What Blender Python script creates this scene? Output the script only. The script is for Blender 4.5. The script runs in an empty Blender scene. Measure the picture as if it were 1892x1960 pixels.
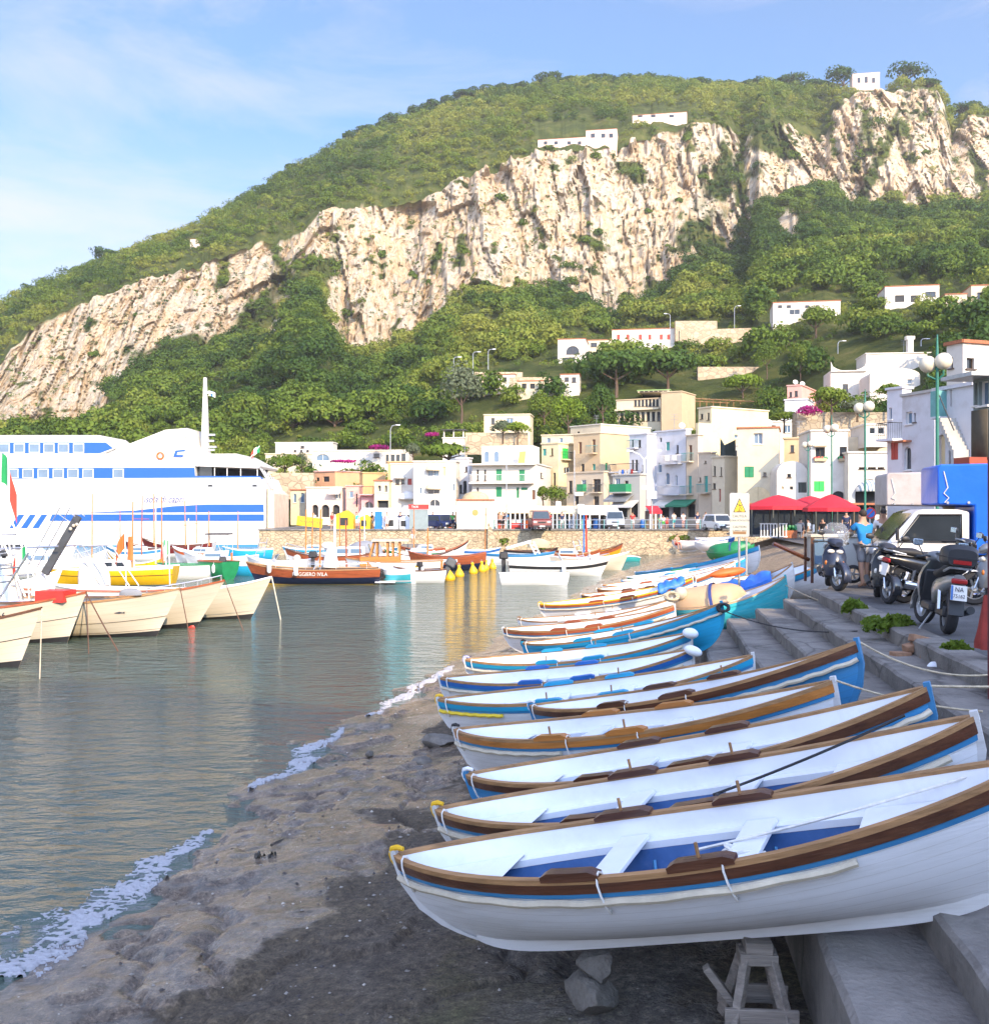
import bpy, math, random
import numpy as np
from mathutils import Vector, Matrix
rnd = random.Random(7)
scene = bpy.context.scene
C = scene.collection
R = math.radians
# ------------------------------------------------------------------ camera
F, CX, CY, H = 2000.0, 946.0, 980.0, 1.7        # focal length, image centre (picture units) and eye height above the street
cam = bpy.data.cameras.new("camera"); co = bpy.data.objects.new("camera", cam); C.objects.link(co)
cam.sensor_fit = 'HORIZONTAL'; cam.sensor_width = 36.0; cam.lens = 36.0 * F / 1892.0
cam.clip_start = 0.1; cam.clip_end = 6000.0
co.location = (0, 0, H); co.rotation_euler = (R(90), 0, 0)
scene.camera = co
# ------------------------------------------------------------------ light
SUN_EL, SUN_AZ = R(27), R(153)                   # azimuth clockwise from +Y (the view direction)
SUN = Vector((math.sin(SUN_AZ) * math.cos(SUN_EL), math.cos(SUN_AZ) * math.cos(SUN_EL), math.sin(SUN_EL)))
sl = bpy.data.lights.new("sun", 'SUN'); sl.energy = 3.0; sl.angle = R(0.53); sl.color = (1.0, 0.76, 0.48)
so = bpy.data.objects.new("sun", sl); C.objects.link(so); so.rotation_euler = (-SUN).to_track_quat('-Z', 'Y').to_euler()
world = bpy.data.worlds.new("World"); scene.world = world; world.use_nodes = True
wn, wl = world.node_tree.nodes, world.node_tree.links
wn.clear()
wo = wn.new('ShaderNodeOutputWorld'); bg = wn.new('ShaderNodeBackground'); sky = wn.new('ShaderNodeTexSky')
sky.sky_type = 'NISHITA'; sky.sun_disc = False; sky.sun_elevation = SUN_EL; sky.sun_rotation = SUN_AZ
sky.air_density = 1.0; sky.dust_density = 0.6; sky.ozone_density = 1.6
tc = wn.new('ShaderNodeTexCoord'); mp = wn.new('ShaderNodeMapping'); mp.inputs['Scale'].default_value = (1.3, 1.3, 5.0)
mp.inputs['Rotation'].default_value = (0, R(-14), 0)
n1 = wn.new('ShaderNodeTexNoise'); n1.inputs['Scale'].default_value = 2.2; n1.inputs['Detail'].default_value = 9; n1.inputs['Roughness'].default_value = 0.62
n1.inputs['Distortion'].default_value = 0.6
cr = wn.new('ShaderNodeValToRGB'); cr.color_ramp.elements[0].position = 0.42; cr.color_ramp.elements[1].position = 0.85
cr.color_ramp.elements[0].color = (0.10, 0.10, 0.10, 1); cr.color_ramp.elements[1].color = (0.72, 0.72, 0.72, 1)
mx = wn.new('ShaderNodeMix'); mx.data_type = 'RGBA'; mx.inputs[7].default_value = (3.5, 3.15, 3.45, 1)
wl.new(tc.outputs['Generated'], mp.inputs['Vector']); wl.new(mp.outputs[0], n1.inputs['Vector']); wl.new(n1.outputs['Fac'], cr.inputs['Fac'])
hs = wn.new('ShaderNodeMix'); hs.data_type = 'RGBA'; hs.blend_type = 'MULTIPLY'; hs.inputs[0].default_value = 1; hs.inputs[7].default_value = (.33, .575, .755, 1); wl.new(sky.outputs[0], hs.inputs[6])
sz = wn.new('ShaderNodeSeparateXYZ'); lowb = wn.new('ShaderNodeMapRange'); lowb.inputs['From Min'].default_value = .34; lowb.inputs['From Max'].default_value = .12; lowb.inputs['To Max'].default_value = .50; wl.new(tc.outputs['Generated'], sz.inputs[0]); wl.new(sz.outputs['Z'], lowb.inputs['Value'])
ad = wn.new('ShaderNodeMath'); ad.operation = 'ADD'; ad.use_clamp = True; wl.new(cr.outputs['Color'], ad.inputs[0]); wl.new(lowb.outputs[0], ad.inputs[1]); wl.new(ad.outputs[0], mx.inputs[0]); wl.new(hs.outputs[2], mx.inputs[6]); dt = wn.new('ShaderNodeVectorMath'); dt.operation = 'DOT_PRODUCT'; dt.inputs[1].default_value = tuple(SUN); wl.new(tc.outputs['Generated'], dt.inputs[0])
gr_ = wn.new('ShaderNodeMapRange'); gr_.inputs['From Min'].default_value = -.15; gr_.inputs['From Max'].default_value = .85; gr_.inputs['To Min'].default_value = 0.0; gr_.inputs['To Max'].default_value = 1.0; gm_ = wn.new('ShaderNodeMix'); gm_.data_type = 'RGBA'; gm_.inputs[6].default_value = (1, 1, 1, 1); gm_.inputs[7].default_value = (4.3, 3.75, 3.6, 1); wl.new(dt.outputs['Value'], gr_.inputs['Value'])   # sky gain added toward the sun behind the viewer, to fill the shade
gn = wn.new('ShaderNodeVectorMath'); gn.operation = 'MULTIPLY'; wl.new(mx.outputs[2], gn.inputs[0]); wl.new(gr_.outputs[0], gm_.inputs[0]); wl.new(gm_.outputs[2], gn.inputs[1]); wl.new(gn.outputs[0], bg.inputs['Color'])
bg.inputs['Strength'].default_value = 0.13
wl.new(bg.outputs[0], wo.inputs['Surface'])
vs = scene.view_settings
vs.view_transform = 'Standard'; vs.look = 'None'; vs.exposure = 1.36; vs.gamma = 1.0
scene.cycles.max_bounces = 6; scene.cycles.diffuse_bounces = 3; scene.cycles.glossy_bounces = 3
scene.cycles.transmission_bounces = 3; scene.cycles.transparent_max_bounces = 6
scene.cycles.caustics_reflective = False; scene.cycles.caustics_refractive = False
scene.cycles.use_denoising = True
# ------------------------------------------------------------------ measuring helpers
def pix(px, py, d): return Vector(((px - CX) / F * d, d, H + (CY - py) / F * d))      # point seen at px,py at distance d
def gz(px, py, z):                                                                     # point seen at px,py at height z
    d = (H - z) * F / (py - CY); return Vector(((px - CX) / F * d, d, z))
def zat(py, d): return H + (CY - py) / F * d
AL = math.atan2(1245 - CX, F)
SD = Vector((math.sin(AL), math.cos(AL), 0)); RD = Vector((math.cos(AL), -math.sin(AL), 0))   # along the shore, inland
def sh(L, s, z=0.0): return RD * L + SD * s + Vector((0, 0, z))
def step_z(L, s):
    if s > 23.8: return ground_z(L, s)
    for l, z in STEPS:
        if L >= l: return z
    return ground_z(L, s)
def toLS(x, y): return x * RD.x + y * RD.y, x * SD.x + y * SD.y
ZW = -2.3
SHS = [(-30, -6.3), (5, -5.95), (9, -5.75), (13, -5.5), (16, -5.75), (19, -5.55), (26, -5.2), (29, -4.9), (43, -4.2), (61, -2.9), (73, -1.7), (84, -.2), (92, 1.0), (99, 1.6)]
def interp(tab, x):
    if x <= tab[0][0]: return tab[0][1]
    for (a, b), (c, d) in zip(tab, tab[1:]):
        if x <= c: return b + (d - b) * (x - a) / (c - a)
    return tab[-1][1]
def smooth(t): t = max(0.0, min(1.0, t)); return t * t * (3 - 2 * t)
STEPS = [(3.5, 0.0), (2.9, -.22), (2.3, -.44), (1.66, -.67), (1.03, -.92)]           # edge offset, tread height
def ground_z(L, s):
    ls = interp(SHS, s)
    zn = ZW + (L - ls) * (-1.6 - ZW) / (1.03 - min(ls, -1.5)) if L < 1.03 else -1.6
    zr = min(-.02, ZW + (L - ls) * (.14 + .055 * smooth((L - ls - 6.5) / 5)))
    k = smooth((s - 23.0) / 4.0)
    return max(zn * (1 - k) + zr * k, -4.0)
# ------------------------------------------------------------------ mesh helpers
class MB:
    def __init__(s): s.v = []; s.f = []; s.m = []; s.T = Matrix.Identity(4)
    def add(s, vs, fs, mi=0):
        o = len(s.v); T = s.T
        s.v += [tuple(T @ Vector(p)) for p in vs]
        s.f += [tuple(i + o for i in f) for f in fs]; s.m += [mi] * len(fs)
    def box(s, c, d, mi=0, rot=None, taper=None):
        x, y, z = d[0] / 2, d[1] / 2, d[2] / 2; tp = taper or (1, 1)
        vs = [Vector((a * x * (tp[0] if e > 0 else 1), b * y * (tp[1] if e > 0 else 1), e * z)) for e in (-1, 1) for b in (-1, 1) for a in (-1, 1)]
        if rot is not None: vs = [rot @ q for q in vs]
        s.add([q + Vector(c) for q in vs], [(0, 2, 3, 1), (4, 5, 7, 6), (0, 1, 5, 4), (2, 6, 7, 3), (0, 4, 6, 2), (1, 3, 7, 5)], mi)
    def tube(s, pts, r, n=6, mi=0, cap=True):
        pts = [Vector(p) for p in pts]; rs = r if isinstance(r, (list, tuple)) else [r] * len(pts)
        vs, fs = [], []; up = None
        for i, p in enumerate(pts):
            t = (pts[min(i + 1, len(pts) - 1)] - pts[max(i - 1, 0)])
            if t.length < 1e-9: t = Vector((0, 0, 1))
            t.normalize()
            if up is None: up = Vector((0, 0, 1)) if abs(t.z) < .9 else Vector((1, 0, 0))
            a = t.cross(up)
            if a.length < 1e-6: a = t.orthogonal()
            a.normalize(); b = a.cross(t).normalized(); up = b
            for k in range(n):
                w = 2 * math.pi * k / n; vs.append(p + (a * math.cos(w) + b * math.sin(w)) * rs[i])
        for i in range(len(pts) - 1):
            for k in range(n):
                fs.append((i * n + k, i * n + (k + 1) % n, (i + 1) * n + (k + 1) % n, (i + 1) * n + k))
        if cap: fs.append(tuple(range(n))[::-1]); fs.append(tuple((len(pts) - 1) * n + k for k in range(n)))
        s.add(vs, fs, mi)
    def lathe(s, prof, n=16, mi=0, M=None, cap=True):
        vs = []; fs = []
        for r, z in prof:
            for k in range(n):
                w = 2 * math.pi * k / n; q = Vector((r * math.cos(w), r * math.sin(w), z)); vs.append(M @ q if M else q)
        for i in range(len(prof) - 1):
            for k in range(n): fs.append((i * n + k, i * n + (k + 1) % n, (i + 1) * n + (k + 1) % n, (i + 1) * n + k))
        if cap: fs.append(tuple(range(n))[::-1]); fs.append(tuple((len(prof) - 1) * n + k for k in range(n)))
        s.add(vs, fs, mi)
    def ball(s, c, r, nu=12, nv=8, mi=0, rot=None):
        r = r if isinstance(r, (list, tuple)) else (r, r, r); vs = []; fs = []
        for j in range(nv + 1):
            t = math.pi * j / nv
            for k in range(nu):
                w = 2 * math.pi * k / nu; q = Vector((r[0] * math.sin(t) * math.cos(w), r[1] * math.sin(t) * math.sin(w), r[2] * math.cos(t)))
                vs.append((rot @ q if rot is not None else q) + Vector(c))
        for j in range(nv):
            for k in range(nu): fs.append((j * nu + k, (j + 1) * nu + k, (j + 1) * nu + (k + 1) % nu, j * nu + (k + 1) % nu))
        s.add(vs, fs, mi)
    def prism(s, poly, a, b, axis='y', mi=0):                 # outline in the two other axes, extruded from a to b
        f = {'y': lambda p, t: (p[0], t, p[1]), 'x': lambda p, t: (t, p[0], p[1]), 'z': lambda p, t: (p[0], p[1], t)}[axis]
        n = len(poly); vs = [f(p, a) for p in poly] + [f(p, b) for p in poly]
        s.add(vs, [tuple(range(n))[::-1], tuple(range(n, 2 * n))] + [(k, (k + 1) % n, n + (k + 1) % n, n + k) for k in range(n)], mi)
    def sheet(s, rows, mi=0, close=False):
        n = len(rows[0]); vs = [p for r in rows for p in r]; fs = []
        for i in range(len(rows) - 1):
            for k in range(n if close else n - 1): fs.append((i * n + k, i * n + (k + 1) % n, (i + 1) * n + (k + 1) % n, (i + 1) * n + k))
        s.add(vs, fs, mi)
    def build(s, name, mats, parent=None, smooth=40, bevel=0, loc=None):
        me = bpy.data.meshes.new(name); me.from_pydata([tuple(p) for p in s.v], [], s.f)
        for m in (mats if isinstance(mats, (list, tuple)) else [mats]): me.materials.append(m)
        if any(s.m): me.polygons.foreach_set('material_index', s.m)
        if smooth:
            me.polygons.foreach_set('use_smooth', [True] * len(me.polygons)); me.set_sharp_from_angle(angle=R(smooth))
        me.update()
        o = bpy.data.objects.new(name, me); C.objects.link(o)
        if parent is not None: o.parent = parent
        if loc is not None: o.location = loc
        if bevel:
            b = o.modifiers.new('bevel', 'BEVEL'); b.width = bevel; b.segments = 2; b.limit_method = 'ANGLE'; b.angle_limit = R(40)
        return o
def tag(o, label, cat, group=None, kind=None):
    if label: o['label'] = label
    if cat: o['category'] = cat
    if group: o['group'] = group
    if kind: o['kind'] = kind
    return o
def thing(name, label, cat, loc=(0, 0, 0), rz=0.0, group=None):
    o = bpy.data.objects.new(name, None); C.objects.link(o); o.empty_display_size = .3
    o.location = loc; o.rotation_euler = (0, 0, rz)
    return tag(o, label, cat, group)
def kids(o): return [c for c in bpy.data.objects if c.parent == o]
def dup(root, label=None, loc=None, rz=None, scale=None):
    def cp(o, par):
        c = o.copy(); C.objects.link(c); c.parent = par
        for k in kids(o): cp(k, c)
        return c
    c = cp(root, None)
    if label: c['label'] = label
    if loc is not None: c.location = loc
    if rz is not None: c.rotation_euler = (0, 0, rz)
    if scale is not None: c.scale = (scale,) * 3
    return c
def text(body, size, m, parent, loc, rot, name='lettering', ext=.004, align='CENTER', shear=0.0, sx=1.0):
    cu = bpy.data.curves.new(name, 'FONT'); cu.body = body; cu.size = size; cu.extrude = ext; cu.align_x = align; cu.align_y = 'CENTER'; cu.shear = shear
    t = bpy.data.objects.new(name, cu); me = bpy.data.meshes.new_from_object(t); bpy.data.objects.remove(t)
    me.materials.clear(); me.materials.append(m)
    o = bpy.data.objects.new(name, me); C.objects.link(o); o.parent = parent
    o.location = loc; o.rotation_euler = rot; o.scale = (sx, 1, 1)
    return o
def catenary(a, b, sag, n=8):
    a, b = Vector(a), Vector(b)
    return [a.lerp(b, i / n) - Vector((0, 0, sag * 4 * (i / n) * (1 - i / n))) for i in range(n + 1)]
# ------------------------------------------------------------------ materials
MATS = {}
def mat(name, col, rough=.55, metal=0.0, var=.12, vs=2.0, bump=.0, bs=30.0, dirt=None, ds=1.5, spec=.5, coat=0.0, streak=None, alpha=1.0, trans=0.0, plank=0, crack=0):
    if name in MATS: return MATS[name]
    m = bpy.data.materials.new(name); m.use_nodes = True; nt = m.node_tree; N, Lk = nt.nodes, nt.links
    b = N['Principled BSDF']; b.inputs['Roughness'].default_value = rough; b.inputs['Metallic'].default_value = metal
    b.inputs['Specular IOR Level'].default_value = spec; b.inputs['Coat Weight'].default_value = coat
    b.inputs['Transmission Weight'].default_value = trans; b.inputs['Alpha'].default_value = alpha
    t = N.new('ShaderNodeTexCoord'); vec = t.outputs['Object']
    if streak:
        mpn = N.new('ShaderNodeMapping'); mpn.inputs['Scale'].default_value = streak; Lk.new(vec, mpn.inputs['Vector']); vec = mpn.outputs[0]
    n = N.new('ShaderNodeTexNoise'); n.inputs['Scale'].default_value = vs; n.inputs['Detail'].default_value = 7; n.inputs['Roughness'].default_value = .65
    Lk.new(vec, n.inputs['Vector'])
    rp = N.new('ShaderNodeValToRGB'); e = rp.color_ramp.elements
    e[0].position = .3; e[1].position = .7
    e[0].color = (*[max(0, c * (1 - var)) for c in col], 1); e[1].color = (*[min(1, c * (1 + var)) for c in col], 1)
    Lk.new(n.outputs['Fac'], rp.inputs['Fac']); colout = rp.outputs['Color']
    if dirt:
        dn = N.new('ShaderNodeTexNoise'); dn.inputs['Scale'].default_value = ds; dn.inputs['Detail'].default_value = 9; dn.inputs['Roughness'].default_value = .7
        Lk.new(vec, dn.inputs['Vector'])
        dr = N.new('ShaderNodeMapRange'); dr.inputs['From Min'].default_value = .5; dr.inputs['From Max'].default_value = .72; dr.inputs['To Max'].default_value = dirt[3]
        Lk.new(dn.outputs['Fac'], dr.inputs['Value'])
        mxx = N.new('ShaderNodeMix'); mxx.data_type = 'RGBA'; mxx.inputs[7].default_value = (*dirt[:3], 1)
        Lk.new(dr.outputs[0], mxx.inputs[0]); Lk.new(colout, mxx.inputs[6]); colout = mxx.outputs[2]
    Lk.new(colout, b.inputs['Base Color'])
    if crack:
        cv = N.new('ShaderNodeTexVoronoi'); cv.feature = 'DISTANCE_TO_EDGE'; cv.inputs['Scale'].default_value = crack; wn_ = N.new('ShaderNodeMix'); wn_.data_type = 'RGBA'; wn_.inputs[0].default_value = .22; Lk.new(vec, wn_.inputs[6]); Lk.new(n.outputs['Color'], wn_.inputs[7]); Lk.new(wn_.outputs[2], cv.inputs['Vector'])
        cq = N.new('ShaderNodeMapRange'); cq.inputs['From Max'].default_value = .014; cq.inputs['To Min'].default_value = .5; Lk.new(cv.outputs['Distance'], cq.inputs['Value']); cm = N.new('ShaderNodeVectorMath'); cm.operation = 'SCALE'; Lk.new(colout, cm.inputs[0]); Lk.new(cq.outputs[0], cm.inputs['Scale']); colout = cm.outputs[0]; Lk.new(colout, b.inputs['Base Color'])
    if plank:                                                   # seams between hull planks
        pa = N.new('ShaderNodeAttribute'); pa.attribute_name = 'strake'; mm_ = N.new('ShaderNodeMath'); mm_.operation = 'MULTIPLY'; mm_.inputs[1].default_value = plank; Lk.new(pa.outputs['Fac'], mm_.inputs[0])
        ff = N.new('ShaderNodeMath'); ff.operation = 'FRACT'; Lk.new(mm_.outputs[0], ff.inputs[0]); pr = N.new('ShaderNodeValToRGB'); pr.color_ramp.elements[0].color = (.72, .70, .66, 1); pr.color_ramp.elements[0].position = .03; pr.color_ramp.elements[1].position = .10; Lk.new(ff.outputs[0], pr.inputs['Fac'])
        mu = N.new('ShaderNodeMix'); mu.data_type = 'RGBA'; mu.blend_type = 'MULTIPLY'; mu.inputs[0].default_value = .55; Lk.new(colout, mu.inputs[6]); Lk.new(pr.outputs['Color'], mu.inputs[7]); Lk.new(mu.outputs[2], b.inputs['Base Color'])
    if bump:
        bn = N.new('ShaderNodeTexNoise'); bn.inputs['Scale'].default_value = bs; bn.inputs['Detail'].default_value = 5; Lk.new(vec, bn.inputs['Vector'])
        bp = N.new('ShaderNodeBump'); bp.inputs['Strength'].default_value = bump; bp.inputs['Distance'].default_value = .02
        Lk.new(bn.outputs['Fac'], bp.inputs['Height']); Lk.new(bp.outputs[0], b.inputs['Normal'])
    MATS[name] = m; return m
def wallmat(name, col, dirt=(.30, .25, .19, .45)):
    return mat('plaster_' + name, col, .9, var=.07, vs=.5, bump=.25, bs=14, dirt=dirt, ds=.45, spec=.2)
# ================================================================== water
def water_material():
    m = bpy.data.materials.new('sea_water'); m.use_nodes = True; N, Lk = m.node_tree.nodes, m.node_tree.links
    b = N['Principled BSDF']; b.inputs['Base Color'].default_value = (.060, .092, .072, 1); b.inputs['Roughness'].default_value = .05
    b.inputs['IOR'].default_value = 1.6
    g = N.new('ShaderNodeNewGeometry')
    def wave(sc, rot, scale, dist, det):
        mp = N.new('ShaderNodeMapping'); mp.inputs['Scale'].default_value = sc; mp.inputs['Rotation'].default_value = (0, 0, R(rot))
        n = N.new('ShaderNodeTexNoise'); n.inputs['Scale'].default_value = scale; n.inputs['Detail'].default_value = det; n.inputs['Roughness'].default_value = .55
        n.inputs['Distortion'].default_value = .35
        Lk.new(g.outputs['Position'], mp.inputs['Vector']); Lk.new(mp.outputs[0], n.inputs['Vector'])
        mu = N.new('ShaderNodeMath'); mu.operation = 'MULTIPLY'; mu.inputs[1].default_value = dist; Lk.new(n.outputs['Fac'], mu.inputs[0]); return mu
    a, c, d = wave((.6, 1.25, 1), 12, 1.1, .175, 4), wave((.7, 1.3, 1), -16, 3.2, .15, 5), wave((.5, .9, 1), 5, .25, .16, 2)
    s1 = N.new('ShaderNodeMath'); s1.operation = 'ADD'; s2 = N.new('ShaderNodeMath'); s2.operation = 'ADD'
    Lk.new(a.outputs[0], s1.inputs[0]); Lk.new(c.outputs[0], s1.inputs[1]); Lk.new(s1.outputs[0], s2.inputs[0]); Lk.new(d.outputs[0], s2.inputs[1])
    bp = N.new('ShaderNodeBump'); bp.inputs['Strength'].default_value = 1.0; bp.inputs['Distance'].default_value = 1.0
    Lk.new(s2.outputs[0], bp.inputs['Height']); Lk.new(bp.outputs[0], b.inputs['Normal'])
    return m
mb = MB(); mb.add([(-900, -60, ZW), (60, -60, ZW), (60, 900, ZW), (-900, 900, ZW)], [(0, 1, 2, 3)])
sea = mb.build('water', water_material(), smooth=0); sea['kind'] = 'structure'
# ================================================================== slipway and beach
def beach_material():
    m = bpy.data.materials.new('slipway_ground'); m.use_nodes = True; N, Lk = m.node_tree.nodes, m.node_tree.links
    b = N['Principled BSDF']
    at = N.new('ShaderNodeAttribute'); at.attribute_name = 'wet'          # 1 where waves wash over it
    sa = N.new('ShaderNodeAttribute'); sa.attribute_name = 'sand'
    g = N.new('ShaderNodeNewGeometry')
    def noise(sc, det=8, rough=.65, dis=0.):
        n = N.new('ShaderNodeTexNoise'); n.inputs['Scale'].default_value = sc; n.inputs['Detail'].default_value = det; n.inputs['Roughness'].default_value = rough; n.inputs['Distortion'].default_value = dis
        Lk.new(g.outputs['Position'], n.inputs['Vector']); return n.outputs['Fac']
    def ramp(fac, stops):
        r = N.new('ShaderNodeValToRGB'); e = r.color_ramp.elements
        while len(e) < len(stops): e.new(.5)
        for q, (p, c) in zip(e, stops): q.position = p; q.color = (*c, 1)
        Lk.new(fac, r.inputs['Fac']); return r.outputs['Color']
    def mixc(f, a, c):
        x = N.new('ShaderNodeMix'); x.data_type = 'RGBA'; Lk.new(f, x.inputs[0]); Lk.new(a, x.inputs[6]); Lk.new(c, x.inputs[7]); return x.outputs[2]
    def math2(op, a, c):
        x = N.new('ShaderNodeMath'); x.operation = op
        for i, q in enumerate((a, c)):
            if isinstance(q, (int, float)): x.inputs[i].default_value = q
            else: Lk.new(q, x.inputs[i])
        return x.outputs[0]
    big, mid, fine, peb = noise(.55, 9, .6, .4), noise(2.6, 9, .7), noise(45, 6, .7), noise(13, 7, .72)
    dry = ramp(mid, [(.25, (.050, .041, .032)), (.44, (.12, .102, .080)), (.56, (.18, .158, .13)), (.66, (.24, .215, .175)), (.8, (.32, .29, .24))])
    moss = ramp(big, [(.30, (.075, .054, .032)), (.52, (.12, .090, .052)), (.70, (.11, .115, .035))])
    mf = ramp(noise(.42, 7, .62, .7), [(.46, (0, 0, 0)), (.50, (1, 1, 1))])
    wetc = ramp(mid, [(.3, (.085, .062, .045)), (.5, (.20, .15, .105)), (.75, (.34, .26, .18))])
    edge = math2('ADD', at.outputs['Fac'], math2('MULTIPLY', math2('SUBTRACT', big, .5), 1.6))
    band = ramp(math2('ADD', edge, math2('MULTIPLY', math2('SUBTRACT', mid, .5), .5)), [(.14, (0, 0, 0)), (.30, (1, 1, 1))])
    dry2 = mixc(math2('MAXIMUM', math2('MULTIPLY', mf, .6), math2('MULTIPLY', band, .85)), dry, moss)
    wf = ramp(edge, [(.47, (0, 0, 0)), (.53, (1, 1, 1))])
    base = mixc(wf, dry2, wetc)
    sandc = ramp(mid, [(.3, (.22, .155, .09)), (.6, (.34, .25, .155)), (.8, (.42, .33, .22))])
    base = mixc(sa.outputs['Fac'], base, sandc)
    speck = ramp(math2('ADD', math2('MULTIPLY', fine, .4), math2('MULTIPLY', peb, .6)), [(.41, (.28, .26, .24)), (.475, (.80, .79, .78)), (.53, (1.05, 1.05, 1.05)), (.59, (1.9, 1.85, 1.75))])
    mu = N.new('ShaderNodeMix'); mu.data_type = 'RGBA'; mu.blend_type = 'MULTIPLY'; mu.inputs[0].default_value = .8; Lk.new(base, mu.inputs[6]); Lk.new(speck, mu.inputs[7])
    Lk.new(mu.outputs[2], b.inputs['Base Color'])
    ro = N.new('ShaderNodeMapRange'); ro.inputs['To Min'].default_value = .85; ro.inputs['To Max'].default_value = .22; Lk.new(wf, ro.inputs['Value'])
    ro2 = math2('ADD', ro.outputs[0], math2('MULTIPLY', math2('SUBTRACT', mid, .5), .5)); Lk.new(ro2, b.inputs['Roughness'])
    b.inputs['Specular IOR Level'].default_value = .6; Lk.new(math2('MULTIPLY', wf, .5), b.inputs['Coat Weight']); b.inputs['Coat Roughness'].default_value = .16
    h = math2('ADD', math2('ADD', math2('MULTIPLY', mid, 1.0), math2('MULTIPLY', peb, .75)), math2('ADD', math2('MULTIPLY', fine, .22), math2('MULTIPLY', mf, .55)))
    bp = N.new('ShaderNodeBump'); bp.inputs['Strength'].default_value = .9; bp.inputs['Distance'].default_value = .085
    Lk.new(h, bp.inputs['Height']); Lk.new(bp.outputs[0], b.inputs['Normal'])
    return m
def vnoise(x, y, seed=0):                               # value noise on arrays
    x = np.asarray(x, float); y = np.asarray(y, float)
    xi = np.floor(x).astype(np.int64); yi = np.floor(y).astype(np.int64); fx = x - xi; fy = y - yi
    fx = fx * fx * (3 - 2 * fx); fy = fy * fy * (3 - 2 * fy)
    def hsh(a, b):
        h = (a * 374761393 + b * 668265263 + seed * 974634777) & 0xffffffff
        h = ((h ^ (h >> 13)) * 1274126177) & 0xffffffff
        return ((h ^ (h >> 16)) & 0xffff) / 65535.0
    return (hsh(xi, yi) * (1 - fx) + hsh(xi + 1, yi) * fx) * (1 - fy) + (hsh(xi, yi + 1) * (1 - fx) + hsh(xi + 1, yi + 1) * fx) * fy
def fbm(x, y, o=4, seed=0):
    t = 0; a = .5; s = 0
    for i in range(o): t = t + a * vnoise(np.asarray(x) * 2 ** i, np.asarray(y) * 2 ** i, seed + i); s += a; a *= .5
    return t / s
def grid_object(name, P, m, attrs=None, kind='structure'):
    nr, nc = P.shape[:2]
    me = bpy.data.meshes.new(name); me.vertices.add(nr * nc); me.vertices.foreach_set('co', P.reshape(-1).astype(np.float32))
    i = np.arange(nr * nc).reshape(nr, nc)
    q = np.stack([i[:-1, :-1], i[:-1, 1:], i[1:, 1:], i[1:, :-1]], -1).reshape(-1, 4)
    me.loops.add(q.size); me.polygons.add(len(q)); me.loops.foreach_set('vertex_index', q.reshape(-1).astype(np.int32))
    me.polygons.foreach_set('loop_start', (np.arange(len(q)) * 4).astype(np.int32))
    me.polygons.foreach_set('use_smooth', np.ones(len(q), bool)); me.materials.append(m)
    me.update(calc_edges=True)
    for k, a in (attrs or {}).items():
        at = me.attributes.new(k, 'FLOAT', 'POINT'); at.data.foreach_set('value', a.reshape(-1).astype(np.float32))
    o = bpy.data.objects.new(name, me); C.objects.link(o); o['kind'] = kind
    return o
ss = np.concatenate([np.arange(2, 18, .055), np.arange(18, 30, .14), np.arange(30, 99.6, .6)]); ll = np.concatenate([np.arange(-8, 2.2, .055), np.arange(2.2, 3.7, .12), np.arange(3.7, 13, .5)])
Sg, Lg = np.meshgrid(ss, ll, indexing='ij')
Zg = np.vectorize(ground_z)(Lg, Sg)
lsh = np.vectorize(lambda s: interp(SHS, s))(Sg)
wet = 1 - (Lg - lsh) / 6.0 + .10 * np.sin(Sg * .55)
sand = np.clip((Sg - 33) / 8, 0, 1) + np.clip((Sg - 24) / 3, 0, 1) * np.clip((Lg - 2.0) / 1.5, 0, 1); sand = np.clip(sand, 0, 1)
lim = np.clip((Sg - 3) / 3, 0, 1)
Zg = Zg + (fbm(Lg * .8, Sg * .8, 5, 3) - .5) * .09 * np.clip((1.0 - Lg) / .5, 0, 1) + (fbm(Lg * 4.5, Sg * 6.5, 4, 9) - .5) * .025 + np.maximum(fbm(Lg * 1.5, Sg * 1.5, 4, 15) - .56, 0) * .08 * np.clip((.9 - Lg) / .5, 0, 1)
ldg = fbm(Lg * .55, Sg * .55, 5, 33) - .5; Zg = Zg + (.055 * np.clip(ldg / .012, -.5, .5) + .035 * np.clip((ldg - .09) / .010, -.5, .5)) * np.clip((.9 - Lg) / .4, 0, 1) * np.clip((26 - Sg) / 3, 0, 1)
crk = np.abs(fbm(Lg * .45, Sg * .45, 4, 21) - .5); Zg = Zg - .08 * np.clip(1 - crk / .016, 0, 1) * np.clip((1 - Lg), 0, 1)
Pg = np.stack([RD.x * Lg + SD.x * Sg, RD.y * Lg + SD.y * Sg, Zg], -1)
grid_object('beach', Pg, beach_material(), {'wet': wet, 'sand': sand})
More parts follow.
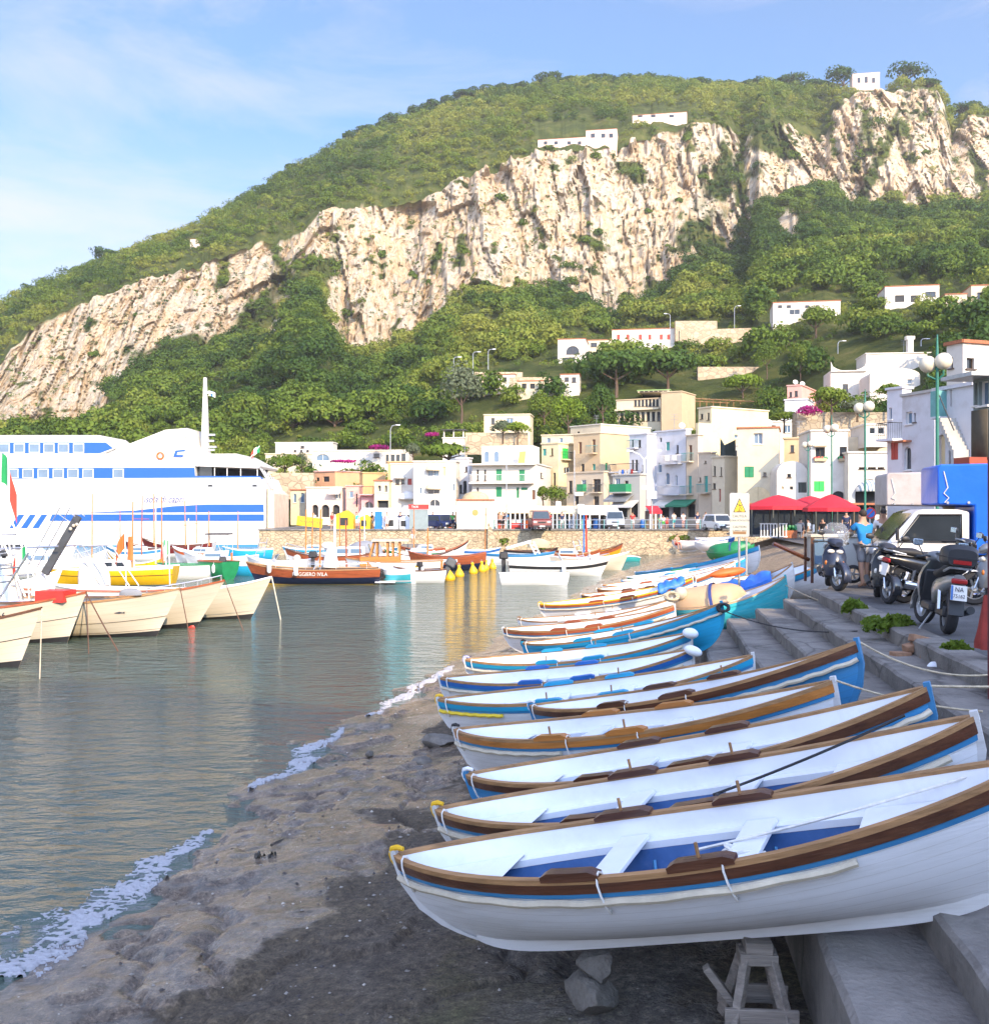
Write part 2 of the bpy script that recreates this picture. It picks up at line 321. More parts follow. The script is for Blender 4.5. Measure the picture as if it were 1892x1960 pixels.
# loose pebbles and chips lying on the slipway
pr_ = np.random.default_rng(5); npb = 2600; si = pr_.integers(10, 330, npb); ls_ = np.searchsorted(ll, lsh[si, 0] + .5 + 5.6 * pr_.random(npb) ** .8); ls_ = np.clip(ls_, 0, len(ll) - 2); ok_ = ll[ls_] < .95; si, ls_ = si[ok_], ls_[ok_]
c_ = Pg[si, ls_] + np.stack([pr_.normal(0, .02, len(si)), pr_.normal(0, .02, len(si)), np.zeros(len(si))], 1); r_ = (.006 + .022 * pr_.random(len(si)) ** 3)[:, None]
of = np.array([[1, 0, .2], [-.3, .9, .1], [-.8, -.5, .2], [.2, -.9, .1], [0, 0, .75], [.3, .2, -.4]]); V_ = c_[:, None] + (of[None] * (.7 + .6 * pr_.random((len(si), 6, 1)))) * r_[:, None]
fq_ = [(0, 1, 4), (1, 2, 4), (2, 3, 4), (3, 0, 4), (1, 0, 5), (2, 1, 5), (3, 2, 5), (0, 3, 5)]; me = bpy.data.meshes.new('pebbles'); me.from_pydata(V_.reshape(-1, 3).tolist(), [], [tuple(6 * i + k for k in f) for i in range(len(si)) for f in fq_])
for k, c in enumerate(((.22, .20, .17), (.06, .05, .045), (.42, .38, .32))): me.materials.append(mat('pebble_%s' % ('grey', 'dark', 'pale')[k], c, .7, var=.3, vs=3))
me.polygons.foreach_set('material_index', np.repeat(pr_.choice(3, len(si), p=[.5, .35, .15]), 8).astype(np.int32)); o = bpy.data.objects.new('pebbles', me); C.objects.link(o); tag(o, 'loose pebbles and stone chips scattered on the slipway', 'pebbles', kind='stuff')
# ================================================================== steps, street, quay
conc = mat('old_concrete', (.19, .175, .155), .9, var=.35, vs=1.6, bump=.9, bs=24, dirt=(.05, .045, .04, .8), ds=1.1, crack=.5)
asphalt = mat('worn_asphalt', (.085, .083, .082), .88, var=.3, vs=.9, bump=.5, bs=60, dirt=(.16, .15, .135, .6), ds=.8, crack=.5)
mb = MB()
nseg = 60; s0, s1 = -7.0, 23.8
for i, (L, z) in enumerate(STEPS):
    Lin = (STEPS[i - 1][0] if i else L + .35)
    zb = STEPS[i + 1][1] - .08 if i < len(STEPS) - 1 else -1.95
    rows = []
    for k in range(nseg + 1):
        s = s0 + (s1 - s0) * k / nseg; j = lambda a: (rnd.random() - .5) * a
        e = j(.03); f = j(.02)
        rows.append([sh(Lin + .06, s, z + (0 if i else .0)), sh(L + .035 + e, s, z + f * .4), sh(L + e, s, z - .03 + f), sh(L + .01 + e * .5, s, zb)])
    mb.sheet(rows)
    mb.add([rows[-1][0], rows[-1][1], rows[-1][2], rows[-1][3], sh(Lin + .06, s1, zb)], [(0, 1, 2, 3, 4)])
st = mb.build('steps', conc, smooth=25); st['kind'] = 'structure'
# street: from the kerb inland, on to the far promenade
mb = MB()
mb.add([sh(3.6, -14, -.01), sh(60, -14, -.01), sh(60, 97, -.01), sh(3.6 + 4.4, 97, -.01), sh(8.0, 30, -.01), sh(3.6, 23.8, -.01)], [(0, 1, 2, 3, 4, 5)])
mb.add([(-21, 98.6, -.012), (70, 98.6, -.012), (70, 150, -.012), (-21, 150, -.012)], [(0, 1, 2, 3)])
sr = mb.build('street', asphalt, smooth=0); sr['kind'] = 'structure'
def stone_material(name, c1, c2, mortar, sc):
    m = bpy.data.materials.new(name); m.use_nodes = True; N, Lk = m.node_tree.nodes, m.node_tree.links; b = N['Principled BSDF']; b.inputs['Roughness'].default_value = .9
    g = N.new('ShaderNodeNewGeometry'); v = N.new('ShaderNodeTexVoronoi'); v.feature = 'DISTANCE_TO_EDGE'; v.inputs['Scale'].default_value = sc
    v2 = N.new('ShaderNodeTexVoronoi'); v2.inputs['Scale'].default_value = sc
    mp = N.new('ShaderNodeMapping'); mp.inputs['Scale'].default_value = (1, 1, 1.5); Lk.new(g.outputs['Position'], mp.inputs[0]); Lk.new(mp.outputs[0], v.inputs['Vector']); Lk.new(mp.outputs[0], v2.inputs['Vector'])
    mx = N.new('ShaderNodeMix'); mx.data_type = 'RGBA'; mx.inputs[6].default_value = (*c1, 1); mx.inputs[7].default_value = (*c2, 1)
    sp = N.new('ShaderNodeSeparateColor'); Lk.new(v2.outputs['Color'], sp.inputs[0]); Lk.new(sp.outputs[0], mx.inputs[0])
    r = N.new('ShaderNodeMapRange'); r.inputs['From Max'].default_value = .07; Lk.new(v.outputs['Distance'], r.inputs['Value'])
    m2 = N.new('ShaderNodeMix'); m2.data_type = 'RGBA'; m2.inputs[6].default_value = (*mortar, 1); Lk.new(mx.outputs[2], m2.inputs[7]); Lk.new(r.outputs[0], m2.inputs[0])
    Lk.new(m2.outputs[2], b.inputs['Base Color']); bp = N.new('ShaderNodeBump'); bp.inputs['Strength'].default_value = .8; bp.inputs['Distance'].default_value = .05
    Lk.new(r.outputs[0], bp.inputs['Height']); Lk.new(bp.outputs[0], b.inputs['Normal']); return m
stone = stone_material('rubble_stone', (.50, .40, .26), (.36, .28, .18), (.20, .155, .10), 2.4)
mb = MB()
mb.box((11.5, 98.1, -1.5), (67, 1.0, 3.0)); mb.box((11.5, 98.05, .04), (67.2, 1.16, .13), 1); mb.box((-21.5, 121, -1.5), (1.0, 44.8, 3.0)); mb.box((-21.45, 121, .04), (1.1, 44.6, .13), 1)
mb.box((-70, 143.0, -1.5), (96, 1.0, 3.0))
tag(mb.build('quay_wall', [stone, conc], smooth=0), 'pale rubble stone quay wall along the far promenade behind the beach', 'wall')
# ================================================================== hill with its cliffs
DU = 3.3
SKY = [(-400, 700), (-200, 650), (0, 590), (50, 560), (100, 540), (150, 527), (200, 505), (250, 486), (300, 465), (350, 445), (400, 422), (450, 394), (500, 362), (550, 330), (600, 308), (650, 276), (700, 258), (750, 238), (800, 222), (850, 205), (900, 188), (950, 178), (1000, 172), (1050, 163), (1100, 160), (1200, 160), (1250, 158), (1300, 164), (1400, 172), (1450, 168), (1500, 168), (1550, 172), (1590, 172), (1620, 172), (1700, 172), (1750, 166), (1792, 176), (1806, 205), (1822, 262), (1836, 240), (1850, 226), (1900, 225), (2000, 240), (2300, 330)]
CT = [(-400, 800), (-100, 740), (0, 692), (30, 660), (60, 635), (110, 612), (150, 592), (200, 572), (250, 548), (290, 532), (330, 528), (380, 515), (395, 496), (440, 492), (490, 472), (550, 470), (590, 440), (610, 416), (650, 402), (700, 400), (750, 395), (800, 385), (840, 368), (900, 350), (950, 335), (1000, 312), (1040, 298), (1100, 290), (1150, 285), (1200, 280), (1250, 262), (1290, 252), (1340, 242), (1390, 240), (1425, 282), (1440, 250), (1460, 215), (1500, 240), (1540, 265), (1580, 262), (1592, 220), (1605, 195), (1640, 190), (1700, 180), (1750, 170), (1795, 180), (1808, 210), (1822, 266), (1836, 244), (1850, 230), (1900, 230), (2300, 340)]
CB = [(-400, 850), (0, 838), (140, 838), (180, 815), (200, 780), (212, 745), (250, 716), (300, 690), (350, 672), (430, 668), (500, 655), (545, 642), (556, 560), (600, 540), (618, 610), (640, 665), (660, 686), (700, 678), (740, 668), (800, 640), (840, 610), (870, 580), (900, 548), (950, 560), (1000, 562), (1050, 562), (1100, 568), (1130, 578), (1160, 602), (1180, 614), (1200, 598), (1240, 576), (1290, 550), (1320, 505), (1380, 492), (1440, 482), (1452, 410), (1500, 400), (1530, 372), (1600, 382), (1650, 410), (1740, 412), (1800, 400), (1892, 397), (2300, 430)]
K1Y = [(-400, 860), (450, 858), (560, 850), (800, 838), (900, 815), (1000, 790), (1100, 762), (1200, 742), (1400, 748), (1500, 740), (1600, 712), (1700, 690), (1892, 660), (2300, 650)]
K1D = [(-400, 215), (450, 205), (700, 185), (1000, 178), (1300, 190), (1600, 175), (1892, 150), (2300, 150)]
K0D = [(-400, 150), (500, 146), (560, 140), (1000, 142), (1300, 150), (1500, 132), (1700, 95), (1892, 75), (2300, 70)]
DCB = [(-400, 330), (0, 330), (300, 345), (600, 360), (900, 375), (1200, 380), (1450, 400), (1600, 430), (1892, 440), (2300, 440)]
DSK = [(-400, 450), (0, 470), (300, 520), (700, 590), (1100, 620), (1450, 600), (1570, 560), (1620, 510), (1800, 505), (1822, 560), (1900, 545), (2300, 560)]
us = np.arange(-260, 2160, DU); nu = len(us)
I = lambda tab: np.interp(us, [a for a, b in tab], [b for a, b in tab])
jig = (fbm(us * .05, us * 0, 4, 5) - .5) * 34
sky_y, ct, cb = I(SKY), I(CT) + jig * .6, I(CB) + (fbm(us * .06, us * 0, 4, 8) - .5) * 26
ct = np.maximum(ct, sky_y + 3)
k1y, k1d, k0d, dcb, dsk = I(K1Y), I(K1D), I(K0D), I(DCB), I(DSK)
knots = [(k0d, np.interp(us, [-400, 2300], [1, 1]) * 0 + (980 + 1.9 * F / k0d)), (k1d, k1y), (dcb, cb), (dcb + 42, ct), (dsk, sky_y), (dsk + 160, sky_y + 60)]
nrow = [26, 64, 190, 70, 8]
Pd, Pz, Py, Tt = [], [], [], []
for k in range(5):
    (d0, y0), (d1, y1) = knots[k], knots[k + 1]
    z0, z1 = H + (CY - y0) / F * d0, H + (CY - y1) / F * d1
    for i in range(nrow[k] + (1 if k == 4 else 0)):
        t = i / nrow[k]; tz = t
        if k == 3: tz = t ** .82                                    # rounded brow
        Pd.append(d0 + (d1 - d0) * t); Pz.append(z0 + (z1 - z0) * tz); Tt.append(np.full(nu, k + t))
Pd, Pz, Tt = np.array(Pd), np.array(Pz), np.array(Tt)
Xd = np.broadcast_to((us - CX) / F, Pd.shape)
X0 = Xd * Pd
cl = np.clip(1 - np.abs(Tt - 2.5) * 2 + .35, 0, .35) / .35           # 1 over the cliff band
cl = np.where((Tt > 2) & (Tt < 3), cl, 0)
# buttresses, flutes and ledges of the rock face
rel = (fbm(X0 / 34, Pz / 120, 3, 31) - .5) * 30 + (1 - np.abs(fbm(X0 / 11, Pz / 52, 4, 41) - .5) * 4) * 5.5 + (fbm(X0 / 3.4, Pz / 11, 4, 51) - .5) * 6.0 + (fbm(X0 / 1.5, Pz / 2.4, 3, 61) - .5) * 3.2 - 5.5 * np.exp(-(np.abs(fbm(X0 / 9 + .05 * Pz / 9, Pz / 60, 4, 45) - .5) / .012) ** 1.0) - 3.0 * np.exp(-(np.abs(fbm(X0 / 5, Pz / 22, 4, 47) - .5) / .010)) + 2.2 * np.abs(((Pz + 14 * fbm(X0 / 30, Pz / 30, 2, 49)) / 13) % 1 - .5)
soft = (fbm(X0 / 40, Pd / 40, 4, 71) - .5) * 10 * np.clip((Tt - .6), 0, 1) * np.clip(4 - Tt, 0, 1)
def facets(sx, sz, seed, tilt):                                   # angular blocks: each cell a plane of its own
    gx, gz_ = X0 / sx, Pz / sz; ix, iz = np.floor(gx), np.floor(gz_); bd = np.full(gx.shape, 9.0); bv = np.zeros(gx.shape)
    for a in (-1, 0, 1):
        for c in (-1, 0, 1):
            qx, qz = ix + a, iz + c; h1, h2, h3, h4, h5 = [vnoise(qx, qz, seed + k) for k in range(5)]
            dx, dz = gx - qx - h1, gz_ - qz - h2; dd = dx * dx + dz * dz; m_ = dd < bd; bd = np.where(m_, dd, bd); bv = np.where(m_, (h3 - .5) + tilt * ((h4 - .5) * dx + (h5 - .7) * dz), bv)
    return bv
rel = rel * .62 + facets(12, 46, 201, 1.2) * 6.5 + facets(5, 17, 301, 1.2) * 3.0 + facets(2.1, 5.5, 401, 1.1) * 1.0
Pd2 = Pd - rel * cl
Pz2 = Pz + soft * (1 - cl) * .6
X2 = Xd * Pd2
Pimg = CY - (Pz2 - H) / Pd2 * F
rock = cl.copy()
rock *= 1 - np.clip((fbm(X0 / 20, Pz / 26, 4, 81) - .665) / .05, 0, 1)
rock *= 1 - np.clip((fbm(X0 / 6, Pz / 5, 3, 87) - .73) / .04, 0, 1)
U = np.broadcast_to(us, Pd.shape)
def gully(u0, w0, y0, u1, w1, y1, amp=12):                          # overgrown gullies cutting the rock
    t = np.clip((Pimg - y0) / (y1 - y0), 0, 1); c = u0 + (u1 - u0) * t; w = w0 + (w1 - w0) * t
    n = (fbm(U / 18, Pimg / 18, 3, 91) - .5) * amp * 2
    return np.where((Pimg > y0 - 6) & (Pimg < y1 + 6), np.clip((w - np.abs(U - c) + n) / 6, 0, 1), 0)
for g in [(642, 8, 480, 560, 24, 640), (600, 40, 500, 575, 34, 660), (520, 12, 470, 560, 18, 545), (1418, 9, 280, 1416, 15, 385), (1425, 10, 400, 1412, 16, 480), (1725, 9, 200, 1650, 13, 380), (1588, 5, 200, 1600, 5, 390), (885, 10, 455, 880, 12, 505), (1120, 20, 455, 1145, 12, 475), (1200, 26, 315, 1220, 20, 345), (1470, 18, 400, 1445, 14, 490), (1860, 8, 290, 1890, 20, 370), (430, 12, 490, 425, 16, 545), (840, 10, 470, 830, 7, 520), (1322, 10, 245, 1318, 10, 285), (1655, 9, 215, 1665, 12, 290)]:
    rock *= 1 - gully(*g)
patch = np.clip((20 - np.hypot((U - 1508) * .9, (Pimg - 430) * .62)) / 6, 0, 1); rock = np.maximum(rock, patch * .95)
for px, py, w, h in [(1010, 335, 40, 12), (700, 405, 30, 8), (190, 790, 30, 20), (285, 690, 20, 16), (1230, 690, 70, 7)]:
    rock = np.maximum(rock, .9 * np.clip((1 - np.hypot((U - px) / w, (Pimg - py) / h) + (fbm(U / 9, Pimg / 9, 3, 99) - .5) * 1.2) * 4, 0, 1))
Pt = np.stack([X2, Pd2, Pz2], -1)
def hill_material():
    m = bpy.data.materials.new('limestone_and_scrub'); m.use_nodes = True; N, Lk = m.node_tree.nodes, m.node_tree.links
    b = N['Principled BSDF']; b.inputs['Roughness'].default_value = .95; b.inputs['Specular IOR Level'].default_value = .15
    g = N.new('ShaderNodeNewGeometry'); at = N.new('ShaderNodeAttribute'); at.attribute_name = 'rock'
    def noise(sc, scale, det, rough=.65, dis=0):
        mp = N.new('ShaderNodeMapping'); mp.inputs['Scale'].default_value = sc; n = N.new('ShaderNodeTexNoise'); n.inputs['Scale'].default_value = scale; n.inputs['Detail'].default_value = det; n.inputs['Roughness'].default_value = rough; n.inputs['Distortion'].default_value = dis
        Lk.new(g.outputs['Position'], mp.inputs[0]); Lk.new(mp.outputs[0], n.inputs['Vector']); return n.outputs['Fac']
    def ramp(f, st):
        r = N.new('ShaderNodeValToRGB'); e = r.color_ramp.elements
        while len(e) < len(st): e.new(.5)
        for q, (p, c) in zip(e, st): q.position = p; q.color = (*c, 1)
        Lk.new(f, r.inputs['Fac']); return r.outputs['Color']
    streak = noise((1, 1, .16), .16, 8, .7, .4); grain = noise((1, 1, .55), .9, 7, .75)
    rk = ramp(streak, [(.26, (.40, .35, .29)), (.38, (.64, .56, .44)), (.47, (.72, .64, .50)), (.56, (.67, .49, .29)), (.62, (.71, .63, .49)), (.70, (.54, .49, .41)), (.80, (.69, .61, .47))])
    gr = ramp(grain, [(.30, (.30, .28, .26)), (.40, (.75, .73, .71)), (.52, (1.05, 1.03, 1.0)), (.7, (1.25, 1.2, 1.12))])
    mu = N.new('ShaderNodeMix'); mu.data_type = 'RGBA'; mu.blend_type = 'MULTIPLY'; mu.inputs[0].default_value = 1; Lk.new(rk, mu.inputs[6]); Lk.new(gr, mu.inputs[7])
    vg = ramp(noise((1, 1, 1), .12, 8), [(.3, (.045, .062, .016)), (.5, (.085, .112, .025)), (.62, (.15, .16, .04)), (.74, (.26, .20, .09))])
    mx = N.new('ShaderNodeMix'); mx.data_type = 'RGBA'; Lk.new(at.outputs['Fac'], mx.inputs[0]); Lk.new(vg, mx.inputs[6]); Lk.new(mu.outputs[2], mx.inputs[7])
    Lk.new(mx.outputs[2], b.inputs['Base Color'])
    bp = N.new('ShaderNodeBump'); bp.inputs['Strength'].default_value = 1.0; bp.inputs['Distance'].default_value = 2.4; Lk.new(grain, bp.inputs['Height']); Lk.new(bp.outputs[0], b.inputs['Normal'])
    return m
hl_ = grid_object('hills', Pt, hill_material(), {'rock': rock}); hl_.data.polygons.foreach_set('use_smooth', np.zeros(len(hl_.data.polygons), bool))
# ================================================================== woods
def leaf_material(name, c1, c2, c3):
    m = bpy.data.materials.new(name); m.use_nodes = True; N, Lk = m.node_tree.nodes, m.node_tree.links
    b = N['Principled BSDF']; b.inputs['Roughness'].default_value = .75; b.inputs['Specular IOR Level'].default_value = .25
    at = N.new('ShaderNodeAttribute'); at.attribute_name = 'tint'
    r = N.new('ShaderNodeValToRGB'); e = r.color_ramp.elements; e.new(.5)
    for q, (p, c) in zip(e, [(0, c1), (.5, c2), (1, c3)]): q.position = p; q.color = (*c, 1)
    Lk.new(at.outputs['Fac'], r.inputs['Fac']); Lk.new(r.outputs['Color'], b.inputs['Base Color'])
    tl = N.new('ShaderNodeBsdfTranslucent'); ms = N.new('ShaderNodeMixShader'); ms.inputs[0].default_value = .32; Lk.new(r.outputs['Color'], tl.inputs['Color']); Lk.new(b.outputs[0], ms.inputs[1]); Lk.new(tl.outputs[0], ms.inputs[2]); Lk.new(ms.outputs[0], N['Material Output'].inputs['Surface'])
    return m
LEAF = leaf_material('broad_leaves', (.036, .080, .012), (.125, .188, .020), (.245, .262, .042))
PINE = leaf_material('pine_needles', (.026, .066, .014), (.064, .120, .018), (.130, .170, .026))
rng = np.random.default_rng(11)
def leaf_cloud(cen, rad, lobes, size, tint, seed=None, tvar=.16):
    """cen (n,3), rad (n,3): crowns; returns quads and a tint per quad. lobes: sub-masses per crown, each dressed in leaf clumps."""
    n = len(cen); r = rng
    d = r.normal(size=(n, lobes, 3)); d /= np.linalg.norm(d, axis=2, keepdims=True); d[..., 2] = np.abs(d[..., 2]) * .9 - .18
    lc = cen[:, None] + d * rad[:, None] * (.42 + .30 * r.random((n, lobes, 1)))
    lr = rad[:, None] * (.40 + .24 * r.random((n, lobes, 1)))
    lt = tint[:, None] + (r.random((n, lobes)) - .5) * tvar
    return lc.reshape(-1, 3), lr.reshape(-1, 3), lt.reshape(-1)
def quads_on(lc, lr, lt, per, size, flat=.35):
    n = len(lc); r = rng
    d = r.normal(size=(n, per, 3)); d /= np.linalg.norm(d, axis=2, keepdims=True); d[..., 2] = np.where(d[..., 2] < -.35, -d[..., 2], d[..., 2])
    p = lc[:, None] + d * lr[:, None] * (.80 + .28 * r.random((n, per, 1)))
    nn = d + r.normal(size=d.shape) * flat; nn /= np.linalg.norm(nn, axis=2, keepdims=True)
    a = np.cross(nn, r.normal(size=d.shape)); a /= np.linalg.norm(a, axis=2, keepdims=True); b = np.cross(nn, a)
    s = (size[:, None, None] if np.ndim(size) else size) * (.55 + .9 * r.random((n, per, 1)))
    bend = nn * s * .35
    q = np.stack([p - a * s - bend * .6, p - b * s * .62, p + a * s - bend * .6, p + b * s * .62 + bend * .3], 2)
    t = lt[:, None] + (r.random((n, per)) - .5) * .22
    return q.reshape(-1, 4, 3), np.clip(t.reshape(-1), 0, 1)
def quad_object(name, Q, T, m, parent=None):
    me = bpy.data.meshes.new(name); n = len(Q)
    me.vertices.add(n * 4); me.vertices.foreach_set('co', Q.reshape(-1).astype(np.float32)); me.loops.add(n * 4); me.polygons.add(n)
    me.loops.foreach_set('vertex_index', np.arange(n * 4, dtype=np.int32)); me.polygons.foreach_set('loop_start', np.arange(0, n * 4, 4, dtype=np.int32))
    me.materials.append(m); me.update(calc_edges=True)
    at = me.attributes.new('tint', 'FLOAT', 'FACE'); at.data.foreach_set('value', T.astype(np.float32))
    o = bpy.data.objects.new(name, me); C.objects.link(o)
    if parent: o.parent = parent
    return o
nr_, nc_ = Pt.shape[:2]
def scatter(n, tmin, tmax, rockmax=.35, rockmin=-1, umin=-120, umax=2010):
    r = rng; out = np.zeros((0, 3)); tt = []
    A = np.linalg.norm(np.cross(Pt[1:, :-1] - Pt[:-1, :-1], Pt[:-1, 1:] - Pt[:-1, :-1]), axis=2)
    ok = (Tt[:-1, :-1] >= tmin) & (Tt[:-1, :-1] < tmax) & (rock[:-1, :-1] <= rockmax) & (rock[:-1, :-1] > rockmin) & (U[:-1, :-1] > umin) & (U[:-1, :-1] < umax)
    w = (A * ok).reshape(-1); w /= w.sum(); idx = r.choice(len(w), n, p=w); i, j = idx // (nc_ - 1), idx % (nc_ - 1)
    a, b = r.random((n, 1)), r.random((n, 1))
    p = Pt[i, j] * (1 - a) * (1 - b) + Pt[i + 1, j] * a * (1 - b) + Pt[i, j + 1] * (1 - a) * b + Pt[i + 1, j + 1] * a * b
    return p
def clear_of(p, boxes):
    px = CX + p[:, 0] / p[:, 1] * F; py = CY - (p[:, 2] - H) / p[:, 1] * F; k = np.ones(len(p), bool)
    for x0, x1, y0, y1 in boxes: k &= ~((px > x0) & (px < x1) & (py > y0) & (py < y1))
    return p[k]
CLEAR = [(1165, 1305, 622, 690), (1060, 1175, 640, 712), (1470, 1625, 565, 640), (1685, 1815, 535, 612), (1775, 1905, 540, 612), (1020, 1190, 236, 306), (1200, 1320, 205, 246), (1622, 1700, 120, 185), (1290, 1490, 690, 750), (900, 1115, 695, 762), (880, 1070, 785, 830), (500, 900, 835, 860), (1285, 1480, 612, 668), (360, 386, 450, 475)]
Qs, Ts = [], []
def forest(n, tmin, tmax, r0, r1, lobes, per, size, tb=.45, ts=.5, rockmax=.35, rockmin=-1, hz=(.75, 1.1), zoff=.45, clear=True, **k):
    p = clear_of(scatter(n, tmin, tmax, rockmax, rockmin, **k), (CLEAR if clear else []) + [(1575, 1800, 655, 800), (1490, 1600, 728, 800), (1170, 1465, 738, 830), (500, 1100, 862, 920)]); n = len(p)
    rr = r0 + (r1 - r0) * rng.random(n) ** 1.6
    rad = np.stack([rr, rr, rr * (hz[0] + (hz[1] - hz[0]) * rng.random(n))], 1)
    big = fbm(p[:, 0] / 30, p[:, 1] / 30, 3, 13)
    tint = np.clip(tb + (big - .5) * 1.8 + (rng.random(n) - .5) * ts, .02, .98)
    cen = p.copy(); cen[:, 2] += rad[:, 2] * zoff
    lc, lr, lt = leaf_cloud(cen, rad, lobes, size, tint)
    q, t = quads_on(lc, lr, lt, per, np.repeat(np.clip(rr * .095, size * .55, size * 1.3), lobes)); Qs.append(q); Ts.append(t)
forest(2300, .8, 2.03, 2.3, 4.8, 10, 54, .38, tb=.40)                    # belt below the cliffs
forest(3000, .18, .85, 1.0, 2.9, 6, 40, .22, tb=.55, clear=False)
forest(3400, .25, 2.03, .7, 2.0, 4, 28, .25, tb=.55, clear=False)                     # its undergrowth
forest(2300, 2.99, 4.03, 1.9, 4.4, 6, 34, .55, tb=.56, ts=.5)           # slopes above them
forest(5200, 2.97, 4.05, .8, 2.1, 3, 18, .42, tb=.62, ts=.6)
forest(380, 2.03, 2.97, 1.2, 2.6, 5, 30, .42, tb=.3, rockmax=.15)       # gullies
forest(1300, 2.04, 2.97, .6, 2.1, 3, 18, .34, tb=.10, ts=.3, rockmax=1.1, rockmin=.3, zoff=0)
wd = quad_object('woods', np.concatenate(Qs), np.concatenate(Ts), LEAF)
tag(wd, 'dense green woods and scrub covering the hillside above and below the cliffs', 'woods', kind='stuff')
print('leaf quads', sum(len(q) for q in Qs))
# ================================================================== boats
whitep = mat('white_boat_paint', (.74, .75, .76), .42, var=.05, vs=1.2, bump=.12, bs=9, streak=(.5, 1, 6), dirt=(.50, .50, .47, .5), ds=2.2, plank=10)
whitei = mat('white_inner_paint', (.80, .82, .84), .40, var=.04, vs=2, bump=.05, bs=12, dirt=(.6, .6, .58, .35), ds=3)
creamp = mat('cream_boat_paint', (.58, .52, .42), .42, var=.07, vs=1.0, bump=.08, bs=6, streak=(.4, 1, 5), dirt=(.52, .44, .32, .5), ds=1.4, plank=10)
bluep = mat('mid_blue_paint', (.045, .25, .52), .42, var=.12, vs=2, bump=.12, bs=9, streak=(.5, 1, 6), dirt=(.10, .22, .32, .4), ds=2, plank=10)
azure = mat('azure_paint', (.02, .36, .62), .42, var=.10, vs=2, bump=.12, bs=9, streak=(.5, 1, 6), plank=10)
cyanp = mat('turquoise_paint', (.05, .55, .66), .42, var=.10, vs=2, bump=.2, bs=8, streak=(.4, 1, 7), dirt=(.5, .62, .62, .35), ds=4, plank=10)
deepblue = mat('deep_blue_paint', (.012, .07, .26), .42, var=.2, vs=2)
royal = mat('royal_blue_paint', (.02, .13, .42), .42, var=.15, vs=2)
brownw = mat('varnished_dark_wood', (.085, .030, .014), .38, var=.45, vs=3, bump=.25, bs=16, streak=(.25, 3, 5), dirt=(.20, .09, .04, .5), ds=2, coat=.2)
redw = mat('red_brown_wood', (.30, .075, .026), .35, var=.35, vs=3, bump=.2, bs=16, streak=(.25, 3, 5), coat=.3)
orangew = mat('orange_brown_wood', (.44, .17, .035), .4, var=.3, vs=3, bump=.2, bs=16, streak=(.25, 3, 5), coat=.2)
tanw = mat('bare_tan_wood', (.33, .18, .075), .6, var=.4, vs=4, bump=.3, bs=18, streak=(.3, 3, 5))
greyw = mat('weathered_grey_wood', (.22, .19, .16), .9, var=.4, vs=4, bump=.6, bs=20, streak=(.3, 3, 5))
ropem = mat('hemp_rope', (.50, .42, .29), .9, var=.3, vs=20, bump=.5, bs=120)
ropew = mat('white_rope', (.70, .68, .63), .9, var=.15, vs=20)
roped = mat('black_rope', (.03, .03, .032), .8, var=.3, vs=20)
foamt = mat('beige_pipe_foam', (.56, .50, .38), .7, var=.15, vs=5, dirt=(.35, .3, .22, .5), ds=3)
yellowp = mat('yellow_paint', (.72, .42, .008), .45, var=.1, vs=3)
greenp = mat('green_paint', (.012, .20, .07), .45, var=.15, vs=3)
redp = mat('red_paint', (.50, .03, .02), .45, var=.12, vs=3)
navy = mat('navy_paint', (.012, .018, .05), .35, var=.2, vs=3)
blackp = mat('black_rubber', (.018, .018, .02), .55, var=.3, vs=6)
steel = mat('steel_tube', (.60, .60, .60), .28, metal=.9, var=.08, vs=5)
galv = mat('galvanised_steel', (.42, .43, .43), .45, metal=.7, var=.15, vs=6)
lilac = mat('lilac_wrap', (.34, .36, .62), .8, var=.15, vs=8)
glassd = mat('dark_glass', (.025, .032, .040), .08, var=.2, vs=1.5)
glassb = mat('blue_grey_glass', (.12, .19, .27), .08, var=.15, vs=1)
canvasw = mat('white_canvas', (.72, .69, .62), .85, var=.06, vs=3, bump=.3, bs=8)
beige = mat('beige_cover', (.55, .37, .21), .6, var=.06, vs=2, bump=.15, bs=5)
tarpb = mat('blue_tarpaulin', (.03, .17, .62), .5, var=.12, vs=3, bump=.6, bs=6)
tarpd = mat('dark_blue_cloth', (.025, .05, .20), .8, var=.15, vs=4, bump=.4, bs=8)
orangec = mat('orange_plastic', (.70, .13, .02), .5, var=.1)
inkm = mat('dark_lettering', (.03, .035, .05), .6); inkb = mat('blue_lettering', (.04, .12, .32), .6); inkw = mat('white_lettering', (.8, .78, .74), .6); inkr = mat('red_lettering', (.5, .03, .03), .6)
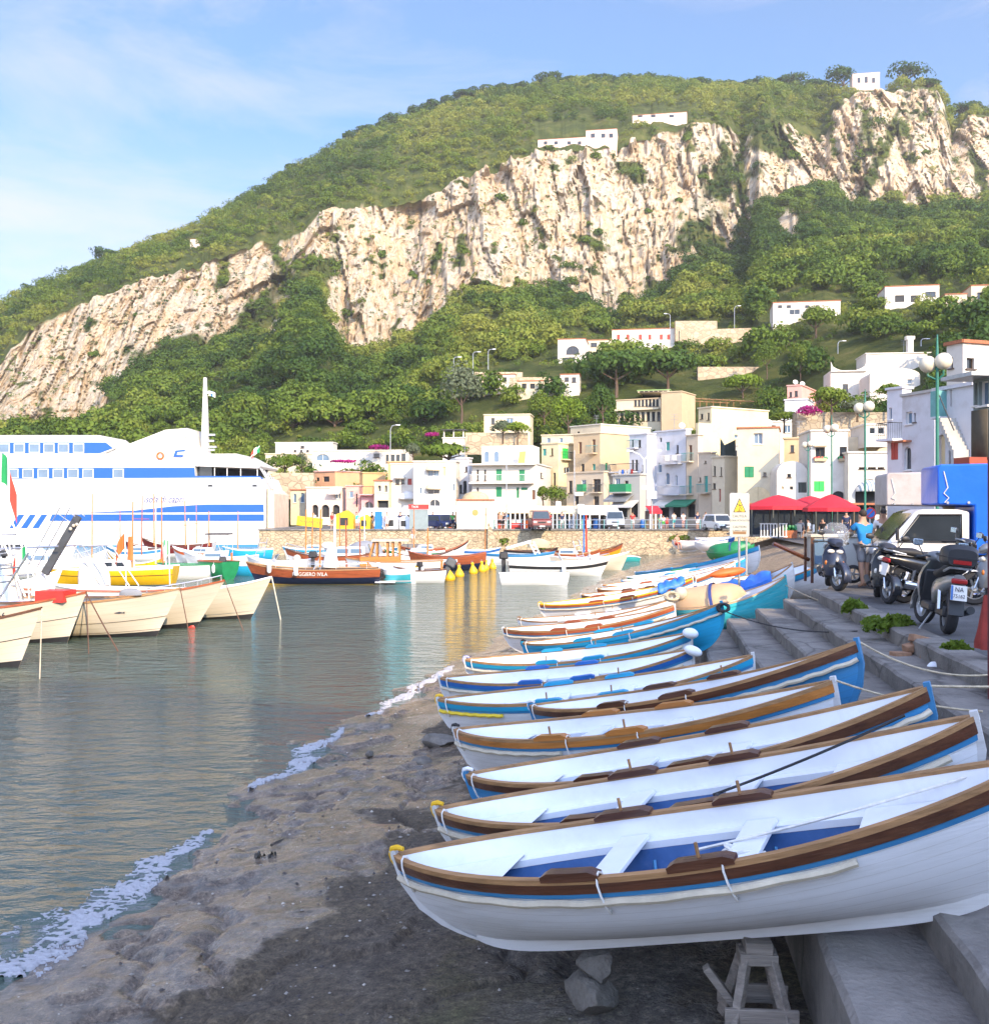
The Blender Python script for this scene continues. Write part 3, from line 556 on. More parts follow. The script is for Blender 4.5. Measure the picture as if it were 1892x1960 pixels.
class Hull:
    def __init__(s, L, B, D, sb=.2, ss=.12, rb=.3, rs=.3, pb=2.6, ps=2.6, tw=0.0, p=2.2, q=.85, vee=.0, fl=.0, rk=.0):
        s.__dict__.update(locals())
    def zs(s, t): return s.D + (s.sb * t ** 2.2 if t > 0 else s.ss * (-t) ** 2.2)
    def b(s, t):
        if t < 0 and s.tw: return s.B / 2 * (1 - (1 - s.tw) * (-t) ** 2.4)
        return s.B / 2 * max(0.0, 1 - abs(t) ** s.p) ** s.q
    def P(s, t, v, side=1, off=0.0, dz=0.0):
        x = t * s.L / 2
        if t > 0: x -= s.rb * (1 - v) ** s.pb * t ** 2
        else: x += s.rs * (1 - v) ** s.ps * t ** 2
        a = abs(t) if not (t < 0 and s.tw) else abs(t) * .3
        e = a ** 2.5
        full = (1 - (1 - v) ** 2.3) ** .72; vv = v ** (.85 + s.fl * max(t, 0))
        k = min(1, e + s.vee)
        y = s.b(t) * (full * (1 - k) + vv * k) + off
        return Vector((x, side * max(y, 0.0 if off <= 0 else off), s.zs(t) * v + dz + s.rk * t ** 4 * (1 - v)))
TS = [math.sin(math.pi / 2 * (-1 + 2 * i / 36)) for i in range(37)]
def hull_shell(h, v0=0.0, v1=1.0, n=11, off=0.0, mi=0, mb=None, t0=-1, t1=1):
    mb = mb or MB(); ts = [t0 + (t1 - t0) * (t + 1) / 2 for t in TS]
    for sd in (1, -1):
        mb.sheet([[h.P(t, v0 + (v1 - v0) * j / n, sd, off) for j in range(n + 1)] for t in ts], mi)
    return mb
def strakes(o, n):
    me = o.data; k = len(me.vertices); a = me.attributes.new('strake', 'FLOAT', 'POINT'); a.data.foreach_set('value', ((np.arange(k) % n) / (n - 1.0)).astype(np.float32)); return o
def hull_band(h, v0, v1, off=.012, mi=0, mb=None, t0=-1, t1=1, sides=(1, -1), base=-.004):
    mb = mb or MB(); ts = [t0 + (t1 - t0) * (t + 1) / 2 for t in TS]
    for sd in sides:
        mb.sheet([[h.P(t, v1, sd, base), h.P(t, v1, sd, off), h.P(t, (v0 + v1) / 2, sd, off * 1.05), h.P(t, v0, sd, off), h.P(t, v0, sd, base)] for t in ts], mi)
    return mb
def hull_deck(h, t0, t1, v=.97, inset=.0, mi=0, mb=None, camber=.03):
    mb = mb or MB(); n = 18; rows = []
    for i in range(n + 1):
        t = t0 + (t1 - t0) * i / n; a = h.P(t, v, 1, -inset); w = a.y
        rows.append([Vector((a.x, w * k, a.z + camber * (1 - k * k))) for k in (-1, -.6, -.2, .2, .6, 1)])
    mb.sheet(rows, mi); return mb
def rail_cap(h, w_in=.05, w_out=.022, th=.03, mi=0, mb=None, t0=-1, t1=1, dz=0.0):
    mb = mb or MB(); ts = [t0 + (t1 - t0) * (t + 1) / 2 for t in TS]
    for sd in (1, -1):
        rows = []
        for t in ts:
            q = h.P(t, 1, sd); yo = abs(q.y) + w_out; yi = max(abs(q.y) - w_in, 0)
            rows.append([Vector((q.x, sd * yi, q.z + dz)), Vector((q.x, sd * yi, q.z + th + dz)), Vector((q.x, sd * yo, q.z + th + dz)), Vector((q.x, sd * yo, q.z - .012 + dz)), Vector((q.x, sd * (yi), q.z + dz))])
        mb.sheet(rows, mi)
    return mb
def place_by_tips(root, h, Pl, Pr, roll=0.0):
    d = Pr - Pl; yaw = math.atan2(d.y, d.x); el = math.asin(d.z / d.length); lo = math.atan2(h.zs(1) - h.zs(-1), h.L)
    Mx = Matrix.Rotation(yaw, 4, 'Z') @ Matrix.Rotation(-(el - lo), 4, 'Y') @ Matrix.Rotation(roll, 4, 'X')
    tip = Mx @ Vector((-h.L / 2, 0, h.zs(-1))); Mx = Matrix.Translation(Pl - tip) @ Mx
    if root is not None: root.matrix_world = Mx
    return Mx
def ray_ground(px, py, up):
    lo, hi = 3.0, 110.0
    f = lambda d: pix(px, py, d).z - ground_z(*toLS(*pix(px, py, d)[:2])) - up
    d = lo
    while d < hi and f(d) > 0: d += .05
    return pix(px, py, d)
def ray_at_len(Pl, px, py, Ln, far=None):
    o = Vector((0, 0, H)); u = (pix(px, py, 1.0) - o); w = Pl - o
    a, b, c = u.dot(u), -2 * u.dot(w), w.dot(w) - Ln * Ln; D = b * b - 4 * a * c
    if D < 0: return o + u * (-b / 2 / a)
    r = [(-b - math.sqrt(D)) / 2 / a, (-b + math.sqrt(D)) / 2 / a]
    if far is not None: return o + u * r[1 if far else 0]
    best = max(r, key=lambda t: ((o + u * t) - Pl).normalized().dot(RD)); return o + u * best
FLEET = 'rowing boats drawn up on the slipway'
def beach_boat(label, lp, rp, hullm, band, cap=tanw, stripe=bluep, Ln=4.3, up=0.87, far=None, roll=R(5), B=1.08, D=.62, sb=.20, ss=.13, inner=whitei, floor=mat('dull_blue_floor', (.03, .10, .27), .6, var=.2, vs=4, dirt=(.12, .16, .25, .5), ds=4),
               fender=foamt, fend=(-1, .92), fsides=(-1,), tipm=yellowp, words=None, wt=.8, wv=.62, wsize=.12, wm=inkb, thwarts=(-.22, .2), far_d=None, bandw=.125, oars=True, loops=(-.93, -.15, .22), group=FLEET, rdist=None, detail=True, flm=None):
    best = None                                                 # the bow distance that clears the steps with a length near Ln
    for it in range(46):
        if rdist is None: Pl = ray_ground(lp[0], lp[1], up) if far_d is None else pix(lp[0], lp[1], far_d); Pr = pix(rp[0], rp[1], Pl.y + 1.2 - .1 * it)
        else: Pl = pix(lp[0], lp[1], far_d * (1 - .008 * it)); Pr = pix(rp[0], rp[1], rdist * (1 - .008 * it))
        L_ = (Pr - Pl).length
        h = Hull(L_, B, D, sb=sb, ss=ss, rb=.40, rs=.52, pb=2.6, ps=3.0, p=2.25, q=.82, rk=.06)
        h.L = math.sqrt(L_ ** 2 - (h.zs(1) - h.zs(-1)) ** 2); Mx = place_by_tips(None, h, Pl, Pr, roll)
        q_ = [Mx @ (h.P(i / 10 - .9, 0, 1) - Vector((0, 0, .07))) for i in range(19)]; cl_ = min(p.z - step_z(*toLS(p.x, p.y)) for p in q_)
        sc_ = max(0, (-.04 if rdist is None else -.16) - cl_) * 6 + (abs(L_ - Ln) if rdist is None else .02 * it)
        if best is None or sc_ < best[0]: best = (sc_, h, Pl, Pr, L_, cl_)
    _, h, Pl, Pr, L_, cl_ = best
    root = thing('rowing_boat', label, 'boat', group=group)
    strakes(hull_shell(h, 0, 1).build('hull', hullm, root, smooth=50), 12)
    mb = MB(); pts = [h.P(t, 0, 1) for t in TS]                                   # keel and stems
    mb.sheet([[p + Vector((0, -.022, .05)), p + Vector((0, -.02, -.07 * (1 - abs(t) ** 8))), p + Vector((0, .02, -.07 * (1 - abs(t) ** 8))), p + Vector((0, .022, .05))] for p, t in zip(pts, TS)])
    for e in (-1, 1):
        st = [h.P(e, v, 1) for v in (0, .04, .1, .2, .4, .7, 1)]; o = Vector((e * .028, 0, 0)); q = Vector((-e * .05, 0, 0))
        mb.sheet([[p + q + Vector((0, -.024, 0)), p + o * (.2 + .8 * min(1, i / 3)) + Vector((0, -.02, 0)), p + o * (.2 + .8 * min(1, i / 3)) + Vector((0, .02, 0)), p + q + Vector((0, .024, 0))] for i, p in enumerate(st)])
        tp = h.P(e, 1, 1); mb.box(tp + Vector((e * .005, 0, .02)), (.05, .045, .07))
    mb.build('keel', hullm if hullm is not bluep else bluep, root, smooth=50)
    bm = hull_band(h, 1 - bandw, 1.0, .020); bm.build('rubbing_band', band, root, smooth=50)
    if stripe: hull_band(h, 1 - bandw - .055, 1 - bandw - .002, .010).build('painted_stripe', stripe, root, smooth=50)
    rail_cap(h, .032, .022, .024).build('gunwale', cap, root, smooth=30)
    # inside: white bulwark, side ledge, blue bilge with ribs
    mb = MB(); ledge_v = .76
    inp = lambda t, v, sd: h.P(t, v, sd, -.028)
    for sd in (1, -1):
        rows = []
        for t in [x * .985 for x in TS]:
            a, bq = inp(t, 1, sd), inp(t, ledge_v, sd); w = .08 if abs(t) < .8 else .08 * (1 - abs(t)) / .2
            rows.append([a, inp(t, .87, sd), bq, Vector((bq.x, sd * max(abs(bq.y) - w, 0), bq.z)), Vector((bq.x, sd * max(abs(bq.y) - w, 0), bq.z - .05))])
        mb.sheet(rows, 0)
        mb.sheet([[Vector((inp(t, ledge_v, sd).x, sd * max(abs(inp(t, ledge_v, sd).y) - .065, 0), inp(t, ledge_v, sd).z - .02)), inp(t, .30, sd), inp(t, .16, sd)] for t in [x * .8 for x in TS]], 1)
    mb.sheet([[inp(t, .16, -1), Vector((inp(t, .16, 1).x, 0, inp(t, .16, 1).z)), inp(t, .16, 1)] for t in [x * .8 for x in TS]], 1)
    mb.build('inner_planking', [inner, floor], root, smooth=40)
    n = 10
    for t0, t1 in ((.52, .97), (-.97, -.60)):
        rows = []; mb = MB()
        for i in range(n + 1):
            t = t0 + (t1 - t0) * i / n; a = inp(t, ledge_v + .01, 1); rows.append([Vector((a.x, a.y * k, a.z + .012)) for k in (-1, -.5, 0, .5, 1)])
        mb.sheet(rows); mb.build('end_deck', inner, root, smooth=40)
    if detail and lp[1] > 1450:
        for i in range(9):
            t = -.55 + 1.05 * i / 8
            for sd in (1,):
                mb = MB();
                a, bq = inp(t, .58, sd), inp(t, .2, sd); mb.tube([Vector((a.x, sd * (abs(a.y) - .10), a.z)), Vector((bq.x, sd * (abs(bq.y) - .03), bq.z))], .014, 4); mb.build('rib', bluep, root)
    for t in thwarts:
        mb = MB(); a = inp(t, ledge_v, 1); mb.box((a.x, 0, a.z + .02), (.22, 2 * a.y - .02, .035)); mb.box((a.x, 0, a.z * .55), (.10, .05, a.z * .8)); mb.build('thwart', inner, root, bevel=.006)
    if oars:
        for sd in (1, -1):
            for t in (-.34, .06):
                rows = []; mb = MB()
                for i in range(8):
                    tt = t + .19 * i / 7; q = h.P(tt, 1, sd); k = .042 if 0 < i < 7 else .016; yo = abs(q.y) + .03; yi = abs(q.y) - .06
                    rows.append([Vector((q.x, sd * yi, q.z + .02)), Vector((q.x, sd * yi, q.z + .028 + k)), Vector((q.x, sd * yo, q.z + .028 + k)), Vector((q.x, sd * yo, q.z + .01))])
                mb.sheet(rows); mb.add(rows[0], [(0, 1, 2, 3)]); mb.add(rows[-1], [(3, 2, 1, 0)])
                bk = mb.build('rowlock_block', band, root, smooth=30)
                if rnd.random() < .3:
                    pm = MB(); q = h.P(t + .09, 1, sd); pm.tube([q + Vector((0, -sd * .02, .03)), q + Vector((.01, -sd * .02, .16))], .012, 6); pm.build('thole_pin', tanw, bk)
    if fender:
        mb = MB()
        for sd in fsides:
            pts = []
            for i in range(25):
                t = fend[0] + (fend[1] - fend[0]) * i / 24; pts.append(h.P(t * .995, 1 - bandw - .085 - .02 * math.sin(i * .9) ** 2, sd, .038))
            mb.tube(pts, .026, 7)
        mb.build('rope_fender', fender, root)
    if detail:
        for t in loops:
            for sd in (fsides if fender else (-1,)):
                q = h.P(t, 1, sd); w = abs(q.y); mb = MB()
                ring = [Vector((q.x + .01 * math.sin(k), sd * (w - .06 + .105 * (.5 - .5 * math.cos(2 * math.pi * k / 12))), q.z - .085 + .125 * math.sin(2 * math.pi * k / 12) * 1.1)) for k in range(13)]
                mb.tube(ring, .008, 5); mb.build('rope_loop', ropew, root)
        if tipm:
            mb = MB(); q = h.P(-1, 1, 1)
            mb.tube([q + Vector((-.012, 0, -.07)), q + Vector((-.03, 0, -.02)), q + Vector((-.03, 0, .03)), q + Vector((-.008, 0, .065)), q + Vector((.04, 0, .07)), q + Vector((.09, 0, .05))], [.018, .022, .024, .024, .022, .017], 8)
            mb.build('stem_wrap', tipm, root)
    place_by_tips(root, h, Pl, Pr, roll)
    print(label[:40], 'clear %.2f len %.2f bow %.1f stern %.1f' % (cl_, L_, Pr.y, Pl.y))
    if words:
        q = h.P(wt, wv, -1, .014); q2 = h.P(wt + .04, wv, -1, .014); q3 = h.P(wt, wv + .12, -1, .014); X = (q2 - q).normalized(); Z = (q3 - q); N_ = X.cross(Z).normalized(); Y = N_.cross(X).normalized()
        o = text(words, wsize, wm, root, (0, 0, 0), (0, 0, 0), ext=.002); Mx = Matrix((X, Y, N_)).transposed().to_4x4(); Mx.translation = q + N_ * .006; o.matrix_local = Mx
    return root, h, Pl, Pr
BB = []
def bb(*a, **k): BB.append(beach_boat(*a, **k)); return BB[-1]
b1 = bb('nearest white rowing boat with dark brown band propped on a wooden trestle', (757, 1640), (1985, 1455), whitep, brownw, Ln=4.45, up=0.99, roll=R(8), fend=(-1, .55))
b2 = bb('white rowing boat with dark band lettered GNA 1250, second in the row', (835, 1552), (1865, 1375), whitep, brownw, Ln=4.3, up=0.97, roll=R(8), words='GNA 1250', wt=.86, wsize=.10)
b3 = bb('blue rowing boat with brown band lettered GNA 888 II and a white wrapped stern', (893, 1485), (1775, 1318), bluep, brownw, stripe=None, Ln=4.3, up=0.95, roll=R(7), tipm=whitei, fender=foamt, fend=(.4, 1), words='GNA 888 II', wt=.72, wsize=.14)
b4 = bb('white rowing boat with orange brown band lettered CARPISA', (870, 1398), (1595, 1305), whitep, orangew, Ln=4.2, up=0.95, roll=R(7), tipm=blackp, words='CARPISA', wt=-.12, wv=.66, wsize=.13, wm=inkm, fend=(-1, -.2))
b5 = bb('blue rowing boat with high brown bow lettered GNA 2270', (1015, 1352), (1640, 1230), bluep, brownw, stripe=None, Ln=4.2, up=0.93, roll=R(6), tipm=whitei, fend=(.3, 1), words='GNA 2270', wt=.72, wsize=.12, wm=inkm)
b6 = bb('white rowing boat with pale blue band and yellow rope fenders', (838, 1340), (1440, 1256), whitep, azure, Ln=4.4, up=0.97, tipm=yellowp, fender=mat('yellow_hose', (.72, .52, .03), .6), fend=(-1, -.55))
b7 = bb('white rowing boat with deep blue band and white buoy at its bow', (842, 1299), (1325, 1244), whitep, royal, Ln=4.2, up=0.95, tipm=None, fender=foamt)
b8 = bb('white rowing boat with mid blue band lettered GNA 1247', (890, 1264), (1322, 1212), whitep, azure, Ln=4.2, up=0.93, tipm=lilac, words='GNA 1247', wt=.66, wsize=.13, wm=inkm)
b9 = bb('azure rowing boat with white inside and a dark rope hung on its bow', (1000, 1232), (1380, 1155), azure, azure, stripe=None, Ln=4.3, up=0.92, tipm=blackp, fend=(.2, 1))
b10 = bb('white rowing boat with red brown band lettered CARPISA near the water', (963, 1204), (1290, 1160), whitep, redw, Ln=4.3, up=0.93, tipm=None, words='CARPISA', wt=0, wsize=.13, wm=inkm)
b11 = bb('plain white rowing boat with a tan rail between two longer boats', (992, 1186), (1285, 1147), whitep, whitei, Ln=4.4, up=0.92, tipm=tanw, stripe=None)
b12 = bb('white rowing boat with yellow edged brown band and a blue tarpaulin at the bow', (1032, 1157), (1325, 1108), whitep, redw, cap=yellowp, Ln=4.7, up=0.92, tipm=yellowp)
b13 = bb('turquoise clinker boat with a beige cover lying in it', (1262, 1162), (1502, 1104), cyanp, cyanp, stripe=None, cap=beige, far_d=26.8, rdist=25.8, up=.9, B=1.5, D=.78, sb=.30, tipm=None, fender=None, oars=False, thwarts=(), loops=())
b14 = bb('white boat with blue tarpaulin draped over its side and a wooden stem', (1300, 1140), (1515, 1080), whitep, whitei, cap=tanw, stripe=None, far_d=28.8, rdist=28, B=1.6, D=.75, sb=.3, tipm=None, fender=None, oars=False, thwarts=(), loops=())
b15 = bb('white and blue boat half hidden by the refuse cart', (1400, 1108), (1585, 1062), whitep, azure, far_d=29.4, rdist=28.8, B=1.5, D=.9, sb=.3, tipm=None, fender=None, oars=False, loops=())
for lp, rp, hm, bm, cp, dl, dr, lab in [
    ((1112, 1139), (1330, 1104), whitep, brownw, tanw, 34.5, 33.5, 'white rowing boat with dark band, farther of two brown edged boats'),
    ((1142, 1128), (1385, 1086), whitep, redw, tanw, 38, 37, 'white rowing boat with red brown rail before the sign post'),
    ((1152, 1121), (1405, 1075), whitep, whitei, orangew, 41, 40, 'white rowing boat with orange rail and yellow stern wrap'),
    ((1190, 1112), (1425, 1068), bluep, azure, whitei, 45, 43.5, 'pale blue rowing boat on the far slipway'),
    ((1200, 1105), (1440, 1060), whitep, greenp, whitei, 49, 47, 'white rowing boat with a green band on the far slipway'),
    ((1215, 1096), (1452, 1046), whitep, azure, bluep, 53, 46, 'large white boat with pale blue rail and high bow')]:
    bb(lab, lp, rp, hm, bm, cap=cp, far_d=dl, rdist=dr, B=1.5, D=.72, sb=.3, tipm=yellowp if 'yellow' in lab else None, fender=None, detail=False)
# things lying in and on the beach boats
def tarp_on(name, label, boat, t0, t1, m, drop=.4, sag=.06, side=-1, cat='tarpaulin'):
    root, h, _, _ = boat; mb = MB(); rows = []
    for i in range(15):
        t = t0 + (t1 - t0) * i / 14; a = h.P(t, 1, 1); w = abs(a.y) + .035; z = a.z + .06
        wv = .03 * math.sin(i * 1.7) + .02 * math.sin(i * 3.1)
        row = [Vector((a.x, -side * w, z - drop * .5)), Vector((a.x, -side * w * .98, z + wv))] + [Vector((a.x, -side * w * k, z + .10 * (1 - k * k) - sag * math.sin(i * .9 + k * 4) + wv)) for k in (.6, .2, -.2, -.6)] + [Vector((a.x, side * w * .99, z)), Vector((a.x, side * (w + .02 + .02 * math.sin(i * 2.2)), z - drop * (.6 + .25 * math.sin(i * .8)))), Vector((a.x, side * (w + .015), z - drop * (.95 + .3 * math.sin(i * .8))))]
        rows.append(row)
    mb.sheet(rows); o = mb.build(name, m, None, smooth=60); sol = o.modifiers.new('thickness', 'SOLIDIFY'); sol.thickness = .012
    o.matrix_world = root.matrix_world.copy(); return tag(o, label, cat)
bpy.context.view_layer.update()
tarp_on('tarpaulin', 'bright blue tarpaulin draped over the white boat behind the turquoise one', b14, -.35, .62, tarpb, .35)
tarp_on('cloth_cover', 'dark blue cloth hanging over the stern of the tarpaulin covered boat', b14, -.86, -.36, tarpd, .55, cat='cloth')
tarp_on('tarpaulin', 'small blue tarpaulin over the bow of the yellow edged white boat', b12, .55, .9, tarpb, .15, sag=.03)
def hull_cover(label, boat, t0, t1, m, hgt):
    root, h, _, _ = boat; mb = MB(); rows = []
    for i in range(21):
        u = i / 20; t = t0 + (t1 - t0) * u; a = h.P(t, 1, 1); pr = (1 - abs(2 * u - 1) ** 3.2) ** .6; w = (abs(a.y) - .06) * min(1, pr * 1.1)
        rows.append([Vector((a.x, w * math.cos(k * math.pi / 8), a.z + .03 + hgt * pr * math.sin(k * math.pi / 8) ** .8)) for k in range(9)])
    mb.sheet(rows); o = mb.build('upturned_canoe', m, None, smooth=60); o.matrix_world = root.matrix_world.copy(); o = tag(o, label, 'canoe')
    st = MB(); t = t0 + (t1 - t0) * .62; a = h.P(t, 1, 1); w = abs(a.y) + .04
    st.sheet([[Vector((a.x + dx, s_ * (w if k else w - .03) * math.cos(k * math.pi / 8) if False else (w) * math.cos(k * math.pi / 8), a.z + .05 + (hgt + .012) * math.sin(k * math.pi / 8) ** .8)) for k in range(9)] for dx, s_ in ((-.04, 1), (.04, 1))])
    s2 = st.build('strap', tarpd, o); return o
hull_cover('beige upturned canoe lashed inside the turquoise boat', b13, -.95, .38, beige, .42)
mb = MB(); mb.ball((0, 0, 0), (.5, .18, .12), 14, 8); o = mb.build('orange_float', orangec); o.location = pix(1392, 1096, 26.6); o.rotation_euler = (0, R(-8), R(10)); tag(o, 'orange float lying on the beige upturned canoe', 'float')
def ball_fender(label, p, r=.16, m=whitei, elong=1.0, ry=0.0):
    mb = MB(); mb.ball((0, 0, 0), (r * elong, r, r), 14, 10); o = mb.build('buoy_fender', m); o.location = p; o.rotation_euler = (0, ry, 0); return tag(o, label, 'fender')
ball_fender('round cream buoy fender on the beige canoe', pix(1302, 1136, 26.2), .17, creamp)
ball_fender('white sausage fender on the bow of the boat with deep blue band', b7[3] + Vector((-.02, -.15, .0)), .085, whitei, 1.8, R(20))
ball_fender('white buoy fender on the bow of the mid blue banded boat', b8[3] + Vector((-.05, -.2, .02)), .10, whitei, 1.5, R(10))
# oars stowed inside
for bt, lab in ((b5, 'long wooden oar lying in the high bowed blue boat'), (b8, 'long wooden oar lying in the mid blue banded boat'), (b11, 'long wooden oar across the plain white boat')):
    root, h = bt[0], bt[1]; mb = MB(); z = h.P(0, .72, 1).z
    mb.tube([(-h.L * .36, .2, z), (h.L * .30, -.12, z + .04)], .022, 7); mb.box((h.L * .34, -.14, z + .04), (.5, .11, .018), rot=Matrix.Rotation(R(-11), 3, 'Z'))
    o = mb.build('oar', tanw); o.matrix_world = root.matrix_world.copy(); tag(o, lab, 'oar')
# mooring ropes from bows to the kerb
def rope(label, a, b, sag, m=ropem, r=.011, name='mooring_rope'):
    mb = MB(); mb.tube(catenary(a, b, sag, 14), r, 5); return tag(mb.build(name, m), label, 'rope')
kerb = lambda px, py: gz(px, py, .02)
rope('rope from the bow of the high bowed blue boat to the kerb', b5[3] + Vector((0, 0, .02)), kerb(1892, 1292), .12)
rope('rope from the orange banded boat bow to the steps', b4[3] + Vector((0, 0, .02)), gz(1880, 1362, -.05), .05)
rope('rope from the blue lettered boat bow running off to the right', b3[3] + Vector((0, 0, .02)), b3[3] + Vector((1.9, .2, .05)), .03)
rope('dark rope from the azure boat bow across the steps', b9[3] + Vector((0, 0, -.12)), gz(1640, 1208, -.2), .15, roped)
rope('grey rope from the turquoise boat bow across the steps', b13[3] + Vector((0, 0, -.2)), gz(1700, 1178, .0), .12)
rope('grey rope stretched inside the nearest white boat', b1[0].matrix_world @ Vector((.1, .1, .50)), b1[0].matrix_world @ Vector((2.4, .25, .8)), .03, ropew)
rope('black rope stretched inside the boat lettered GNA 1250', b2[0].matrix_world @ Vector((.25, .1, .52)), b2[0].matrix_world @ Vector((1.75, .35, .82)), .02, roped)
def coil(label, p, r, m, n=3, th=.012, tilt=(0, 0, 0)):
    mb = MB(); pts = []
    for i in range(16 * n + 1):
        w = 2 * math.pi * i / 16; pts.append(Vector((r * (1 + .15 * math.sin(w * .7)) * math.cos(w), r * .7 * math.sin(w), .012 * i / 16 + .03 * math.sin(w * 1.3))))
    mb.tube(pts, th, 5); o = mb.build('rope_coil', m); o.location = p; o.rotation_euler = tilt; return tag(o, label, 'rope')
coil('coil of grey rope over a thwart of the nearest white boat', b1[0].matrix_world @ Vector((.42, 0, .47)), .13, ropew)
coil('coil of black rope over a thwart of the boat lettered GNA 1250', b2[0].matrix_world @ Vector((.42, 0, .47)), .14, roped)
coil('coil of grey rope over a thwart of the blue boat lettered GNA 888 II', b3[0].matrix_world @ Vector((.42, 0, .47)), .13, ropew)
coil('tangle of dark rope on the bow of the azure boat', b9[3] + Vector((.02, -.05, -.08)), .10, roped, 5, .026, (R(80), 0, 0))
coil('tangle of brown rope on the bow of the plain white boat', b11[3] + Vector((0, 0, .05)), .15, ropem, 4, .025, (R(50), 0, 0))
# trestle and stone under the nearest boat
def trestle(p, rz):
    r = thing('trestle', 'weathered wooden trestle propping up the nearest white boat', 'trestle', p, rz)
    for sx in (-1, 1):
        for sy in (-1, 1):
            mb = MB(); a, b = Vector((sx * .07, sy * .05, .50)), Vector((sx * .19, sy * .22, 0)); d = b - a; mb.box((a + b) / 2, (.07, .055, d.length), rot=d.to_track_quat('Z', 'X').to_matrix()); mb.build('leg', greyw, r, bevel=.006)
    for z, w, n in ((.47, .24, 'top_board'), (.54, .17, 'top_block')):
        mb = MB(); mb.box((0, 0, z), (w, .2, .07)); mb.build(n, greyw, r, bevel=.006)
    mb = MB(); mb.box((0, -.18, .15), (.46, .035, .12)); mb.build('stretcher', greyw, r, bevel=.006)
    mb = MB(); mb.box((0, .18, .15), (.46, .035, .12)); mb.build('stretcher', greyw, r, bevel=.006)
    mb = MB(); mb.box((-.22, .02, .24), (.05, .08, .34), rot=Matrix.Rotation(R(-38), 3, 'Y')); mb.build('brace', greyw, r, bevel=.006)
    return r
def rock(name, label, p, r, m, seed=0, cat='stone', n=3):
    rr = random.Random(seed); mb = MB(); mb.ball((0, 0, 0), r, 14, 10); pl = [(Vector((rr.gauss(0, 1), rr.gauss(0, 1), rr.gauss(0, 1))).normalized(), .5 + .42 * rr.random()) for _ in range(14)]
    vs = []
    for q in mb.v:
        q = Vector(q); u = Vector((q.x / r[0], q.y / r[1], q.z / r[2]))
        for nn, dd in pl:
            k = u.dot(nn)
            if k > dd: u -= nn * (k - dd)
        u += u.normalized() * .05 * math.sin(u.x * 9 + seed) * math.sin(u.y * 8 + u.z * 7) if u.length > 1e-6 else u
        vs.append((u.x * r[0], u.y * r[1], u.z * r[2]))
    mb.v = vs; o = mb.build(name, m, smooth=28); o.location = p; o.rotation_euler = (0, 0, rr.random() * 6); return tag(o, label, cat)
stoneg = mat('grey_stone', (.16, .145, .125), .9, var=.4, vs=5, bump=1.0, bs=30, dirt=(.06, .055, .04, .7), ds=3)
kp = b1[0].matrix_world @ Vector((.35, 0, -.08)); gl = ground_z(*toLS(kp.x, kp.y))
print('keel at trestle', kp, gl, 'b1', b1[2], b1[3], 'b2', b2[2], b2[3])
tr = trestle((kp.x, kp.y, gl), AL * -1 + R(4)); tr.scale = (1, 1, max(.4, (kp.z - gl) / .575))
kp2 = b1[0].matrix_world @ Vector((-.85, 0, -.08)); g2 = ground_z(*toLS(kp2.x, kp2.y))
hc = max(.1, kp2.z - g2); rock('chock_stone', 'broad flat stone lying under the keel of the nearest boat', (kp2.x, kp2.y, g2 + hc * .25), (.27, .22, hc * .32), stoneg, 3); rock('chock_stone', 'smaller stone wedged on a flat one under the keel of the nearest boat', (kp2.x + .03, kp2.y, g2 + hc * .72), (.15, .14, hc * .34), stoneg, 8)
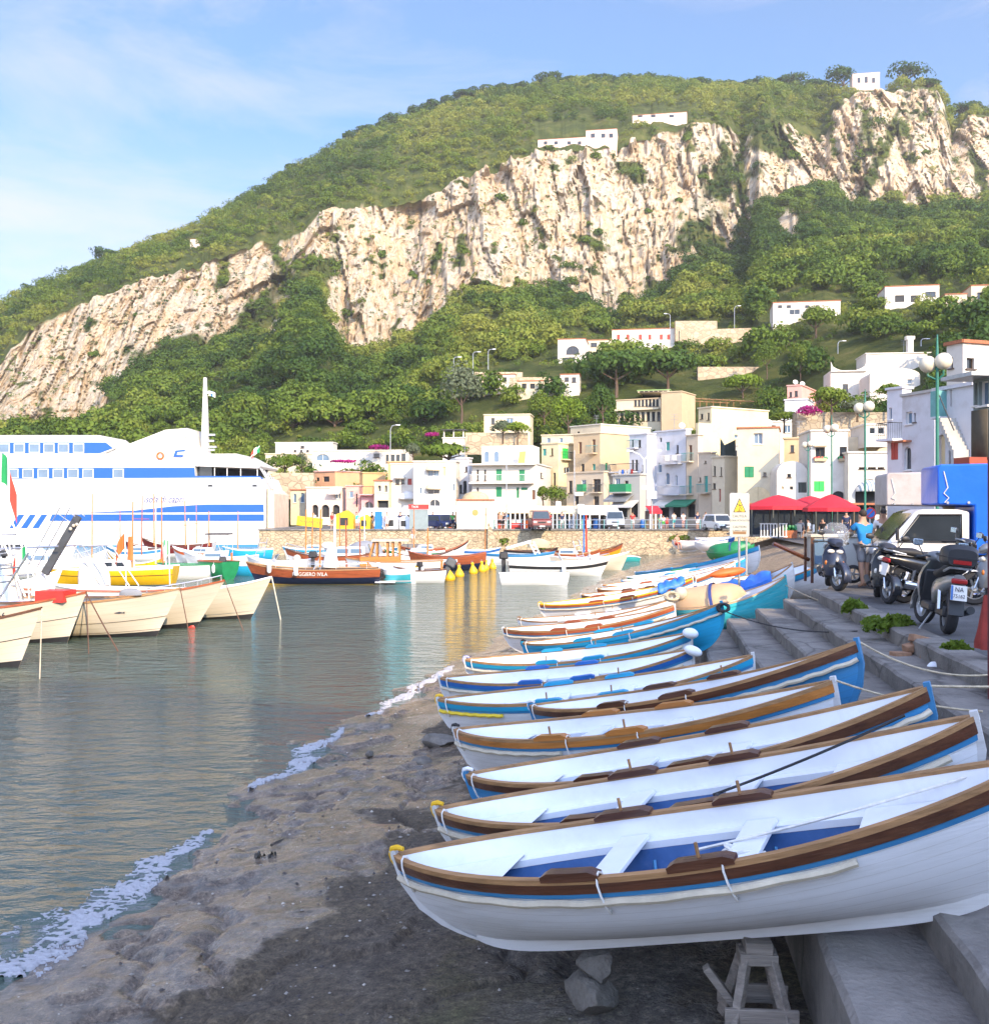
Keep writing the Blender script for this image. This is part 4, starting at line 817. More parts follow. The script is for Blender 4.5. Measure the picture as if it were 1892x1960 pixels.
# ================================================================== boats at their moorings
MOOR = 'boats moored in the harbour'
flagmats = [mat('flag_green', (.01, .25, .08), .8), mat('flag_white', (.75, .73, .68), .8), mat('flag_red', (.55, .05, .03), .8)]
def flag_mesh(mb, p, w, h, droop=.5, sgn=1):
    rows = []
    for i in range(10):
        u = i / 9; rows.append([Vector((sgn * u * w * .8, .06 * math.sin(u * 7), -v * h - droop * u * u * h * 1.3)) + Vector(p) for v in (0, .33, .67, 1)])
    for k in range(3): mb.sheet(rows[k * 3:k * 3 + 4], k)
class Boat:
    """a moored boat; local x runs to the bow, z = 0 at the keel"""
    def __init__(s, name, label, cat, tip, d, L, B, mid, rake, hullm, head=0.0, tw=.0, draft=.3, bands=(), railm=whitei, deckm=whitei, pb=1.0, rs=.2, group=MOOR, ss=None, fl=.3, deck=True, waist=.55):
        P = pix(tip[0], tip[1], d); zb = P.z - ZW
        s.h = h = Hull(L, B, draft + mid, sb=zb - mid, ss=(zb - mid) * .35 if ss is None else ss, rb=rake, rs=rs, pb=pb, ps=1.5, tw=tw, p=2.0, q=.9, vee=.15, fl=fl)
        s.root = r = thing(name, label, cat, group=group); s.draft = draft
        mb = hull_shell(h, 0, 1, 12)
        if tw:
            ring = [h.P(-1, j / 10, 1) for j in range(11)]; ring2 = [Vector((p.x, -p.y, p.z)) for p in ring[::-1]]; mb.add(ring + ring2, [tuple(range(22))])
        strakes(mb.build('hull', hullm, r, smooth=50), 13)
        for nm, v0, v1, m in bands: hull_band(h, v0, v1, .008, base=-.01).build(nm, m, r, smooth=50)
        rail_cap(h, .09, .03, .05).build('gunwale', railm, r, smooth=30)
        if deck: hull_deck(h, -.97, .985, .93 if waist > .5 else waist, .01).build('deck', deckm, r, smooth=50)
        # seat it so that the bow tip falls on P
        r.rotation_euler = (0, 0, head); t = Matrix.Rotation(head, 3, 'Z') @ h.P(1, 1, 1)
        r.location = (P.x - t.x, P.y - t.y, ZW - draft)
        s.head = head
    def part(s, mb, name, m, **k): return mb.build(name, m, s.root, **k)
    def loc(s, px, py, dd=0.0):
        """local point seen at px,py on the boat's centre plane (plus dd towards the viewer)"""
        ch, sh_ = math.cos(s.head), math.sin(s.head); o = s.root.location
        k = (px - CX) / F; x = (k * o.y - o.x + 0) / (ch - k * sh_); y_w = o.y + x * sh_
        return Vector((x, -dd if ch > 0 else dd, zat(py, y_w) - o.z))
    def gun(s, t): return s.h.zs(t)
    def mast(s, px, ytop, ybot, r=.05, m=orangew, name='mast', cross=None):
        a, b = s.loc(px, ybot), s.loc(px + rnd.uniform(-1.5, 1.5), ytop); mb = MB(); mb.tube([a, b], [r, r * .7], 7); o = s.part(mb, name, m)
        if cross: mb = MB(); z = a.z + (b.z - a.z) * cross; mb.tube([(a.x - .5, 0, z), (a.x + .5, 0, z + .02)], r * .6, 6); mb.build('crosstree', m, o)
        return o
    def cabin(s, x0, x1, w, h, z=None, m=whitei, win=True, slope=.35, roofm=None, winm=glassd):
        z = s.h.zs((x0 + x1) / s.h.L) - .1 if z is None else z
        mb = MB(); n = [(x0, z), (x0 + .05, z + h), (x1 - slope, z + h), (x1, z)]; mb.prism(n, -w / 2, w / 2, 'y'); c = s.part(mb, 'cabin', m, bevel=.04)
        if roofm: mb = MB(); mb.box(((x0 + x1 - slope) / 2, 0, z + h + .03), (x1 - x0 - slope + .3, w + .2, .06)); mb.build('roof', roofm, c)
        if win:
            L = x1 - x0 - slope
            for sd in (-1, 1):
                k = max(1, int(L / .7))
                for i in range(k):
                    xa = x0 + .12 + i * L / k; mb = MB(); mb.box((xa + (L / k - .14) / 2, sd * (w / 2 + .004), z + h * .62), (L / k - .14, .02, h * .42)); mb.build('window', winm, c)
        return c
    def screen(s, x, w, h, z, lean=-.3, frame=galv):
        mb = MB(); mb.prism([(x, z), (x + lean, z + h), (x + lean + .03, z + h), (x + .03, z)], -w / 2, w / 2); o = s.part(mb, 'windscreen', glassb)
        mb = MB(); mb.tube([(x, -w / 2, z), (x + lean, -w / 2, z + h), (x + lean, w / 2, z + h), (x, w / 2, z)], .02, 6); mb.build('screen_frame', frame, o)
    def bowrail(s, t0=.25, h=.45, m=steel, t1=.97):
        mb = MB()
        for sd in (1, -1):
            top = [s.h.P(t0 + (t1 - t0) * i / 8, 1, sd, -.05) + Vector((0, 0, h)) for i in range(9)]; mb.tube([s.h.P(t0, 1, sd, -.05)] + top, .016, 5)
            for i in (2, 4, 6, 8): mb.tube([top[i], top[i] - Vector((0, 0, h))], .013, 5)
        s.part(mb, 'bow_rail', m)
    def ladder_frame(s, pts_a, pts_b, m=steel, r=.025, name='ladder', n=5, rr=None):
        mb = MB(); mb.tube(pts_a, r, 6); mb.tube(pts_b, r, 6)
        for i in range(1, n + 1):
            u = i / (n + 1); f = lambda P: Vector(P[0]).lerp(Vector(P[-1]), u); mb.tube([f(pts_a), f(pts_b)], rr or r * .7, 5)
        return s.part(mb, name, m)
    def cover(s, a, size, m=canvasw, name='console_cover'):
        mb = MB(); rows = []
        for j in range(9):
            v = j / 8; k = (1 - v ** 3) ** .5 if name != 'console_cover' else 1 - .75 * v ** 1.7
            rows.append([Vector((a.x + size[0] / 2 * k * math.cos(w) * (1 + .05 * math.sin(3 * w + v * 4)), a.y + size[1] / 2 * k * math.sin(w), a.z + size[2] * v)) for w in [2 * math.pi * q / 14 for q in range(14)]])
        mb.sheet(rows, close=True); mb.add(rows[-1], [tuple(range(14))]); return s.part(mb, name, m, smooth=60)
    def outboard(s, z=None, m=blackp, k=1.0, y=0, tilt=0.0):
        x = -s.h.L / 2; z = s.h.zs(-1) if z is None else z; mb = MB(); Rm = Matrix.Rotation(tilt, 3, 'Y')
        mb.box(Vector((x - .22 * k, y, z + .30 * k)), (.52 * k, .36 * k, .40 * k), rot=Rm, taper=(.8, .8)); o = s.part(mb, 'outboard_motor', m, bevel=.07 * k, smooth=60)
        mb = MB(); q = Rm @ Vector((0, 0, -1)); mb.box(Vector((x - .22 * k, y, z + .3 * k)) + q * .62 * k, (.20 * k, .12 * k, .85 * k), rot=Rm, taper=(1.2, 1)); mb.build('shaft', m, o, bevel=.03 * k)
        return o
    def fender(s, t, sd=-1, r=.11, hgt=.42, m=whitei, v=.7):
        p = s.h.P(t, v, sd, r); mb = MB(); mb.lathe([(.02, hgt / 2 + .05), (r * .7, hgt / 2), (r, hgt / 2 - .08), (r, -hgt / 2 + .08), (r * .7, -hgt / 2), (.02, -hgt / 2 - .04)], 10, M=Matrix.Translation(p)); mb.tube([p + Vector((0, 0, hgt / 2)), s.h.P(t, 1, sd, .01)], .012, 4); s.part(mb, 'fender', m)
    def flag(s, p, hgt, w=.5, fh=.32, lean=.2, sgn=-1, mats=None):
        mb = MB(); mb.tube([p, p + Vector((lean, 0, hgt))], .018, 6); st = s.part(mb, 'flag_staff', whitei); mb = MB(); flag_mesh(mb, p + Vector((lean, 0, hgt)), w, fh, 1.1, sgn); mb.build('flag', mats or flagmats, st)
    def lettering(s, body, t, v, size, m, sd=-1, name='lettering', sx=1.0):
        q, q2, q3 = s.h.P(t, v, sd, .02), s.h.P(t + .05, v, sd, .02), s.h.P(t, v + .1, sd, .02)
        X = (q2 - q).normalized(); flip = (s.root.matrix_world.to_3x3() @ X)
        if math.cos(s.head) < 0: X = -X
        Z = q3 - q; N_ = X.cross(Z).normalized(); Y = N_.cross(X).normalized(); o = text(body, size, m, s.root, (0, 0, 0), (0, 0, 0), name=name, sx=1); Mx = Matrix((X * sx, Y, N_)).transposed().to_4x4(); Mx.translation = q + N_ * .012; o.matrix_local = Mx
    def bench(s, x, w, z, m=whitei, name='thwart', d=.35): mb = MB(); mb.box((x, 0, z), (d, w, .08)); s.part(mb, name, m)
boot = blackp
HD = R(-6)
M1 = Boat('moored_boat', 'white boat with a brown gunwale and a sharp bow, nearest of the moored row', 'boat', (80, 1165), 26.8, 7.5, 2.4, 1.02, .74, creamp, HD, bands=[('boot_top', .10, .27, boot), ('hull_line', .60, .613, blackp)], railm=brownw)
M2 = Boat('moored_boat', 'white boat numbered 266 with a covered console, second sharp bow of the row', 'boat', (165, 1135), 32.0, 8, 2.6, 1.05, .72, creamp, HD, bands=[('boot_top', .10, .27, boot), ('hull_line', .60, .612, blackp)], railm=redw)
M3 = Boat('moored_boat', 'cream planked boat with a small fish painted on its sharp bow', 'boat', (345, 1127), 33.5, 8.5, 2.6, 1.10, .95, creamp, HD, bands=[('boot_top', .10, .27, boot), ('hull_line', .52, .530, blackp), ('low_line', .30, .306, brownw)], railm=tanw)
M4 = Boat('moored_boat', 'white boat with a long red brown gunwale and a red spot at its waterline', 'boat', (430, 1112), 36.0, 8.5, 2.6, 1.12, 1.2, creamp, HD, bands=[('boot_top', .10, .27, boot)], railm=redw)
M5 = Boat('moored_boat', 'plain white boat at the end of the row with a rope over its bow', 'boat', (520, 1105), 39.0, 8.5, 2.5, 1.02, .95, creamp, HD, bands=[('boot_top', .10, .27, boot), ('hull_line', .33, .342, galv)], railm=whitei)
M2.lettering('NA 266', .40, .83, .26, inkm)
mb = MB(); p = M3.h.P(.62, .72, -1, .012)
mb.prism([(-.16, 0), (-.11, .018), (.02, .035), (.12, .012), (.18, .034), (.18, -.03), (.12, -.006), (.02, -.03), (-.11, -.018)], 0, .01); o = M3.part(mb, 'fish_emblem', inkm); o.location = p; o.rotation_euler = (0, 0, R(18))
mb = MB(); mb.ball((M4.h.L / 2 - 1.25, 0, .30), (.22, .08, .18), 10, 6); M4.part(mb, 'red_keel_end', redp)
# M2's console, ladder, boom and flag; M3's cover and tube frames
M2.cover(M2.loc(22, 1146, .3), (.9, .9, 1.25)); M2.cover(M2.loc(70, 1140, -.2), (.55, .6, .75))
M2.ladder_frame([M2.loc(28, 1140, .6), M2.loc(8, 1040, .6)], [M2.loc(54, 1138, .5), M2.loc(34, 1036, .5)], galv, .03, n=4)
a, b = M2.loc(86, 1098), M2.loc(150, 988); mb = MB(); dv = (b - a); mb.box((a + b) / 2, (.12, .22, dv.length), rot=dv.to_track_quat('Z', 'Y').to_matrix()); gw = M2.part(mb, 'gangway', mat('dark_grey_metal', (.06, .065, .07), .5, var=.2))
mb = MB(); off = Vector((-.42, 0, .28))
for y in (-.3, .3): mb.tube([a + off + Vector((0, y, -.1)), b + off + Vector((0, y, 0)), b + Vector((.05, y, 0))], .016, 5)
for i in range(5): q = a.lerp(b, .1 + .2 * i); mb.tube([q + Vector((0, -.3, 0)), q + off + Vector((0, -.3, 0))], .013, 5)
mb.build('handrail', steel, gw)
mb = MB()
for i, (x, y) in enumerate(((146, 1006), (140, 1012), (152, 1004))): mb.ball(M2.loc(x, y, .16), .055, 8, 6)
mb.build('lamp_cluster', creamp, gw)
M2.ladder_frame([M2.loc(-30, 1052, .4), M2.loc(125, 1045, .4)], [M2.loc(-30, 1052, -.6), M2.loc(125, 1045, -.6)], steel, .03, name='roof_frame', n=6)
M2.ladder_frame([M2.loc(0, 985, .4), M2.loc(62, 1140, .4)], [M2.loc(0, 985, -.5), M2.loc(62, 1140, -.5)], steel, .03, name='awning_frame', n=3)
M2.flag(M2.loc(76, 1143, .6), 1.6, .55, .45, -.1, -1)
mb = MB(); mb.box(M2.loc(110, 1140, .1), (.9, .8, .35)); M2.part(mb, 'red_crate', redp)
M3.cover(M3.loc(188, 1118, .3), (1.0, .9, .85), name='boat_cover'); M3.cover(M3.loc(268, 1136, .7), (.75, .25, .22), mat('grey_cloth', (.22, .23, .25), .8), name='hatch_hood')
for k, x in enumerate((180, 196, 232, 250)):
    mb = MB(); mb.tube([M3.loc(x + 34, 1118, .7), M3.loc(x - 18, 1042, .7), M3.loc(x - 60, 1045, .7)], .024, 6); M3.part(mb, 'frame_tube', galv)
M3.flag(M3.loc(258, 1138, .6), 2.0, .4, .5, -.05, -1, [orangec] * 3)
M4.flag(M4.loc(325, 1120), 1.6, .3, .5, -.03, -1)
M4.bowrail(.45, .22, steel)
M1.ladder_frame([M1.loc(-40, 1170, .7), M1.loc(30, 1060, .7)], [M1.loc(-40, 1170, -.6), M1.loc(30, 1060, -.6)], steel, .03, name='awning_frame', n=3)
M1.flag(M1.loc(-8, 1150), 3.8, .5, .75, .15, 1)
# bow lines down to the water
def line(label, a, b, sag=.05, m=ropem, r=.016): return rope(label, a, b, sag, m, r)
rust = mat('rusty_chain', (.12, .06, .035), .85, var=.4, vs=20)
tipw = lambda B_: B_.root.matrix_basis @ B_.h.P(1, 1, 1)
line('brown mooring line from the nearest moored bow into the water', tipw(M1), gz(76, 1300, ZW), .0, ropem)
line('brown mooring line dropping from the bow numbered 266', tipw(M2), gz(170, 1252, ZW), 0, rust)
line('rusty slanting chain from the bow numbered 266', tipw(M2), gz(226, 1247, ZW), .02, rust, .022)
line('brown mooring line dropping from the bow with the fish', tipw(M3), gz(366, 1232, ZW), .02, rust)
line('thin slanting mooring line from the red gunwaled bow', tipw(M4), gz(466, 1208, ZW), .02, rust)
line('pale rope hanging from the plain white bow', tipw(M5), gz(537, 1186, ZW), -.02, foamt, .024)
# farther boats
Y1 = Boat('sailing_boat', 'yellow and black lined wooden boat with a white cabin', 'boat', (80, 1084), 57, 7.2, 2.4, .92, .4, yellowp, math.pi + R(4), tw=.7, bands=[('boot_top', .02, .26, bluep), ('hull_line', .66, .69, blackp), ('sheer_band', .93, 1, whitei)], ss=.1)
Y1.cabin(-1.2, 1.3, 1.5, .55); Y1.mast(253, 960, 1088, .05, orangew, cross=None); Y1.mast(176, 945, 1088, .04, orangew)
Y1.flag(Y1.loc(318, 1085), 1.5, .3, .5, 0.05, 1)
mb = MB(); a = Y1.loc(251, 1072, .2); mb.sheet([[a + Vector((.3 * i / 4 - .15, .05 * math.sin(i), 0)), a + Vector((.22 * i / 4 - .1, .04 * math.sin(i + 1), 1.3))] for i in range(5)]); Y1.part(mb, 'furled_orange_sail', orangec)
Y2 = Boat('small_boat', 'yellow open boat behind the yellow cabin boat', 'boat', (205, 1052), 68, 3.6, 1.6, .65, .3, yellowp, math.pi, tw=.8)
Y2.mast(271, 948, 1062, .045, redw, cross=.6)
W1 = Boat('small_boat', 'white open boat with an outboard seen from its stern quarter', 'boat', (300, 1078), 62, 3.6, 1.7, .85, .3, whitep, math.pi + R(10), tw=.85, railm=greenp); W1.outboard(k=.9); W1.bench(.3, 1.3, 1.0)
W1.mast(298, 960, 1080, .05, foamt); W1.mast(310, 950, 1075, .045, orangew)
G1 = Boat('small_boat', 'dark green boat with red brown rail and a yellow rope', 'boat', (380, 1073), 63.5, 2.9, 1.6, 1.05, .4, greenp, math.pi - R(35), tw=.85, railm=redw, bands=[('boot_top', .05, .25, orangew)]); G1.fender(-.6, 1, .1)
B1 = Boat('small_boat', 'small bright blue boat between the green boat and the red one', 'boat', (436, 1078), 66, 2.4, 1.5, .65, .3, azure, math.pi - R(12), tw=.85, bands=[('boot_top', .05, .2, whitei)])
B1.mast(444, 1058, 1090, .09, orangec, name='orange_post')
RB = Boat('wooden_launch', 'long launch with red varnished topsides over navy hull and yellow waterline', 'boat', (470, 1076), 58, 7.5, 2.3, .80, .75, navy, math.pi + R(3), tw=.75, bands=[('topside_planks', .60, 1.0, redw), ('boot_top', .13, .24, yellowp)], railm=tanw, draft=.25, ss=.05)
RB.lettering('RUGGIERO IVILA', .02, .80, .30, inkw, sd=1, sx=.85)
RB.cover(RB.loc(634, 1085, .2), (.85, .8, 1.35)); RB.ladder_frame([RB.loc(600, 1090), RB.loc(622, 1048)], [RB.loc(612, 1090), RB.loc(632, 1048)], steel, .03, n=4)
mb = MB(); mb.ball(RB.loc(626, 1044), (.32, .25, .2), 10, 6); RB.part(mb, 'radar', whitei)
for t in (.62, .22): RB.fender(t, 1, .12, .5, whitei, .98)
RB.bowrail(-.8, .35, steel); RB.mast(612, 975, 1085, .055, orangew); RB.mast(640, 985, 1060, .06, whitei)
for i in range(3):
    mb = MB(); w = 2.2 * i; a = RB.loc(722, 1100); mb.tube([a + Vector((.25 * math.cos(q) - .1 * i, .3 - .2 * i, .28 * math.sin(q))) for q in [math.pi * 2 * j / 16 for j in range(17)]], .05, 6); RB.part(mb, 'stern_wheel', blackp)
mb = MB(); mb.box(RB.loc(738, 1113), (1.1, 1.5, .06)); RB.part(mb, 'swim_platform', whitei)
WH = Boat('wheelhouse_boat', 'white boat with an orange brown wooden wheelhouse', 'boat', (660, 1068), 66, 6.2, 2.4, .85, .5, whitep, math.pi + R(4), tw=.8, railm=tanw)
c0, c1 = WH.loc(690, 1082), WH.loc(765, 1082)
mb = MB(); mb.prism([(c0.x, .9), (c0.x, 1.5), (c1.x, 1.5), (c1.x, .9)][::-1], -.9, .9); cab = WH.part(mb, 'wheelhouse', orangew)
for px in (705, 722, 742, 752, 765):
    a, b = WH.loc(px, 1078), WH.loc(px + (12 if px < 720 else 0), 1034)
    for y in (-.85, .85): mb = MB(); mb.box(((a.x + b.x) / 2, y, (a.z + b.z) / 2), (.12, .08, b.z - a.z), rot=Matrix.Rotation(math.atan2(b.x - a.x, b.z - a.z), 3, 'Y')); mb.build('post', orangew, cab)
mb = MB(); a, b = WH.loc(712, 1034), WH.loc(782, 1032); mb.box(((a.x + b.x) / 2, 0, a.z), (abs(b.x - a.x), 2.2, .12)); mb.build('roof', creamp, cab)
mb = MB(); a, b = WH.loc(700, 1078), WH.loc(722, 1040); mb.box(((a.x + b.x) / 2, 0, (a.z + b.z) / 2), (.05, 1.5, 1.25), rot=Matrix.Rotation(R(20), 3, 'Y')); mb.build('windscreen', glassb, cab)
WH.mast(689, 1000, 1080, .05, redw); WH.mast(663, 995, 1085, .06, redw)
SP = Boat('speedboat', 'small white speedboat with a turquoise side panel, stern to the viewer', 'boat', (722, 1078), 59.5, 2.6, 1.7, .75, .3, whitep, math.pi - R(25), tw=.9, bands=[('side_panel', .3, .75, cyanp)]); SP.outboard(k=.7)
OB = Boat('small_boat', 'white boat with a big grey outboard tilted beside yellow buoys', 'boat', (752, 1085), 59, 3.0, 1.8, .7, .3, whitep, math.pi + R(3), tw=.9, railm=brownw); OB.outboard(k=1.25, m=mat('dark_grey_metal', (.06, .065, .07), .5), tilt=R(-28)); OB.mast(845, 1072, 1106, .09, orangew, name='stern_post')
RB2 = Boat('wooden_launch', 'shorter red and navy launch with a white name board, behind the yellow buoys', 'boat', (780, 1055), 72, 5.4, 2.2, .9, .5, navy, math.pi + R(2), tw=.7, bands=[('topside_planks', .58, 1.0, redw), ('boot_top', .1, .2, yellowp)], railm=redw, ss=.3)
mb = MB(); q = RB2.h.P(.05, .82, 1, .03); mb.box(q, (1.7, .04, .17)); RB2.part(mb, 'name_board', whitei); RB2.mast(818, 1010, 1060, .07, orangew)
WB = Boat('moored_boat', 'white boat with a black sheer line below the stone wall', 'boat', (897, 1034), 86, 5.2, 2.0, .75, .8, whitep, R(3), bands=[('sheer_band', .9, 1, blackp)], railm=redw)
for t in (-.5, -.1, .2): WB.fender(t, -1, .13, .3, whitei, .95)
BW = Boat('moored_boat', 'white boat with a blue rail left of the motor boat', 'boat', (1062, 1056), 79, 5.3, 2.0, .75, .5, whitep, R(3), bands=[('sheer_band', .88, 1, bluep)], railm=bluep)
mb = MB(); a, b = BW.loc(968, 1048), BW.loc(1015, 1038); mb.prism([(a.x, a.z), (b.x, b.z + .15), (b.x, b.z), (a.x, a.z - .12)], -.8, .8); BW.part(mb, 'sunshade', canvasw); BW.ladder_frame([BW.loc(1012, 1038), BW.loc(1030, 1072)], [BW.loc(1020, 1036), BW.loc(1038, 1070)], whitei, .06, n=4)
WM = Boat('motor_boat', 'white motor boat with a black side stripe and black outboard', 'boat', (1168, 1066), 66, 6.5, 2.3, .80, .75, whitep, R(2), tw=.85, bands=[('side_stripe', .66, .82, blackp)], railm=whitei); WM.outboard(k=1.15); WM.screen(.2, 1.3, .5, 1.2); WM.fender(.05, -1, .13, .5); WM.bowrail(.45, .25)
WM.ladder_frame([WM.loc(1105, 1075, .3), WM.loc(1095, 1035, .3)], [WM.loc(1118, 1073, .3), WM.loc(1106, 1033, .3)], steel, .03, name='t_top_frame', n=3); WM.bench(-1.2, 1.6, 1.1, canvasw, 'seat')
RW = Boat('rowing_boat', 'plain white rowing boat afloat in front of the motor boat', 'boat', (1089, 1098), 57.5, 3.85, 1.45, .60, .22, whitep, R(2), tw=.75, pb=1.6, railm=whitei, deck=False); RW.bench(.3, 1.2, .7); RW.bench(-.8, 1.2, .7)
mb = hull_shell(RW.h, .25, 1, 6, -.03); RW.part(mb, 'inner_planking', whitei)
YB = Boat('moored_boat', 'orange yellow boat with a varnished rail near the sand', 'boat', (1192, 1040), 84, 6.2, 2.1, .75, .6, mat('orange_yellow_paint', (.70, .30, .01), .45), R(4), bands=[('sheer_band', .8, 1, redw)], railm=brownw); YB.mast(1117, 985, 1058, .07, royal); YB.mast(1122, 985, 1064, .08, redp); YB.fender(-.2, -1, .2, .35, orangec, .8)
CB = Boat('moored_boat', 'cream boat whose sharp bow shows right of the motor boat', 'boat', (1204, 1056), 72, 5.5, 2.0, .8, .7, creamp, R(2), railm=whitei)
TD = Boat('dinghy', 'small teal dinghy near the far sand', 'boat', (1226, 1068), 85, 1.7, .9, .4, .2, mat('teal_paint', (.03, .32, .33), .5), R(5), tw=.8)
BK = Boat('moored_boat', 'dark edged pale boat moored against the stone wall', 'boat', (1068, 1048), 88, 4.6, 2.0, .7, .5, whitep, R(3), bands=[('sheer_band', .85, 1, blackp)], railm=brownw); BK.cover(BK.loc(1030, 1048), (1.9, 1.2, .8), mat('khaki_canvas', (.40, .34, .22), .85), 'boat_cover')
LB = Boat('moored_boat', 'white boat with red brown top strake and a round fender', 'boat', (545, 1050), 71, 6, 2.2, 1.0, .7, whitep, math.pi + R(3), bands=[('sheer_band', .78, 1, redw)], railm=brownw, tw=.7)
p = LB.loc(572, 1068, .95); mb = MB(); mb.ball(p, .27, 12, 8); LB.part(mb, 'round_fender', creamp); LB.cabin(-2.4, -.2, 1.5, .7, winm=glassb); LB.bowrail(.0, .4); LB.mast(585, 975, 1060, .06, orangew); LB.mast(597, 982, 1050, .05, orangew)
DR = Boat('moored_boat', 'maroon launch by the ferry, nearer of two', 'boat', (238, 1036), 92, 6.5, 2.1, .8, .7, whitep, math.pi, bands=[('sheer_band', .6, 1, mat('maroon_paint', (.14, .015, .015), .4))], railm=brownw, tw=.7); DR.mast(295, 945, 1044, .06, orangew); DR.mast(355, 958, 1044, .06, orangew, cross=.45)
DR2 = Boat('moored_boat', 'maroon launch right under the ferry side', 'boat', (270, 1029), 100, 7, 2.2, .8, .7, whitep, math.pi, bands=[('sheer_band', .6, 1, MATS['maroon_paint'])], railm=brownw, tw=.7); DR2.mast(376, 965, 1040, .05, orangew, cross=.5)
BI = Boat('motor_boat', 'white motor boat with a dark bimini top', 'boat', (350, 1054), 74, 5.2, 2.0, .75, .6, whitep, math.pi, tw=.85); BI.cabin(-.4, 1.2, 1.5, .5, winm=glassb)
a, b = BI.loc(398, 1022), BI.loc(440, 1024); mb = MB(); mb.box(((a.x + b.x) / 2, 0, a.z), (abs(a.x - b.x), 1.6, .1)); bt = BI.part(mb, 'bimini', mat('dark_canvas', (.05, .045, .05), .85)); mb = MB()
for px, q in ((398, 388), (440, 440), (415, 430)):
    for dd in (-.75, .75): mb.tube([BI.loc(px, 1023, dd), BI.loc(q, 1060, dd)], .025, 5)
mb.build('bimini_frame', steel, bt); BI.mast(400, 978, 1045, .05, orangew)
CR = Boat('cabin_cruiser', 'white cabin cruiser with dark windows by the left edge', 'boat', (150, 1040), 74, 8, 2.8, 1.1, 1.0, whitep, R(4), tw=.8); CR.cabin(-2.5, 1.6, 2.0, .9, slope=.9); CR.bowrail(.2, .5)
CR2 = Boat('cabin_cruiser', 'white cruiser with a pale awning behind the slanted gangway', 'boat', (205, 1052), 64, 6, 2.3, .9, .7, whitep, R(2), tw=.8); CR2.cabin(-2, 1.0, 1.7, .7, slope=.6, winm=glassb); CR2.outboard(k=1); CR2.bowrail(.3, .4)
CR3 = Boat('motor_boat', 'white open motor boat with red seats near the covered console', 'boat', (120, 1090), 47, 6, 2.2, .8, .7, whitep, R(0), tw=.85); CR3.screen(.2, 1.4, .5, 1.1); CR3.bench(-1, 1.6, 1.15, redp, 'seat', .6); CR3.ladder_frame([CR3.loc(40, 1090), CR3.loc(52, 1020)], [CR3.loc(60, 1090), CR3.loc(72, 1020)], whitei, .04, n=4)
SB = Boat('motor_boat', 'grey and white motor boat with outboard behind the long launch', 'boat', (470, 1062), 69, 4.2, 1.9, .7, .6, whitep, math.pi, tw=.85); SB.outboard(k=1.1); SB.screen(.3, 1.2, .5, 1.0); SB.ladder_frame([SB.loc(488, 1065), SB.loc(498, 1030)], [SB.loc(505, 1065), SB.loc(512, 1030)], steel, .03, n=3)
GB = Boat('motor_boat', 'grey hooded motor boat behind the wheelhouse boat', 'boat', (672, 1052), 78, 4.6, 2.0, .8, .5, whitep, math.pi, tw=.85); GB.cover(GB.loc(700, 1060), (2.6, 1.6, 1.0), mat('grey_cloth', (.22, .23, .25), .8), 'boat_cover')
for px, py, d, L_, hm, bd, rm, fl, mst, lab in [(540, 1046, 90, 4.6, whitep, azure, whitei, 1, 0, 'white and azure boat close to the ferry stern'), (620, 1046, 84, 5.0, whitep, brownw, tanw, 1, 1, 'white boat with a dark wooden sheer and bare mast behind the long launch'), (668, 1043, 92, 4.2, bluep, None, whitei, 1, 1, 'mid blue boat with a mast below the blue vending panel'), (735, 1050, 82, 4.6, whitep, greenp, whitei, 1, 0, 'white and green boat left of the shorter launch'), (762, 1044, 90, 4.0, creamp, redw, redw, 1, 1, 'cream boat with red rail below the grey panel'), (868, 1052, 78, 4.2, whitep, None, brownw, 0, 0, 'white boat tucked right of the shorter launch'), (958, 1048, 88, 3.8, whitep, royal, whitei, 0, 1, 'white boat with royal blue sheer below the quay stair'), (1150, 1050, 80, 4.4, whitep, redw, tanw, 0, 0, 'white boat with a red brown sheer before the orange yellow one'), (330, 1046, 84, 4.6, whitep, orangec, whitei, 1, 1, 'white boat with an orange sheer below the ferry name'), (425, 1046, 88, 4.2, azure, None, whitei, 1, 1, 'azure boat under the ferry stripes'), (200, 1042, 86, 4.8, whitep, bluep, whitei, 1, 1, 'white boat with blue sheer behind the yellow open boat')]:
    B_ = Boat('moored_boat', lab, 'boat', (px, py), d, L_, 1.8, .75, .5, hm, (math.pi if fl else 0) + R(rnd.uniform(-14, 14)), bands=[('sheer_band', .8, 1, bd)] if bd else [], railm=rm, tw=.75)
    B_.cabin(-1.0, .5, 1.1, .5, winm=glassb) if rnd.random() < .6 else B_.bench(-.3, 1.4, 1.0)
    q = px + (30 if fl else -30)
    if mst: B_.mast(q, 985 + rnd.uniform(-15, 10), 1058, .05, rnd.choice((orangew, whitei, redw)))
